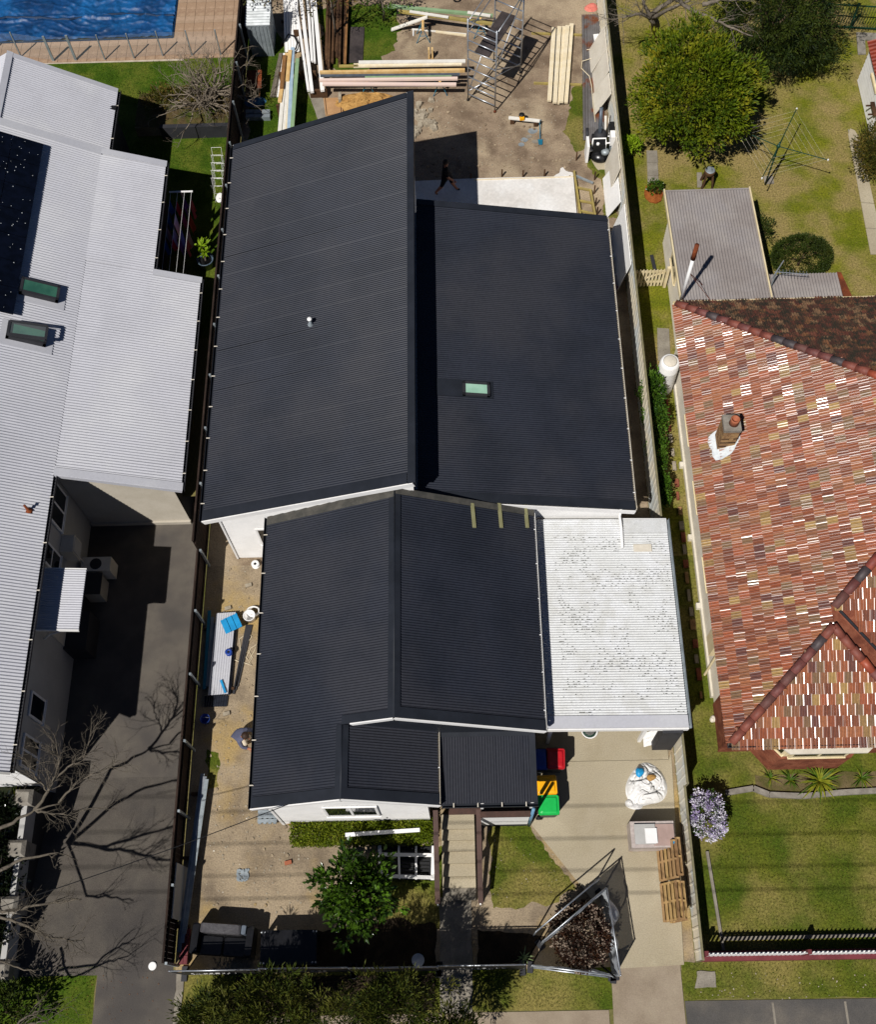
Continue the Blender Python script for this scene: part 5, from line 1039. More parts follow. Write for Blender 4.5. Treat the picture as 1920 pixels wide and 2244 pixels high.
b = W(1188, 1662, 1.0); wheelie('dark blue lidded wheelie bin hidden in shade near porch', (b.x - .12, b.y - .05, .05), 0, M['blue_d'])
# hose bucket, papers, bulk bag, tile pallet, pallets
p = W(1290, 1606, .05); t = thing('hose_bucket', 'white tub holding coiled green hose under the carport front', 'bucket', (p.x, p.y, .052)); MB().lathe((p.x, p.y, .052), [(.19, 0), (.24, .34), (.26, .36), (.22, .35), (.18, .05)], 18).build('tub', M['white'], t, True)
mb = MB(); mb.tube([(p.x + .185 * math.cos(k * .5), p.y + .185 * math.sin(k * .5), .33 + .003 * k) for k in range(38)], .022, 6); mb.build('hose', M['green_d'], t, True)
p = W(1430, 1622, .06); single('crumpled_sheet', MB().grid(lambda u, v: (p.x - .28 + u * .5, p.y - .2 + v * .42 + .12 * u, .058 + .03 * abs(noise.noise((u * 5, v * 5, 1))) + .05 * u * v), 8, 8), M['white'], 'crumpled white sheet leaning by the carport post', 'sheet')
def lumpy(c, rx, ry, h, seed, nn=1.6, amp=.3):
    def fn(u, v):
        a = u * 2 * math.pi; r = v; k = 1 + .12 * math.sin(2 * a + 1) + .08 * math.sin(3 * a + seed); x = c[0] + rx * r * k * math.cos(a); y = c[1] + ry * r * k * math.sin(a)
        e = max(0, 1 - r ** 4); f = noise.noise((x * nn, y * nn, seed)); g = abs(noise.noise((x * nn * 2.7, y * nn * 2.7, seed + 3)))
        g2 = 1 - abs(noise.noise((x * nn * 1.5 + 3, y * nn * 1.5, seed + 9))) * 2; g3 = abs(noise.noise((x * nn * 5, y * nn * 5, seed)))
        cz = math.exp(-(noise.noise((x * nn * .8 + 1.7, y * nn * .8, seed + 2)) / .045) ** 2) + .7 * math.exp(-(noise.noise((x * nn * 1.5, y * nn * 1.5 + 4, seed + 6)) / .05) ** 2)
        return (x, y, c[2] + h * e * max(.1, .72 + amp * .6 * f + amp * .25 * g + amp * .1 * g3 - amp * .9 * cz))
    return fn
p = W(1418, 1718, .2); t = thing('bulk_bag', 'crumpled white bulk bag of sand on the concrete driveway', 'bag', (p.x, p.y, .05)); MB().grid(lumpy((p.x, p.y, .05), .56, .7, .36, 3, 2.4, .42), 140, 60).build('bag', M['bag'], t, True)
q = W(1403, 1690, .42); MB().grid(lumpy((q.x, q.y, .33), .12, .16, .12, 1, 5, .4), 16, 6).build('blue_liner', M['blue'], t, True); q = W(1428, 1702, .4); MB().grid(lumpy((q.x, q.y, .33), .13, .11, .1, 7, 5, .3), 16, 6).build('sand_fill', M['sand'], t, True)
q = W(1394, 1757, .2); MB().grid(lumpy((q.x, q.y, .05), .26, .22, .2, 5, 3, .4), 40, 16).build('bag_corner', M['bag'], t, True)
p0 = W(1375, 1868, .05); t = thing('wrapped_tile_pallet', 'plastic wrapped pallet of boxes standing on the concrete driveway', 'pallet', (p0.x + .6, p0.y + .35, .05)); x0, y0_ = p0.x + .05, p0.y + .03
for k in range(5): MB().box(x0 + k * .28, x0 + k * .28 + .1, y0_, y0_ + .72, .05, .16).build('pallet_runner', M['timber_b'], t)
MB().box(x0 - .02, x0 + 1.24, y0_ - .01, y0_ + .73, .161, .86).build('wrapped_boxes', M['wrap'], t); MB().box(x0 + .62, x0 + 1.22, y0_ + .04, y0_ + .64, .861, .9).build('box_lid', M['card'], t)
MB().box(x0 + .08, x0 + .68, y0_ + .08, y0_ + .64, .902, .945).build('white_carton', M['render_w'], t); MB().box(x0 + .38, x0 + .72, y0_ + .1, y0_ + .52, .946, .965).build('document_sleeve', M['white'], t); MB().lathe((x0 + 1.15, y0_ + .12, .9), [(.05, 0), (.05, .06)], 12).build('tape_roll', M['blue'], t)
def pallet_mesh(L=1.1, Wd=1.1):
    out = []
    for k in range(5): out.append(('deck_board', (-L / 2 + k * (L - .11) / 4, -L / 2 + k * (L - .11) / 4 + .11, -Wd / 2, Wd / 2, .1, .122)))
    for k in range(3): out.append(('runner', (-L / 2, L / 2, -Wd / 2 + k * (Wd - .05) / 2, -Wd / 2 + k * (Wd - .05) / 2 + .05, .02, .1)))
    for k in range(4): out.append(('base_board', (-L / 2 + k * (L - .12) / 3, -L / 2 + k * (L - .12) / 3 + .12, -Wd / 2, Wd / 2, 0, .02)))
    return out
tones = [mk('pallet_a', 'ab8a62', '977852', 4, fine=30, fa=.15), mk('pallet_b', '997854', '866848', 4, fine=30, fa=.15), mk('pallet_c', 'b89868', 'a68858', 4, fine=30, fa=.15)]
for k, (py, lean, dx, lab) in enumerate(((1885, -1.3, 0, 'timber pallet leaning on cream fence next to wrapped boxes'), (1980, -1.3, 0, 'timber pallet leaning on cream fence at its street end'), (1890, -1.22, -.16, 'outer timber pallet propped over another next to wrapped boxes'), (1978, -1.22, -.16, 'outer timber pallet propped over another at street end'))):
    q = W(1500, py); t = thing('timber_pallet', lab, 'pallet', (5.95 + dx, q.y, .42), 'pallets leaning on the fence')
    for nm, b in pallet_mesh(.95, 1.05): MB().box(*b).build(nm, tones[rnd.randrange(3)], t, local=True)
    t.rotation_euler = (0, lean, 0); t.location = (6.0 + dx, q.y, .52)
# sofa, glass table, lids, frame, plank
sx, sy = W(498, 2062).x, W(498, 2062).y
t = thing('leather_sofa', 'black leather sofa dumped in the shaded front yard corner', 'sofa', (sx, sy, 0)); t.rotation_euler[2] = -.08
def cush(x0, x1, y0, y1, z0, z1, r=.06):
    mb = MB(); rg = lambda i, z: [(x0 + i, y0 + i * .5, z), (x1 - i, y0 + i * .5, z), (x1, y0 + r, z), (x1, y1 - r, z), (x1 - i, y1 - i * .5, z), (x0 + i, y1 - i * .5, z), (x0, y1 - r, z), (x0, y0 + r, z)]
    mb.hexa(rg(r, z0), rg(r, z1 - r * .6)); k = mb
    a = rg(r, z1 - r * .6); c = Vector(((x0 + x1) / 2, (y0 + y1) / 2, 0)); b = [(c.x + (p[0] - c.x) * .9, c.y + (p[1] - c.y) * .88, z1) for p in a]; mb.hexa(a, b); return mb
cush(-.85, .85, -.45, .42, .08, .34).build('base', M['black_gloss'], t, local=True)
for x0, x1 in ((-.66, 0), (.005, .66)): cush(x0, x1, -.46, .14, .34, .5).build('seat_cushion', M['black_gloss'], t, local=True)
cush(-.64, .5, .12, .44, .34, .86, .05).build('backrest', mk('leather_grey', '3f3d40', '4a484a', 4, fine=20, fa=.25, rough=.42, bump=.4, bs=6), t, local=True)
for x0, x1 in ((-.88, -.67), (.67, .88)): cush(x0, x1, -.46, .44, .1, .78, .07).build('armrest', M['black_gloss'], t, local=True)
cush(.52, .66, .14, .44, .34, .84, .04).build('side_cushion', M['steel_b'], t, local=True)
for x in (-.75, .75):
    for y in (-.38, .36): MB().box(x - .04, x + .04, y - .04, y + .04, 0, .08).build('foot', M['black'], t, local=True)
a, b, c, d = W(577, 2042, .8), W(690, 2042, .8), W(690, 2108, .8), W(577, 2110, .8); x0, x1, y0, y1 = a.x - .06, b.x + .06, c.y - .05, a.y + .05
t = thing('black_table', 'black table with chrome studs at each corner beside the sofa', 'table', ((x0 + x1) / 2, (y0 + y1) / 2, 0)); MB().box(x0, x1, y0, y1, .74, .78).build('tabletop', M['black_gloss'], t)
for x in (x0 + .06, x1 - .06):
    for y in (y0 + .05, y1 - .05):
        MB().box(x - .05, x + .05, y - .05, y + .05, 0, .74).build('leg', M['black'], t)
        for s in (-.045, .045): MB().lathe((x + s, y, .78), [(.03, 0), (.028, .015), (.01, .024)], 10).build('stud', M['steel'], t, True)
p = W(916, 2103, .4); t = thing('plastic_dish', 'round white plastic dish in shade behind black fence', 'dish', (p.x, p.y, 0)); MB().lathe((p.x, p.y, .3), [(.1, 0), (.16, .03), (.18, .06), (.17, .055), (.02, .02)], 22).build('bowl', M['white'], t, True); MB().lathe((p.x, p.y, 0), [(.12, 0), (.05, .02), (.04, .3)], 12).build('stand', M['black'], t, True)
p = W(334, 2116, .03); single('round_lid', MB().lathe((p.x, p.y, dz(p.y) + .0), [(.115, 0), (.115, .012), (.1, .02)], 24), M['white'], 'round white lid lying on the asphalt driveway', 'lid')
t = thing('window_sash', 'white painted window frame lying on black boards by the steps', 'frame', W(890, 1890)); q = [W(832, 1852, .2), W(950, 1853, .2), W(948, 1928, .2), W(836, 1924, .2)]
for u in (0, .355, .68, 1): MB().beam(q[0].lerp(q[1], u) + UP * .02, q[3].lerp(q[2], u) + UP * .02, .1 if u in (0, 1) else .06, .06).build('stile', M['white'], t)
for v in (.28, .93): MB().beam(q[0].lerp(q[3], v) - UP * .012 + UP * .05, q[1].lerp(q[2], v) + UP * .04, .1, .05).build('rail', M['white'], t)
for k in range(9):
    v = k / 9; MB().beam(q[0].lerp(q[3], v + .05) - UP * .15, q[1].lerp(q[2], v + .05) - UP * .15, .085, .03).build('backing_board', M['black'], t)
for e in (.02, .5, .95): MB().beam(q[0].lerp(q[1], e) - UP * .19, q[3].lerp(q[2], e) - UP * .19, .08, .05).build('bearer', M['black'], t)
for e in (.02, .95): MB().beam(q[0].lerp(q[1], e) - UP * .07, q[3].lerp(q[2], e) - UP * .07, .05, .13).build('spacer', M['black'], t)
single('white_plank', MB().beam(W(757, 1829, .66), W(920, 1818, .66), .11, .05), M['white'], 'long white plank resting on top of the clipped hedge', 'plank')
# pallet of grey slats at the cottage corner, scraps on the dirt
p = W(588, 1788); t = thing('slat_stack', 'stack of pale grey slats beside the cottage corner', 'slats', (p.x, p.y, 0))
for k in range(4): MB().box(p.x - .28, p.x + .3, p.y - .22 + k * .13, p.y - .12 + k * .13, .2, .23).build('slat', M['galv'], t)
for k in range(4): MB().box(p.x - .26 + k * .15, p.x - .17 + k * .15, p.y - .25, p.y + .3, .1, .2).build('slat', M['galv'], t)
MB().box(p.x - .25, p.x - .15, p.y - .2, p.y + .25, 0, .1).build('bearer', M['timber_o'], t); MB().box(p.x + .15, p.x + .25, p.y - .2, p.y + .25, 0, .1).build('bearer', M['timber_o'], t)
def debris(name, region, n, r, mat, z=.004):
    mb = MB()
    for i in range(n):
        q = W(rnd.uniform(region[0], region[2]), rnd.uniform(region[1], region[3])); s = r * rnd.uniform(.4, 1.5); a = rnd.uniform(0, 6); pts = [(q.x + s * math.cos(a + k * 2 * math.pi / 5) * rnd.uniform(.6, 1.2), q.y + s * math.sin(a + k * 2 * math.pi / 5) * rnd.uniform(.6, 1.2)) for k in range(5)]
        mb.prism(pts, z - .01, z + s * rnd.uniform(.3, .8))
    return tag(mb.build(name, mat), kind='stuff')
debris('stones', (450, 1740, 680, 2000), 150, .025, M['rubble']); debris('stones', (450, 1240, 545, 1740), 90, .022, M['rubble']); debris('stones', (920, 200, 1260, 390), 260, .025, M['rubble']); debris('stones', (860, 20, 1250, 200), 120, .022, M['rubble']); debris('scraps', (450, 1760, 640, 1960), 18, .018, M['white_off']); debris('gravel_pile', (520, 1905, 545, 1930), 130, .03, M['galv'], .02)
debris('clods', (905, 230, 1250, 390), 130, .05, M['soil_back']); debris('clods', (450, 1240, 640, 2000), 120, .035, M['soil_front']); debris('leaf_litter', (140, 2130, 350, 2244), 50, .011, mk('leaf_litter', '84563a', '6a4a2c', 4, fine=20, fa=.2), .031); debris('leaf_litter', (1530, 2130, 1900, 2190), 60, .018, M['rubble']); debris('leaf_litter', (1080, 1830, 1240, 1980), 60, .015, M['rubble'], .01)
for i, (px, py) in enumerate(((632, 1892), (545, 1285), (500, 1335), (497, 1566))):
    q = W(px, py); single('brick', MB().beam((q.x - .1, q.y, .04), (q.x + .1, q.y + .05, .04), .11, .08), M['terracotta'] if i == 0 else M['rubble'], ['orange brick lying on the dirt front yard', 'pale stone on dirt near the white reel', 'pale stone on dirt between reel and roof sheets', 'broken dark edged block on dirt below the roof sheets'][i], 'brick')
# long metal flashings, board and bricks along the western fence
t = thing('metal_flashings', 'long pale blue metal flashings stacked along the western fence', 'flashing', W(420, 1870))
for k, (xa_, xb_) in enumerate(((444, 392), (449, 399), (453, 404))):
    MB().beam(W(xa_, 1695 + 6 * k, .25 + .04 * k), W(xb_, 2085 - 20 * k, .25 + .04 * k), .12, .03).build('flashing', M['galv'] if k != 1 else M['steel'], t)
for py in (1740, 1880, 2030): q = W(445 - (py - 1695) * .133, py, .1); MB().box(q.x - .25, q.x + .2, q.y - .04, q.y + .04, 0, .235).build('bearer', M['timber_o'], t)
q = W(402, 1910, .6); single('grey_board', MB().hexa([(-8.28, 2.9, 0), (-8.25, 2.9, 0), (-8.25, 4.4, 0), (-8.28, 4.4, 0)][::-1], [(-8.33, 2.9, 1.15), (-8.3, 2.9, 1.15), (-8.3, 4.4, 1.15), (-8.33, 4.4, 1.15)][::-1]), M['render_w'], 'flat grey board leaning on the western paling fence', 'board')
t = thing('brick_stack', 'stack of dark red bricks against the western fence corner', 'bricks', (-8.05, 2.2, 0))
for k in range(4):
    for j in range(3):
        for s in range(2): MB().box(-8.24 + s * .12, -8.13 + s * .12, 1.75 + k * .24, 1.975 + k * .24, j * .08, j * .08 + .074).build('brick', M['maroon'], t)
# ================================================================== WEST SIDE YARD
t = thing('roofing_sheets', 'pile of new corrugated roof sheets, pale side up, on dirt', 'roof sheets', W(480, 1440)); q0, q1 = W(472, 1345, .12), W(518, 1345, .12)
for k in range(4):
    o = W(480, 1346, .1) + UP * (.035 * k); e = W(462, 1525, .1) + UP * (.035 * k); MB().corr(o + Vector((-.02 * k, 0, 0)), e - o, Vector((.62, .03, 0)), .0762, .012).build('sheet', M['roof_white'] if k == 3 else M['roof_dark'], t, True)
o = W(448, 1525, .06); MB().corr(o, Vector((-.02, -.35, 0)), Vector((.75, 0, 0)), .0762, .014).build('sheet', M['roof_dark'], t, True)
for py in (1370, 1440, 1510): q = W(490, py); MB().box(q.x - .4, q.x + .35, q.y - .04, q.y + .04, 0, .09).build('bearer', M['timber_o'], t)
p = W(507, 1367, .3); u = Vector((.75, .36, 0)).normalized(); v = Vector((-u.y, u.x, 0)); t = thing('blue_sheet', 'bright blue ribbed offcut resting on the pale roof sheets', 'sheet', p)
o = p - u * .28 - v * .24; mb = MB()
for k in range(3):
    a = o + u * (.19 * k); mb.hexa([a, a + u * .15, a + u * .15 + v * .5, a + v * .5], [a + UP * .012, a + u * .15 + UP * .012, a + u * .15 + v * .5 + UP * .012, a + v * .5 + UP * .012]); b_ = a + u * .15; mb.hexa([b_, b_ + u * .04, b_ + u * .04 + v * .5, b_ + v * .5], [b_ + UP * .04, b_ + u * .035 + UP * .04, b_ + u * .035 + v * .5 + UP * .04, b_ + v * .5 + UP * .04])
mb.build('offcut', M['blue'], t); MB().box(p.x - .1, p.x + .1, p.y - .1, p.y + .1, .18, .3).build('support', M['roof_white'], t)
t = thing('blue_flashings', 'blue and grey metal strips beside the pale roof sheets', 'flashing', W(458, 1440))
for k, (xa_, xb_, m_) in enumerate(((459, 448, 'teal'), (466, 455, 'galv'), (472, 462, 'steel_b'))): MB().beam(W(xa_, 1338 + 14 * k, .12), W(xb_, 1510 - 6 * k, .12), .1, .05).build('strip', M[m_], t)
for py in (1380, 1470): q = W(461, py); MB().box(q.x - .2, q.x + .2, q.y - .03, q.y + .03, 0, .1).build('bearer', M['timber_o'], t)
t = thing('dark_battens', 'bundle of dark metal battens beside the pale roof sheets', 'battens', W(530, 1440))
for k in range(3): MB().beam(W(541 + k * 5, 1370, .04), W(512 + k * 4, 1520 - 8 * k, .04), .07, .06).build('batten', M['charcoal'], t)
def reel(name, label, p, r, h, m1, m2): 
    t = thing(name, label, 'reel', p); MB().lathe(p, [(r, 0), (r, .02), (r * .62, .025), (r * .62, h - .025), (r, h - .02), (r, h), (r * .35, h), (r * .3, h - .05)], 22).build('spool', M[m1], t, True); MB().lathe(Vector(p) + UP * (h + .001), [(r * .34, 0), (r * .34, .004)], 14).build('hub', M[m2], t); return t
q = W(561, 1239); reel('cable_reel', 'white cable reel on dirt below the white end wall', (q.x, q.y, 0), .13, .16, 'white', 'black')
q = W(502, 1430, .25); reel('cable_reel', 'small blue cable reel standing on pale roof sheets', (q.x, q.y, .22), .11, .13, 'blue_d', 'black')
q = W(548, 1352, .2); t = thing('white_tub', 'white tub tipped against a coil beside the cottage gutter', 'tub', (q.x, q.y, 0)); MB().lathe((q.x, q.y, 0), [(.14, 0), (.18, .36), (.2, .38), (.17, .37), (.13, .04)], 20).build('tub', M['white'], t, True); mb = MB(); mb.tube([(q.x + .08 + .2 * math.cos(k * .4), q.y + .22 + .16 * math.sin(k * .4), .06 + .004 * k) for k in range(34)], .03, 6); mb.build('coil', M['white'], t, True)
mb = MB(); pts = [W(x, y, .03) for x, y in ((505, 1442), (520, 1448), (545, 1455), (553, 1440), (545, 1425), (535, 1435), (545, 1448), (558, 1425), (562, 1412), (550, 1420), (540, 1440), (552, 1458), (530, 1450), (525, 1400), (545, 1385), (552, 1395), (545, 1405))]; mb.tube(pts, .012, 5); single('loose_cable', mb, M['timber_p'], 'loose cream cable looping over dirt beside roof sheets', 'cable')
single('blue_offcut', MB().beam(W(484, 1490, .26), W(494, 1518, .26), .07, .03), M['blue'], 'narrow blue offcut lying on lower end of roof sheets', 'offcut')
q = W(451, 1577, .15); t = thing('blue_bucket', 'dark blue bucket in fence shade on the dirt', 'bucket', (q.x, q.y, 0)); MB().lathe((q.x, q.y, 0), [(.11, 0), (.15, .3), (.16, .31), (.14, .3), (.1, .03)], 18).build('pail', M['blue_d'], t, True); mb = MB(); mb.tube([(q.x + .15 * math.cos(a * .31), q.y + .02, .3 + .08 * math.sin(a * .31)) for a in range(11)], .006, 4); mb.build('handle', M['steel'], t)
# ------------------------------------------------------------------ people
def person(name, label, joints, edges, radii, loc, rz, parts):
    t = thing(name, label, 'person', loc); t.rotation_euler[2] = rz
    me = bpy.data.meshes.new('body'); me.from_pydata(joints, edges, []); o = bpy.data.objects.new('body', me); col.objects.link(o); o.parent = t
    md = o.modifiers.new('skin', 'SKIN'); sk = me.skin_vertices[0].data if me.skin_vertices else None
    if sk is None:
        bm = bmesh.new(); bm.from_mesh(me); bm.verts.layers.skin.verify(); bm.to_mesh(me); bm.free(); sk = me.skin_vertices[0].data
    for i, r in enumerate(radii): sk[i].radius = (r, r) if not isinstance(r, tuple) else r
    sk[0].use_root = True
    ss = o.modifiers.new('sub', 'SUBSURF'); ss.levels = 2; ss.render_levels = 2
    dg = bpy.context.evaluated_depsgraph_get(); ev = o.evaluated_get(dg); nm = bpy.data.meshes.new_from_object(ev); o.modifiers.clear(); o.data = nm
    for m_ in parts: nm.materials.append(M[m_[0]])
    for pl in nm.polygons:
        pl.use_smooth = True; c = pl.center
        for k, (mn, test) in enumerate(parts):
            if test(c): pl.material_index = k; break
    return t
# crouching worker in grey hoodie beside the cottage wall, facing the wall (+x)
J = [(0, 0, .3), (-.02, 0, .5), (.06, 0, .72), (.22, 0, .92), (.32, 0, 1.0), (.4, 0, 1.1), (.44, 0, 1.2),
     (.3, .11, .34), (.12, .13, .1), (.26, .14, .05), (.3, -.13, .34), (.12, -.16, .1), (.3, -.18, .05),
     (.22, .2, .88), (.3, .3, .66), (.52, .26, .55), (.6, .24, .54), (.22, -.2, .88), (.34, -.28, .66), (.52, -.2, .5), (.6, -.18, .48)]
Eg = [(0, 1), (1, 2), (2, 3), (3, 4), (4, 5), (5, 6), (0, 7), (7, 8), (8, 9), (0, 10), (10, 11), (11, 12), (3, 13), (13, 14), (14, 15), (15, 16), (3, 17), (17, 18), (18, 19), (19, 20)]
Rd = [.17, .17, .19, .17, .07, .1, .09, .1, .06, .05, .1, .06, .05, .08, .06, .045, .04, .08, .06, .045, .04]
q = W(533, 1612, .4)
def hand_fingers(t, c, d, mat):
    d = Vector(d).normalized(); s = d.cross(UP).normalized()
    for k in range(4):
        b = Vector(c) + s * (.028 * (k - 1.5)); L = (.07, .08, .076, .06)[k]; MB().tube([b, b + d * L * .55 - UP * .006, b + d * L - UP * .03], [.011, .01, .007], 6).build('finger', mat, t, True, local=True)
    b = Vector(c) + s * .05 - d * .04; MB().tube([b, b + s * .03 + d * .02, b + s * .03 + d * .055], [.012, .011, .008], 6).build('thumb', mat, t, True, local=True)
t = person('person', 'person in grey hooded top and beige shorts crouching by the cottage wall', J, Eg, Rd, (q.x - .12, q.y, 0), -.5,
    [('white', lambda c: c.z < .085), ('skin', lambda c: c.z < .25 and c.x < .34), ('cloth_be', lambda c: c.z < .46), ('skin', lambda c: c.x > .48 and c.z < .7), ('skin', lambda c: c.z > 1.02), ('cloth_gr', lambda c: True)])
MB().lathe((.38, 0, 1.09), [(.06, -.03), (.115, .03), (.12, .1), (.09, .17), (.02, .2)], 14).build('hair', M['hair'], t, True, local=True)
MB().tube([(.5, -.02, 1.13), (.535, -.02, 1.1), (.53, -.02, 1.08)], [.012, .016, .012], 6).build('nose', M['skin'], t, True, local=True)
for s in (-1, 1): MB().tube([(.41, s * .1, 1.12), (.42, s * .115, 1.16)], .016, 6).build('ear', M['skin'], t, True, local=True); MB().lathe((.515, s * .035, 1.14), [(.006, 0), (.01, .006), (.006, .012)], 8).build('eye', M['black'], t, local=True)
MB().box(.505, .512, -.03, .03, 1.065, 1.072).build('mouth', M['maroon'], t, local=True)
hand_fingers(t, (.61, .24, .54), (1, 0, -.3), M['skin']); hand_fingers(t, (.61, -.18, .48), (1, 0, -.3), M['skin'])
# walking worker in the shade on the new slab
J = [(0, 0, .95), (0, 0, 1.15), (0, 0, 1.38), (0, 0, 1.5), (.03, 0, 1.6), (.03, 0, 1.72), (.16, .09, .85), (.22, .1, .48), (.42, .1, .1), (.54, .1, .06), (-.06, -.09, .85), (-.16, -.1, .5), (-.42, -.1, .14), (-.32, -.1, .06), (0, .2, 1.42), (-.08, .26, 1.14), (.04, .27, .92), (.07, .27, .83), (0, -.2, 1.42), (.08, -.26, 1.14), (.24, -.24, .98), (.3, -.23, .92)]
Eg = [(0, 1), (1, 2), (2, 3), (3, 4), (4, 5), (0, 6), (6, 7), (7, 8), (8, 9), (0, 10), (10, 11), (11, 12), (12, 13), (2, 14), (14, 15), (15, 16), (16, 17), (2, 18), (18, 19), (19, 20), (20, 21)]
Rd = [.16, .16, .18, .06, .1, .085, .11, .075, .045, .04, .11, .075, .045, .04, .08, .055, .042, .04, .08, .055, .042, .04]
q = W(978, 428, .12)
t = person('person', 'person in dark shirt and shorts walking across the shaded slab', J, Eg, Rd, (q.x, q.y + .12, .1), 0,
    [('black', lambda c: c.z < .11), ('skin', lambda c: c.z < .52), ('cloth_bk', lambda c: c.z < .98 and abs(c.y) < .2), ('skin', lambda c: c.z > 1.5), ('skin', lambda c: abs(c.y) > .19 and c.z < 1.2), ('cloth_bk', lambda c: True)])
MB().lathe((.01, 0, 1.62), [(.08, -.02), (.11, .04), (.115, .1), (.08, .17), (.02, .19)], 14).build('hair', M['hair'], t, True, local=True)
MB().tube([(.125, 0, 1.67), (.155, 0, 1.64), (.14, 0, 1.63)], [.01, .014, .01], 6).build('nose', M['skin'], t, True, local=True)
for s in (-1, 1): MB().tube([(.03, s * .1, 1.63), (.03, s * .11, 1.68)], .014, 6).build('ear', M['skin'], t, True, local=True)
hand_fingers(t, (.08, .27, .8), (.2, 0, -1), M['skin']); hand_fingers(t, (.33, -.23, .9), (1, 0, -.6), M['skin'])
# ================================================================== BACK YARD
def rg(x, y): return (840 + x / 3.283, y / 3.283)           # crop coordinates of the back yard
sc = thing('scaffold_tower', 'aluminium scaffold tower with dark platform on the dirt back yard', 'scaffold', W(1090, 200))
fl, fr = W(1026, 221), W(1084.6, 247); bk = Vector((1.12, 2.1, 0)); fl.z = fr.z = .0
ft = [fl, fr, fr + bk, fl + bk]; Ht = 4.05
for k, p in enumerate(ft):
    MB().tube([p + UP * .12, p + UP * Ht], .03, 8).build('standard', M['steel'], sc, True); MB().lathe(p, [(.05, 0), (.06, .06), (.03, .12)], 10).build('castor', M['rust'] if k == 1 else M['black'], sc, True)
for a, b in ((0, 1), (3, 2)):
    for k in range(9): MB().tube([ft[a] + UP * (.35 + .45 * k), ft[b] + UP * (.35 + .45 * k)], .026, 6).build('rung', M['steel'], sc, True)
for a, b, z0, z1 in ((0, 3, .4, 2.2), (1, 2, 2.2, .4), (0, 3, 3.9, 2.2), (1, 2, 2.2, 3.9), (0, 3, 3.9, 3.9), (0, 2, .5, .5), (1, 2, 3.9, 3.9), (0, 3, 3.4, 3.4)): MB().tube([ft[a] + UP * z0, ft[b] + UP * z1], .022, 6).build('brace', M['steel'], sc, True)
c0 = (ft[0] + ft[1]) / 2 + UP * 2.66; c1 = (ft[3] + ft[2]) / 2 + UP * 2.66; MB().beam(c0, c1, .62, .06).build('platform', M['ply_black'], sc)
def trestle(label, p, rz, h=.75, L=.8):
    t = thing('trestle', label, 'trestle', (p.x, p.y, 0), 'blue steel trestles'); t.rotation_euler[2] = rz
    MB().box(-L / 2, L / 2, -.05, .05, h - .06, h).build('top_bar', M['timber_y'], t, local=True)
    for sx in (-1, 1):
        for sy in (-1, 1): MB().tube([(sx * L * .4, sy * .03, h - .06), (sx * L * .46, sy * .28, 0)], .018, 6).build('leg', M['teal'], t, local=True)
        MB().tube([(sx * L * .43, -.17, .35), (sx * L * .43, .17, .35)], .012, 5).build('brace', M['teal'], t, local=True)
    return t
trestle('blue trestle under the west end of pink boards', W(808, 200), math.pi / 2, .78, .62); trestle('blue trestle under pale timber near the scaffold', W(965, 200), math.pi / 2, .78, .62)
trestle('blue trestle under the short diagonal board end', W(928, 85), math.pi / 2, .7, .6); trestle('blue trestle beneath the scaffold carrying green board', W(1053, 75), math.pi / 2, .7, .6)
def plank(name, label, a, b, wd, th, mat, za, zb=None, cat='timber', group=None): return single(name, MB().beam(W(*a, za), W(*b, za if zb is None else zb), wd, th), M[mat], label, cat, group)
H1 = .83
def pl2(label, x0, y0, x1, y1, wd, mat, z, th=.06, name='timber_board'): return plank(name, label, (x0, y0), (x1, y1), wd, th, mat, z, None, 'board', 'boards lying across the blue trestles')
pl2('pale primed board at back of the long timber pile', 775, 145, 1012, 140, .2, 'timber_p', H1 + .0); pl2('wide cream board on top at the back of timber pile', 786, 138, 1020, 135, .16, 'timber_w', H1 + .06)
pl2('yellow pine beam in the long timber pile', 701, 160, 1019, 155, .12, 'timber_y', H1 + .04, .12); pl2('steel grey beam between yellow and pink boards', 702, 167, 1008, 164, .1, 'steel_b', H1 + .02)
pl2('green treated board in front of the steel beam', 800, 170, 990, 166, .12, 'timber_g', H1); pl2('salmon pine board behind the pink primed board', 700, 177, 1003, 173, .12, 'timber_pk', H1 + .02, .09); pl2('pink primed board along the front of timber pile', 707, 185, 1000, 186, .14, 'timber_pk', H1 + .0, .08)
pl2('short olive post end at back of timber pile', 743, 146, 786, 146, .12, 'timber_tr', H1 - .0)
pl2('long pale green beam behind the diagonal board', 850, 14, 1080, 36, .14, 'timber_g', .78, .1); pl2('pale yellow beam beside the pale green one', 875, 26, 1085, 54, .14, 'timber_tr', .76, .08); pl2('cream offcut board lying on the pale yellow beam', 898, 26, 983, 39, .12, 'timber_w', .84, .04)
pl2('cream offcut lying on pale green beam near scaffold', 1025, 28, 1075, 36, .14, 'timber_w', .86, .04)
single('diagonal_board', MB().beam(W(858, 66, .06), W(937, 38, .8), .16, .05), M['timber_w'], 'cream board sloping from trestle down to the dirt', 'board')
single('lath', MB().beam(W(903, 65, .03), W(1022, 76, .03), .07, .04), M['timber_w'], 'thin white lath lying on dirt beyond trestles', 'board'); single('lath', MB().beam(W(955, 70, .03), W(1022, 79, .03), .1, .05), M['timber_p'], 'pale short batten lying on dirt beside the scaffold', 'board'); single('peg', MB().beam(W(906, 66, .0), W(906, 81, .0) + UP * .05, .05, .05), M['white'], 'short white peg standing in dirt by the lath', 'peg')
for k in range(2): q = W(944, 127); single('post_offcut', MB().box(q.x - .1 + k * .14, q.x - .03 + k * .14, q.y - .1, q.y + .05, 0, .5), M['timber_y'], ['pine peg behind long timber pile, left of a pair', 'pine peg behind long timber pile, right of a pair'][k] if False else 'pine peg standing just behind the long timber pile', 'peg', 'pair of pine pegs')
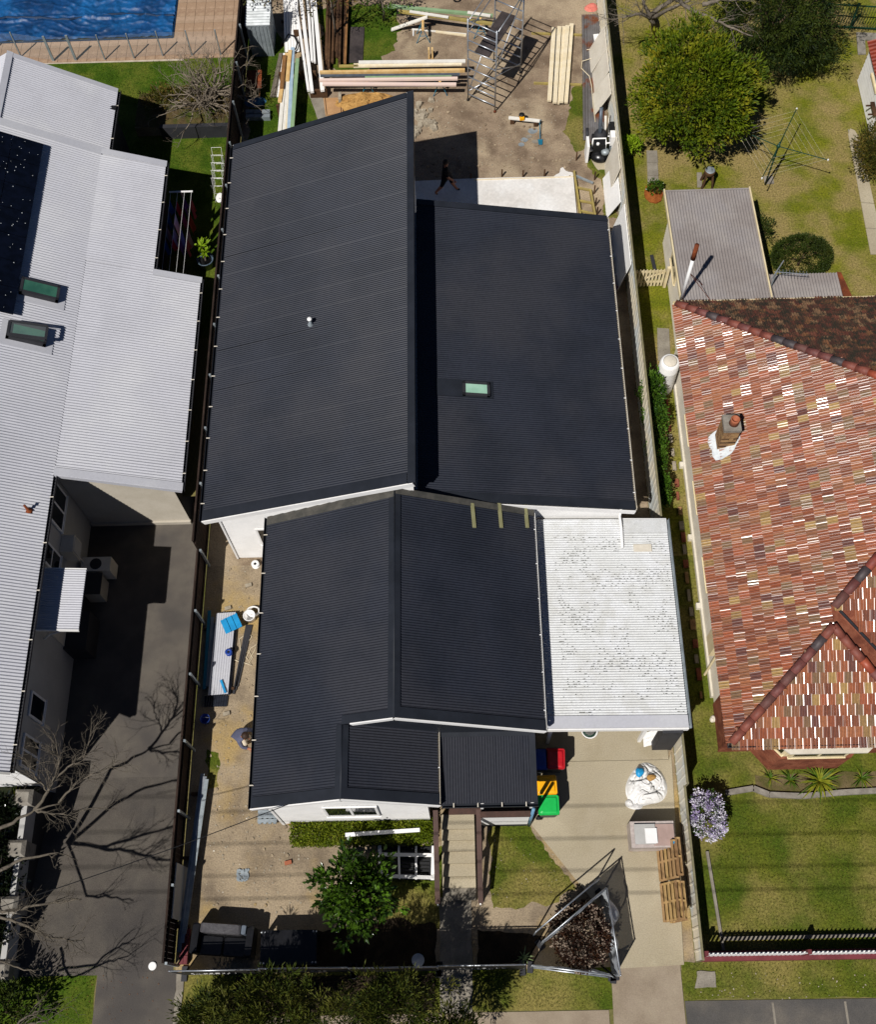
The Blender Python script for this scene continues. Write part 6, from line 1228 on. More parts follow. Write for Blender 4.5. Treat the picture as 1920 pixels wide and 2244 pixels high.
# pale plank stack on bearers
for k, (py) in enumerate((74, 183)): q0, q1 = W(1170 if k else 1165, py, .04), W(1275, py + 4, .04); single('bearer', MB().beam(q0, q1, .08, .08), M['timber_tr'], ['olive bearer under the far end of pale planks', 'olive bearer under the near end of pale planks'][k], 'bearer')
xs = [(1214, 1204), (1226, 1216), (1236, 1222), (1244, 1230), (1253, 1240)]
labs = ['pale plank on the scaffold side of the stacked planks', 'pale plank second from the scaffold side of stack', 'pale plank in the middle of the pale plank stack', 'pale plank second from the rusty sheets side of stack', 'pale plank on the rusty sheets side of stack']
for k, (xa_, xb_) in enumerate(xs): single('pale_plank', MB().beam(W(xa_, (62, 60, 60, 58, 54)[k], .16 + .1 * (k % 2)), W(xb_, (222, 226, 228, 225, 226)[k], .16 + .1 * (k % 2)), .17, .09), M['timber_p'], labs[k], 'plank', 'pale planks stacked on bearers')
for k in range(4): single('pale_plank', MB().beam(W(1216 + 11 * k, 66, .1), W(1206 + 11 * k, 220, .1), .15, .06), M['timber_w'], 'lower pale plank inside the stack of pale planks', 'plank', 'lower planks of the pale stack')
# rusty corrugated sheets and leaning white boards at the eastern fence
t = thing('rusty_sheets', 'old grey and rust corrugated sheets lying beside the fence', 'roof sheets', W(1295, 170)); o = W(1275, 33, .08); e = W(1278, 308, .08)
for k in range(3): MB().corr(o + UP * .03 * k + Vector((.1 * k, -.1 * k, 0)), e - o, Vector((.62, 0, 0)), .0762, .012).build('sheet', M['rust_sheet'], t, True)
for py in (60, 170, 290): q = W(1296, py); MB().box(q.x - .35, q.x + .4, q.y - .04, q.y + .04, 0, .07).build('bearer', M['timber_o'], t)
mb = MB(); mb.tube([W(x, y, .22) for x, y in ((1286, 110), (1312, 106), (1320, 118), (1300, 128), (1276, 135), (1274, 150), (1292, 168), (1297, 190), (1300, 230), (1305, 268))], .015, 5); single('white_hose', mb, M['timber_p'], 'thin pale cable trailing over the rusty sheets', 'cable')
def lean(label, ya, yb, off, z, mat, top=1.3): 
    a, b = W(1340, ya).y, W(1340, yb).y
    return single('leaning_board', MB().hexa([(6.33 - off, a, z), (6.33 - off, b, z), (6.36 - off, b, z), (6.36 - off, a, z)], [(6.33, a, z + top), (6.33, b, z + top), (6.36, b, z + top), (6.36, a, z + top)]), M[mat], label, 'board', 'white boards leaning on fence')
lean('white board leaning on the fence farthest along rusty sheets', 115, 165, .55, 0, 'white_off', 1.35); lean('white board leaning on fence midway along rusty sheets', 166, 212, .5, 0, 'white_off', 1.35); lean('white board leaning on fence at the end of rusty sheets', 213, 258, .6, 0, 'white_off', 1.25)
lean('long white board leaning on fence beside the formwork', 362, 430, .3, 0, 'white_off', 1.5); lean('bluish white board leaning on fence nearest dark roof', 392, 478, .42, 0, 'white', .9); lean('plain white sheet leaning on fence beside the narrow passage', 510, 640, .32, 0, 'white', 1.6)
for k, (x, y0, y1) in enumerate(((1305, 272, 315), (1326, 255, 310), (1338, 250, 300))): plank('white_offcut', ['short white plank beside the black machine', 'white plank end lying between machine and fence', 'narrow white plank lying closest to fence by machine'][k], (x, y0), (x - 2, y1), .14, .03, 'timber_w', .03, cat='plank')
t = thing('ribbed_panel', 'small white ribbed panel resting on the rusty sheets', 'panel', W(1312, 90, .2)); o = W(1300, 76, .2); MB().corr(o, W(1305, 107, .2) - o, Vector((.32, 0, .02)), .07, .008).build('panel', M['white'], t, True); MB().box(o.x + .04, o.x + .3, o.y - .35, o.y - .1, .16, .195).build('packer', M['timber_o'], t)
single('pink_cloth', MB().grid(lumpy((W(1296, 18).x, W(1296, 18).y, 0), .26, .3, .12, 4, 5, .4), 16, 6), mk('pink', 'cf7a6c', 'c06a5e', 4, fine=20, fa=.1), 'crumpled salmon pink cloth on dirt beside fence', 'cloth')
# black machine with white tube frame
p = W(1312, 345); t = thing('engine_machine', 'black machine with white tube frame and upright boom by fence', 'machine', (p.x, p.y, .03))
x, y = p.x, p.y; mb = MB(); mb.lathe((x + .05, y + .05, .03), [(.4, .0), (.42, .1), (.36, .2), (.2, .3)], 20); mb.build('base', M['black_gloss'], t, True); MB().box(x - .25, x + .2, y - .05, y + .4, .2, .7).build('motor', M['black'], t)
MB().lathe((x + .05, y + .55, .03), [(.26, 0), (.27, .6), (.2, .75), (.1, .78)], 16).build('drum', M['charcoal'], t, True); MB().tube([(x + .02, y + .5, .7), (x + .0, y + .9, 1.7)], [.09, .07], 10).build('boom', M['steel_b'], t, True)
for pts in ([(x - .28, y + .2, .8), (x + .22, y + .2, .8), (x + .22, y, .75), (x + .22, y, .03)], [(x + .3, y + .3, .8), (x + .48, y + .3, .8), (x + .48, y + .02, .75), (x + .48, y, .03)], [(x - .28, y + .2, .8), (x - .28, y + .2, .03)], [(x + .22, y, .75), (x + .48, y + .02, .75)]): MB().tube(pts, .03, 6).build('tube_frame', M['white'], t, True)
MB().box(x - .55, x - .45, y - .3, y + .25, .03, .9).build('side_panel', M['white'], t); MB().tube([(x - .5, y + .25, .85), (x - .5, y + .55, 1.0)], .06, 8).build('side_arm', M['charcoal'], t, True); MB().tube([(x - .5, y, .3), (x - .2, y + .1, .3)], .04, 6).build('link', M['white'], t)
MB().lathe((x + .22, y - .08, .32), [(.17, 0), (.16, .1), (.08, .16)], 14).build('engine_cover', M['galv'], t, True); MB().lathe((x - .1, y, .7), [(.06, 0), (.06, .05)], 10).build('cap', M['white'], t)
t = thing('wall_box', 'white and black boxes fixed to eastern fence above machine', 'box', (6.3, W(1350, 330).y, .7)); yy = W(1350, 335).y; MB().box(6.2, 6.375, yy - .25, yy + .1, .65, 1.1).build('white_box', M['white'], t); MB().box(6.22, 6.374, yy + .12, yy + .5, .75, 1.15).build('black_box', M['black'], t); MB().box(6.25, 6.35, yy - .1, yy + .3, 0, .66).build('stand', M['galv'], t)
# shovel, board with drop saw, cement splashes
t = thing('shovel', 'teal handled shovel lying on dirt beside cement splashes', 'shovel', W(1183, 290)); a, b = W(1183, 266, .25), W(1184, 305, .05); MB().tube([a, b], .018, 6).build('handle', M['teal'], t); MB().tube([a + Vector((-.08, .05, 0)), a + Vector((.08, .05, 0)), a + Vector((0, -.04, 0)), a + Vector((-.08, .05, 0))], .016, 5).build('grip', M['teal'], t); MB().grid(lambda u, v: (b.x - .1 + .2 * u * (1 - .25 * v) + .025 * v, b.y - .02 - .28 * v, .03 + .03 * abs(u - .5) + .01), 6, 6).build('blade', M['teal'], t, True)
q0, q1 = W(1115, 259, .28), W(1183, 266, .28); t = thing('saw_board', 'cream board on blocks carrying a yellow and black saw', 'board', (q0 + q1) / 2 * 1.0); t.location.z = 0; WL[t.name].z = 0
MB().beam(q0, q1, .14, .05).build('board', M['timber_w'], t)
for e in (.12, .88): c = q0.lerp(q1, e); MB().box(c.x - .08, c.x + .08, c.y - .06, c.y + .06, 0, .255).build('block', M['timber_o'], t)
c = W(1144, 260, .35); MB().box(c.x - .09, c.x + .09, c.y - .08, c.y + .08, .306, .42).build('saw_body', M['yellow'], t); MB().lathe((c.x, c.y + .12, .306), [(.11, 0), (.12, .12), (.08, .16)], 14).build('saw_guard', M['black'], t, True)
for k, (px, py, r) in enumerate(((1167, 288, .2), (1160, 300, .12), (1150, 308, .16), (1172, 312, .14), (1143, 318, .12))): c = W(px, py); patch('cement_splash', ragged([(c.x + r * math.cos(a * .7), c.y + r * .8 * math.sin(a * .7)) for a in range(9)], .05, .05, k), .009 + .002 * k, M['concrete_g'] if k % 2 else M['galv'], 'stuff')
c = W(1225, 385); patch('cement_splash', ragged(G([(1210, 395), (1232, 370), (1262, 380), (1262, 396)]), .05, .12), .02, M['slab'], 'stuff')
# formwork along the slab
t = thing('formwork', 'olive timber formwork frame pegged along the slab edge', 'formwork', W(1280, 430)); 
for a, b in (((1258, 378), (1273, 480)), ((1294, 420), (1305, 480)), ((1266, 412), (1296, 418)), ((1268, 440), (1300, 446)), ((1270, 462), (1304, 470)), ((1262, 386), (1300, 402))): MB().beam(W(*a, .1), W(*b, .1), .07, .2 if a[0] in (1258, 1294) else .07).build('form_board', M['timber_tr'] if a != (1262, 386) else M['galv'], t)
for px, py in ((1263, 352), (1303, 395), (1302, 425), (1305, 452), (1308, 472)): q = W(px, py); MB().box(q.x - .025, q.x + .025, q.y - .025, q.y + .025, 0, .45).build('peg', M['timber_o'], t)
for i, (px, py) in enumerate(((1100, 388), (1146, 390), (1193, 388), (1032, 396))): q = W(px, py); single('form_peg', MB().box(q.x - .03, q.x + .03, q.y - .02, q.y + .02, 0, .4), M['timber_o'], 'short dark stake standing along the back edge of slab', 'stake', 'stakes along the slab')
single('edge_board', MB().beam(W(1038, 397, .08), W(1256, 390, .08), .03, .15), M['timber_p'], 'pale edge board along the back of slab', 'board')
# earth heaps, rubble, cardboard, black sheet
single('earth_heap', MB().grid(lumpy((W(800, 225).x, W(800, 225).y, 0), 1.3, .5, .4, 2, 3, .4), 40, 12), M['sand'], 'heap of orange earth behind the high dark roof', 'heap')
t = thing('rubble_heap', 'heap of broken concrete lumps behind the high dark roof', 'rubble', W(925, 262))
for k in range(46):
    q = W(rnd.gauss(922, 14), rnd.gauss(265, 15)); s = rnd.uniform(.07, .2); mb = MB(); a0 = rnd.uniform(0, 6); ring = [(q.x + s * math.cos(a0 + j * 1.25) * rnd.uniform(.7, 1.2), q.y + s * math.sin(a0 + j * 1.25) * rnd.uniform(.7, 1.2)) for j in range(5)]; mb.hexa([(a, b, 0) for a, b in ring], [(q.x + (a - q.x) * .8, q.y + (b - q.y) * .8, s * rnd.uniform(.5, 1)) for a, b in ring]); mb.build('lump', M['rubble'], t)
q = G([(709, 216), (749, 214), (752, 250), (713, 252)], .1); t = thing('timber_hatch', 'square brown timber hatch lying on grass behind roof', 'hatch', W(730, 233)); MB().prism(q, 0, .1).build('panel', M['card_b'], t); 
for u in (.08, .9): MB().beam(q[0].lerp(q[1], u) + UP * .012, q[3].lerp(q[2], u) + UP * .012, .02, .02).build('batten', M['timber_o'], t)
MB().box(q[1].x - .12, q[1].x, q[1].y - .3, q[1].y + .1, .1, .3).build('block', M['rubble'], t)
single('black_sheet', MB().prism(G([(769, 62), (799, 62), (795, 140), (763, 140)]), .03, .05), M['ply_black'], 'black formply sheet lying on patchy grass', 'sheet')
# long boards stacked down the western side on trestles
t_lab = [('white board on top of the western timber rack', 624, 165, 612, 303, 'timber_w', .72), ('second white board on the western timber rack', 634, 150, 622, 300, 'timber_w', .72), ('yellow pine board on the western timber rack', 629, 118, 613, 225, 'timber_y', .78), ('brown timber beam on the western timber rack', 624, 123, 617, 194, 'timber_b', .86), ('orange pine board beside brown beam on timber rack', 636, 112, 630, 178, 'timber_y', .8), ('pale pine board beside blue boards on timber rack', 640, 165, 628, 298, 'timber_p', .74), ('pale blue board on the western timber rack', 642, 106, 633, 295, 'timber_bl', .75), ('green treated board on the edge of timber rack', 652, 130, 640, 288, 'timber_g', .76)]
for k, (lab, xa_, ya_, xb_, yb_, m_, z) in enumerate(t_lab): single('rack_board', MB().beam(W(xa_, ya_, z), W(xb_, yb_, z), .15, .08), M[m_], lab, 'board', 'boards on the western timber rack')
for k, py in enumerate((160, 230, 292)): q = W(632 - (py - 160) * .07, py + 28); single('rack_support', MB().box(q.x - .3, q.x + .42, q.y - .05, q.y + .05, 0, .68), M['timber_o'], ['dark rack support under far end of western boards', 'dark rack support under the middle of western boards', 'dark rack support beside the high dark roof'][k], 'support')
t = thing('pipe_bundle', 'bundle of grey weathered battens beside the western timber rack', 'battens', W(605, 170))
for k in range(4): MB().beam(W(614 + k * 3, 118, .06 + .05 * (k % 2)), W(594 + k * 5, 213, .06 + .05 * (k % 2)), .08, .05).build('batten', M['bark'] if k < 3 else M['white'], t)
t = thing('white_sheets', 'white ribbed sheets lying between shed and brown path', 'roof sheets', W(633, 50)); o = W(620, -30, .12); MB().corr(o, W(624, 115, .12) - o, Vector((.62, 0, 0)), .12, .015).build('sheet', M['white'], t, True)
for py in (0, 50, 100): q = W(635, py); MB().box(q.x - .35, q.x + .4, q.y - .04, q.y + .04, 0, .1).build('bearer', M['timber_o'], t)
mb = MB(); mb.tube([W(x, y, .25) for x, y in ((624, 90), (632, 76), (645, 80), (652, 95), (648, 108), (640, 114))], .035, 6); single('black_hose', mb, M['black'], 'curved black pipe lying over the white ribbed sheets', 'pipe')
patch('brown_path', G([(640, -20), (650, -20), (660, 130), (650, 132)]), .012, M['soil'])
for k, (xa_, xb_, yb_, wd, z) in enumerate(((643, 676, 200, .1, .45), (656, 684, 203, .14, .45), (672, 684, 136, .1, .4), (680, 690, 138, .08, .4), (686, 707, 200, .16, .45))):
    single('white_length', MB().beam(W(xa_, -30, z), W(xb_, yb_, z), wd, .1), M['white'], ['narrow white guttering length next to the brown path', 'broad white guttering length reaching the concrete path', 'short white length between two long ones', 'short narrow white length beside old brown timber', 'white post length whose end passes the pink boards'][k], 'guttering', 'white lengths laid out on the grass')
for k, (x, py) in enumerate(((676, 150), (664, 60), (700, 190))): q = W(x, py + 24); single('support_block', MB().box(q.x - .35, q.x + .35, q.y - .05, q.y + .05, 0, .4), M['timber_o'], ['dark timber block under middle of white lengths', 'dark timber block under far end of white lengths', 'dark timber block under the ends of white lengths'][k], 'block')
t = thing('old_timber_pile', 'pile of old dark brown timbers on the grass', 'timber pile', W(735, 70))
for k in range(16): x = 714 + k * 3; j = rnd.randrange(3); MB().beam(W(x + rnd.uniform(-2, 2) + 3, -40 + rnd.uniform(0, 20), .06 + .09 * j), W(x + rnd.uniform(-4, 2), rnd.uniform(110, 152), .06 + .09 * j), .1, .085).build('timber', M['timber_o'] if rnd.random() < .75 else M['timber_b'], t)
# small iron shed, wheelbarrow and bags in the fence shade
t = thing('iron_shed', 'small tall galvanised iron shed against the western fence', 'shed', W(565, 120)); b0 = W(560, 130); x0, x1, y0, y1 = -8.2, -7.25, b0.y + .1, b0.y + 1.6
MB().box(x0 + .02, x1 - .02, y0 + .02, y1 - .02, 0, 1.55).build('wall', M['galv'], t)
for k in range(6): MB().box(x0 + .02 + k * .155, x0 + .06 + k * .155, y0, y0 + .02, .02, 1.55).build('wall_rib', M['galv'], t)
MB().corr(Vector((x0 - .03, y1, 1.66)), Vector((x1 - x0 + .06, 0, 0)), Vector((0, y0 - y1, -.08)), .15, .02).build('roof', mk('bright_iron', 'd0d4d4', 'b4b8b8', 3, fine=12, fa=.15, rough=.45), t, True)
MB().box(x0, x1, y0 + .01, y1, 1.54, 1.555).build('roof_frame', M['galv'], t)
p = W(562, 200); t = thing('wheelbarrow', 'dark wheelbarrow standing in the western fence shade', 'wheelbarrow', (p.x, p.y, 0)); mb = MB(); mb.hexa([(p.x - .2, p.y - .3, .3), (p.x + .2, p.y - .3, .3), (p.x + .18, p.y + .3, .35), (p.x - .18, p.y + .3, .35)], [(p.x - .32, p.y - .45, .58), (p.x + .32, p.y - .45, .58), (p.x + .3, p.y + .5, .62), (p.x - .3, p.y + .5, .62)]); mb.build('tray', M['rust'], t); MB().tube([(p.x - .04, p.y + .6, .2), (p.x + .04, p.y + .6, .2)], .2, 14).build('wheel', M['black'], t)
for s in (-1, 1): MB().tube([(p.x + s * .05, p.y + .6, .2), (p.x + s * .22, p.y - .3, .3), (p.x + s * .28, p.y - .9, .6)], .02, 6).build('handle', M['timber_b'], t); MB().tube([(p.x + s * .2, p.y - .3, .3), (p.x + s * .2, p.y - .35, 0)], .018, 5).build('leg', M['black'], t)
p = W(560, 226); single('blue_bag', MB().grid(lumpy((p.x, p.y, 0), .42, .28, .25, 6, 4, .4), 20, 7), mk('bag_blue', '4f7fa4', '3f6c90', 4, fine=20, fa=.1), 'pale blue sack slumped in fence shade behind the roof', 'sack')
t = thing('block_pile', 'grey blocks piled in the western fence shade', 'blocks', W(565, 255))
for k in range(6): q = W(550 + (k % 3) * 17, 252 + (k // 3) * 10); MB().box(q.x - .18, q.x + .17, q.y - .09, q.y + .08, 0, .2).build('block', M['galv'], t)
p = W(1312, 640); t = thing('red_crate', 'red crate among scrap timber in the narrow side passage', 'crate', (5.75, p.y, 0)); MB().box(5.62, 5.95, p.y - .2, p.y + .25, 0, .3).build('box', M['red'], t); MB().box(5.6, 5.97, p.y - .22, p.y + .27, .3, .33).build('rim', M['maroon'], t)
t = thing('scrap_pile', 'heap of scrap timber offcuts in the narrow side passage', 'timber pile', (5.7, W(1350, 560).y, 0))
for k in range(14): yy = W(1350, rnd.uniform(510, 620)).y; a = Vector((rnd.uniform(5.45, 5.9), yy, rnd.uniform(.04, .3))); MB().beam(a, a + Vector((rnd.uniform(-.3, .3), rnd.uniform(-.8, .8), rnd.uniform(-.02, .1))), .1, .05).build('offcut', M[rnd.choice(('timber_w', 'timber_o', 'bark', 'timber_g'))], t)
MB().box(5.4, 6.0, W(1350, 620).y, W(1350, 510).y, 0, .05).build('base_board', M['timber_o'], t)
p = W(1056, 25); single('red_hose', MB().tube([Vector((W(984, 22).x, W(984, 22).y, .86)) + Vector((.13 * math.cos(k * .5), .1 * math.sin(k * .5), .004 * k)) for k in range(20)], .04, 6), M['red'], 'coiled red hose lying on the pale green beam', 'hose')
# ================================================================== WESTERN YARD THINGS
t = thing('clothesline', 'clothesline hung with blue and red washing in house shade', 'clothesline', W(400, 470)); a = W(402, 421, 1.75); 
def cl(x, y): return (350 + x / 7.4, 340 + y / 7.4)
for u in (0, 1): MB().tube([Vector((a.x - .1, a.y if u else 24.45, 0)), Vector((a.x - .1, a.y if u else 24.45, 1.75))], .03, 6).build('post', M['galv'], t)
xs_ = [a.x - .48, a.x - .22, a.x + .04, a.x + .3]
for yy in (a.y, 24.5): MB().beam((xs_[0] - .05, yy, 1.76), (xs_[-1] + .05, yy, 1.76), .05, .04).build('crossbar', M['white'], t)
for x in xs_: MB().tube([(x, a.y, 1.75), (x, 24.5, 1.75)], .006, 4).build('line', M['white'], t)
cc = ['1f4f9c', '9c2430', '24306c', 'c04a5a', '2a5a8c', 'd0d4dc', '4a3a6a', 'a33a30', '787c8c', '8a8ea0', '30508c', 'b08098']
for k in range(16):
    x = xs_[k % 4]; yy = a.y - .25 - .62 * (k // 4) - rnd.uniform(0, .2); Lc = rnd.uniform(.35, .5); dr = rnd.uniform(.5, .9); MB().grid(lambda u, v: (x + .05 * math.sin(u * 7 + k) * v + .03 * v, yy - Lc * u, 1.752 - dr * v), 6, 5).build('garment', mk('wash_%d' % (k % 12), cc[k % 12], None, fine=20, fa=.1, rough=.9), t, True)
t = thing('wire_airer', 'folding white wire drying rack standing on the western lawn', 'drying rack', W(480, 400)); o = W(484, 385); 
for k in range(5):
    y0 = o.y + .55 - k * .38; y1 = y0 - .38
    for x in (-.22, .16): MB().tube([(o.x + x + .03 * k, y0, .05 + .9 * (k % 2)), (o.x + x + .03 * k, y1, .95 - .9 * (k % 2))], .007, 4).build('rod', M['white'], t); MB().tube([(o.x + x + .03 * k, y0, .95 - .9 * (k % 2)), (o.x + x + .03 * k, y1, .05 + .9 * (k % 2))], .007, 4).build('rod', M['white'], t)
    for z in (.05, .5, .95): MB().tube([(o.x - .22 + .03 * k, y0, z), (o.x + .16 + .03 * k, y0, z)], .007, 4).build('rod', M['white'], t)
for x in (-.2, .15): MB().tube([(o.x + x, o.y + .55, 0), (o.x + x, o.y + .55, .06)], .007, 4).build('foot', M['white'], t); MB().tube([(o.x + x + .1, o.y - 1.35, 0), (o.x + x + .1, o.y - 1.35, .06)], .007, 4).build('foot', M['white'], t)
p = W(482, 436, .5); t = thing('satellite_dish', 'white oval dish standing against the western fence', 'dish', (p.x, p.y, 0)); MB().lathe((p.x, p.y, .5), [(.02, 0), (.14, .02), (.24, .06), (.23, .065), (.03, .02)], 20, sx=.6).build('dish', M['white'], t, True); MB().tube([(p.x, p.y, 0), (p.x, p.y, .52)], .03, 6).build('stand', M['galv'], t)
p = W(455, 585); t = thing('plant_pot', 'blue grey pot standing by the western fence', 'pot', (p.x, p.y, 0)); MB().lathe((p.x, p.y, 0), [(.2, 0), (.3, .45), (.33, .48), (.28, .47), (.24, .38)], 20).build('pot', M['pot'], t, True); MB().lathe((p.x, p.y, .3), [(.24, 0), (.24, .08)], 16).build('soil', M['black'], t)
t = thing('potted_plant', 'lime green rosette plant growing in blue grey pot', 'plant', (p.x, p.y, .35)); MB().tube([(p.x, p.y, .35), (p.x + .02, p.y + .05, .7), (p.x + .02, p.y + .2, 1.0)], .03, 6).build('stem', M['bark'], t)
for c in ((0, .05, .75), (.05, .3, .95), (-.05, .15, 1.05), (.1, .0, .9)):
    for k in range(13):
        a = rnd.uniform(0, 6.28); e = rnd.uniform(.1, .9); mb = MB(); d = Vector((math.cos(a) * math.cos(e), math.sin(a) * math.cos(e), math.sin(e))); b_ = Vector((p.x, p.y, 0)) + Vector(c); leaf(mb, b_, rnd.uniform(.25, .36), .05, d); mb.build('leaf', LM['lime'][k % 2], t)
# low white garden wall and stone pillars of the western house
p1, p2 = W(62, 1755, .55), W(12, 2110, .55); wx = (p1.x + p2.x) / 2
ylist = [p1.y + .05, W(45, 1862, .55).y, W(25, 1985, .55).y, p2.y - .2]
labs = ['stone pillar at the house end of low white wall', 'second stone pillar along the low white wall', 'third stone pillar along the low white wall', 'stone pillar at the street end of low white wall']
for k, yy in enumerate(ylist): single('stone_pillar', MB().box(wx - .28, wx + .22, yy - .22, yy + .22, 0, .85).hexa([(wx - .3, yy - .24, .85), (wx + .24, yy - .24, .85), (wx + .24, yy + .24, .85), (wx - .3, yy + .24, .85)], [(wx - .2, yy - .15, .95), (wx + .14, yy - .15, .95), (wx + .14, yy + .15, .95), (wx - .2, yy + .15, .95)]), M['stone'], labs[k], 'pillar', 'stone pillars')
for k, (a, b) in enumerate(zip(ylist, ylist[1:])): single('garden_wall', MB().box(wx - .09, wx + .07, b + .221, a - .221, 0, .75), M['render_w'], ['low white wall section beside the western house corner', 'middle low white wall section between stone pillars', 'low white wall section nearest the street lawn'][k], 'wall', 'low white wall sections')
# overhead service cable with its fittings
a = Vector((-3.85, 5.88, 3.62)); b = W(-150, 2035, 6.2); pts = [a.lerp(b, k / 24) - UP * (.5 * math.sin(math.pi * k / 24)) for k in range(25)]
t = thing('service_cable', 'thin black overhead cable running from the cottage gable', 'cable', a); MB().tube(pts, .012, 5).build('wire', M['black'], t, True)
MB().box(a.x - .12, a.x + .12, a.y - .02, a.y + .06, a.z - .12, a.z + .08).build('bracket', M['charcoal'], t)
for s in (-.09, .0, .1): MB().lathe((a.x + s, a.y - .05, a.z - .1), [(.02, 0), (.035, .04), (.02, .1)], 8).build('insulator', M['black'], t, True)
# ================================================================== EASTERN YARD THINGS
t = thing('rotary_clothesline', 'dark green rotary clothesline on the eastern lawn', 'clothesline', W(1677, 405)); b0 = W(1677, 405, .04); hub = b0 + UP * 2.0
MB().tube([b0, hub + UP * .25], .035, 8).build('mast', M['green_d'], t, True); MB().lathe(hub, [(.06, 0), (.08, .05), (.05, .14)], 10).build('hub', M['green_d'], t, True)
az0 = R(62); arms = []
for k in range(4):
    a = az0 + k * math.pi / 2; e = hub + Vector((math.cos(a) * 1.85, math.sin(a) * 1.85, .22)); arms.append(e); MB().tube([hub + UP * .05, e], .018, 6).build('arm', M['green_d'], t); MB().tube([hub - UP * .5, hub.lerp(e, .45)], .012, 5).build('strut', M['green_d'], t); MB().lathe(e - UP * .02, [(.03, 0), (.03, .05)], 8).build('arm_cap', M['white'], t)
for f_ in (.35, .5, .65, .8, .95):
    for k in range(4): MB().tube([hub.lerp(arms[k], f_), hub.lerp(arms[(k + 1) % 4], f_)], .0022, 4).build('line', M['white_off'], t)
p = W(1548, 405); t = thing('barrel_stool', 'small brown timber stand holding a pale drum lid', 'stand', (p.x, p.y, 0))
for sx in (-1, 1):
    for sy in (-1, 1): MB().beam((p.x + sx * .2, p.y + sy * .2, 0), (p.x + sx * .12, p.y + sy * .12, .62), .07, .07).build('leg', M['timber_o'], t)
MB().lathe((p.x, p.y, .6), [(.17, 0), (.2, .03), (.21, .16), (.19, .2)], 16).build('drum', M['timber_o'], t, True); MB().lathe((p.x, p.y, .8), [(.19, 0), (.17, .015)], 16).build('lid', M['galv'], t, True)
MB().prism(G([(1527, 380), (1538, 380), (1538, 412), (1528, 412)]), -.02, .04).build('drum_pad', M['concrete_g']); tag(bpy.data.objects['drum_pad'], kind='structure')
# mast and antenna on the annex roofs
b0 = onp(1493, 658, (7.66, 21.95, sz1), (0, .08, 1)); t = thing('vent_mast', 'tall white vent mast rising above the annex roof', 'mast', b0); tp_ = b0 + UP * 2.9; MB().tube([b0 - UP * .1, b0 + UP * 2.25], .06, 8).build('pipe', M['white'], t, True); MB().tube([b0 + UP * 2.2, tp_], [.085, .075], 8).build('cowl', M['rust'], t, True); MB().tube([b0 + UP * 1.5, onp(1540, 625, (7.66, 21.95, sz1), (0, .08, 1))], .012, 5).build('stay', M['rust'], t); MB().tube([b0 + UP * 1.5, onp(1557, 658, (7.66, 21.95, sz1), (0, .08, 1))], .01, 5).build('stay', M['rust'], t)
b0 = onp(1688, 632, (10.8, 21.9, 2.5), (0, .067, 1)); t = thing('tv_antenna', 'small aluminium antenna on the grey lean-to roof', 'antenna', b0); MB().tube([b0 - UP * .06, b0 + UP * .9], .022, 6).build('mast', M['galv'], t); q0 = b0 + UP * .85 + Vector((-.05, .05, 0)); q1 = q0 + Vector((1.1, -.15, 0)); MB().tube([q0, q1], .016, 5).build('boom', M['steel'], t)
for k in range(9): c = q0.lerp(q1, .15 + .1 * k); MB().tube([c + Vector((-.02, -.12, 0)), c + Vector((.02, .12, 0))], .008, 4).build('element', M['steel'], t)
MB().tube([q0 + Vector((-.1, -.2, -.15)), q0 + Vector((.3, .3, .2))], .02, 5).build('reflector', M['steel'], t)
# cream picket gate between fence and annex
t = thing('picket_gate', 'cream picket gate between boundary fence and annex', 'gate', (7.15, 24.7, 0)); y = 24.75
for k in range(9): x = 6.62 + k * .125; MB().box(x, x + .075, y - .012, y + .01, .08, 1.0).hexa([(x, y - .012, 1.0), (x + .075, y - .012, 1.0), (x + .075, y + .01, 1.0), (x, y + .01, 1.0)], [(x + .03, y - .012, 1.07), (x + .045, y - .012, 1.07), (x + .045, y + .01, 1.07), (x + .03, y + .01, 1.07)]).build('picket', M['cream'], t)
for z in (.25, .85): MB().box(6.6, 7.72, y + .011, y + .05, z, z + .09).build('rail', M['cream'], t)
MB().beam((6.62, y + .03, .32), (7.68, y + .03, .86), .03, .08, up=(0, 1, 0)).build('brace', M['cream'], t); MB().box(7.74, 7.84, y - .05, y + .05, 0, 1.15).build('gate_post', M['cream'], t); MB().box(6.5, 6.59, y - .04, y + .04, 0, 1.1).build('gate_post', M['cream'], t)
# street picket fence on its maroon base wall
t = thing('picket_fence', 'white picket fence on a low maroon wall along the street', 'fence', (12, 1.75, 0)); MB().box(6.42, 22, 1.6, 1.86, -.02, .42).build('base_wall', M['maroon'], t)
x = 6.6; pk = None
while x < 13.5:
    MB().box(x, x + .06, 1.72, 1.74, .42, 1.08).hexa([(x, 1.72, 1.08), (x + .06, 1.72, 1.08), (x + .06, 1.74, 1.08), (x, 1.74, 1.08)], [(x + .022, 1.72, 1.15), (x + .038, 1.72, 1.15), (x + .038, 1.74, 1.15), (x + .022, 1.74, 1.15)]).build('picket', M['white'], t); x += .125
mb = MB(); 
while x < 21.5: mb.box(x, x + .06, 1.72, 1.74, .42, 1.12); x += .125
tag(mb.build('far_pickets', M['white'], t), kind='stuff')
for z in (.52, .92): MB().box(6.45, 22, 1.741, 1.78, z, z + .07).build('rail', M['white'], t)
for x in (6.45, 9.25, 12.0): MB().box(x, x + .1, 1.7, 1.82, .42, 1.2).build('post', M['maroon'], t)
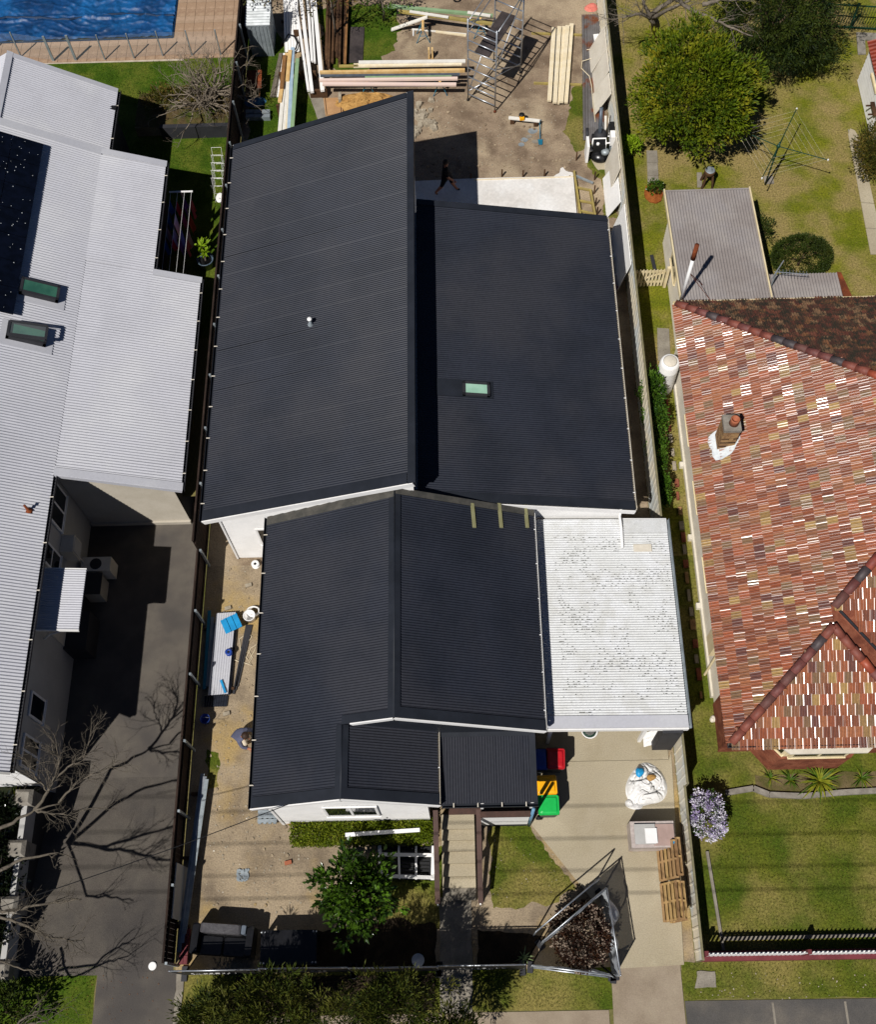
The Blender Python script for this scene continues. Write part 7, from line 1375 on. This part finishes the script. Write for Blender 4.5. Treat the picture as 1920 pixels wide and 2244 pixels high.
# green steel fence at the far corner
t = thing('green_fence', 'dark green steel picket fence at the far garden corner', 'fence', W(1860, 60)); fa_, fb_ = W(1770, 60), W(1870, 66); fd = (fb_ - fa_).normalized(); st_ = fa_ - fd * .6
for k in range(48):
    p = st_ + fd * (.11 * k); MB().tube([p, p + UP * 1.2], .012, 4).build('bar', M['green_d'], t)
for z in (.12, 1.18): MB().beam(st_ + UP * z, st_ + fd * 5.3 + UP * z, .035, .05).build('rail', M['green_d'], t)
for k in (0, 21, 47): p = st_ + fd * (.11 * k); MB().box(p.x - .035, p.x + .035, p.y - .035, p.y + .035, 0, 1.3).build('post', M['green_d'], t)
p = W(1742, 70, .1); single('garden_ornament', MB().grid(lumpy((p.x, p.y, 0), .12, .1, .16, 2, 6, .2), 12, 5), M['white'], 'small white bundle beneath the dark conifer branches', 'bundle')
p = W(1765, 72, .1); single('garden_ornament', MB().grid(lumpy((p.x, p.y, 0), .14, .1, .12, 5, 6, .2), 12, 5), mk('pinkish', 'b5928c', 'a5827c', 4, fine=20, fa=.1), 'small pinkish bundle beneath the dark conifer branches', 'bundle')
# loose bricks along the tiled house
for k in range(22):
    yy = 9.3 + k * .52 + rnd.uniform(-.12, .12); bm_ = rnd.choice((M['brick_old'], M['rubble'], M['brick']))
    o = MB().box(7.34 + rnd.uniform(-.03, .03), 7.46 + rnd.uniform(-.03, .03), yy, yy + rnd.uniform(.2, .4), 0, .08).build('edging_brick', bm_); tag(o, 'brick in the garden edging row beside tiled house footing', 'brick', 'edging bricks beside the tiled house')
p = W(1435, 590); single('dark_strip', MB().beam(W(1428, 560, .03), W(1440, 612, .03), .12, .06), M['charcoal'], 'dark timber lying beside annex wall and gate', 'timber')
p = W(1563, 1575); single('garden_stone', MB().grid(lumpy((p.x, p.y, 0), .1, .13, .14, 3, 6, .3), 12, 5), M['white_off'], 'pale stone lying on grass beside tiled house corner', 'stone')
# street power lines south of the yard; their faint shadows cross the driveway and lawn
for k, (y, z, lab) in enumerate(((-.75, 11, 'street power line closest to the black site fence'), (-1.75, 11.1, 'second street power line from the black site fence'), (-2.6, 11, 'third street power line from the black site fence'), (-3.0, 10.6, 'lowest street power line above the road'))):
    single('power_line', MB().tube([(-60 + 10 * i, y + .004 * i, z + .25 * ((i - 6) / 6) ** 2) for i in range(13)], .018, 5), M['black'], lab, 'cable', 'street power lines')
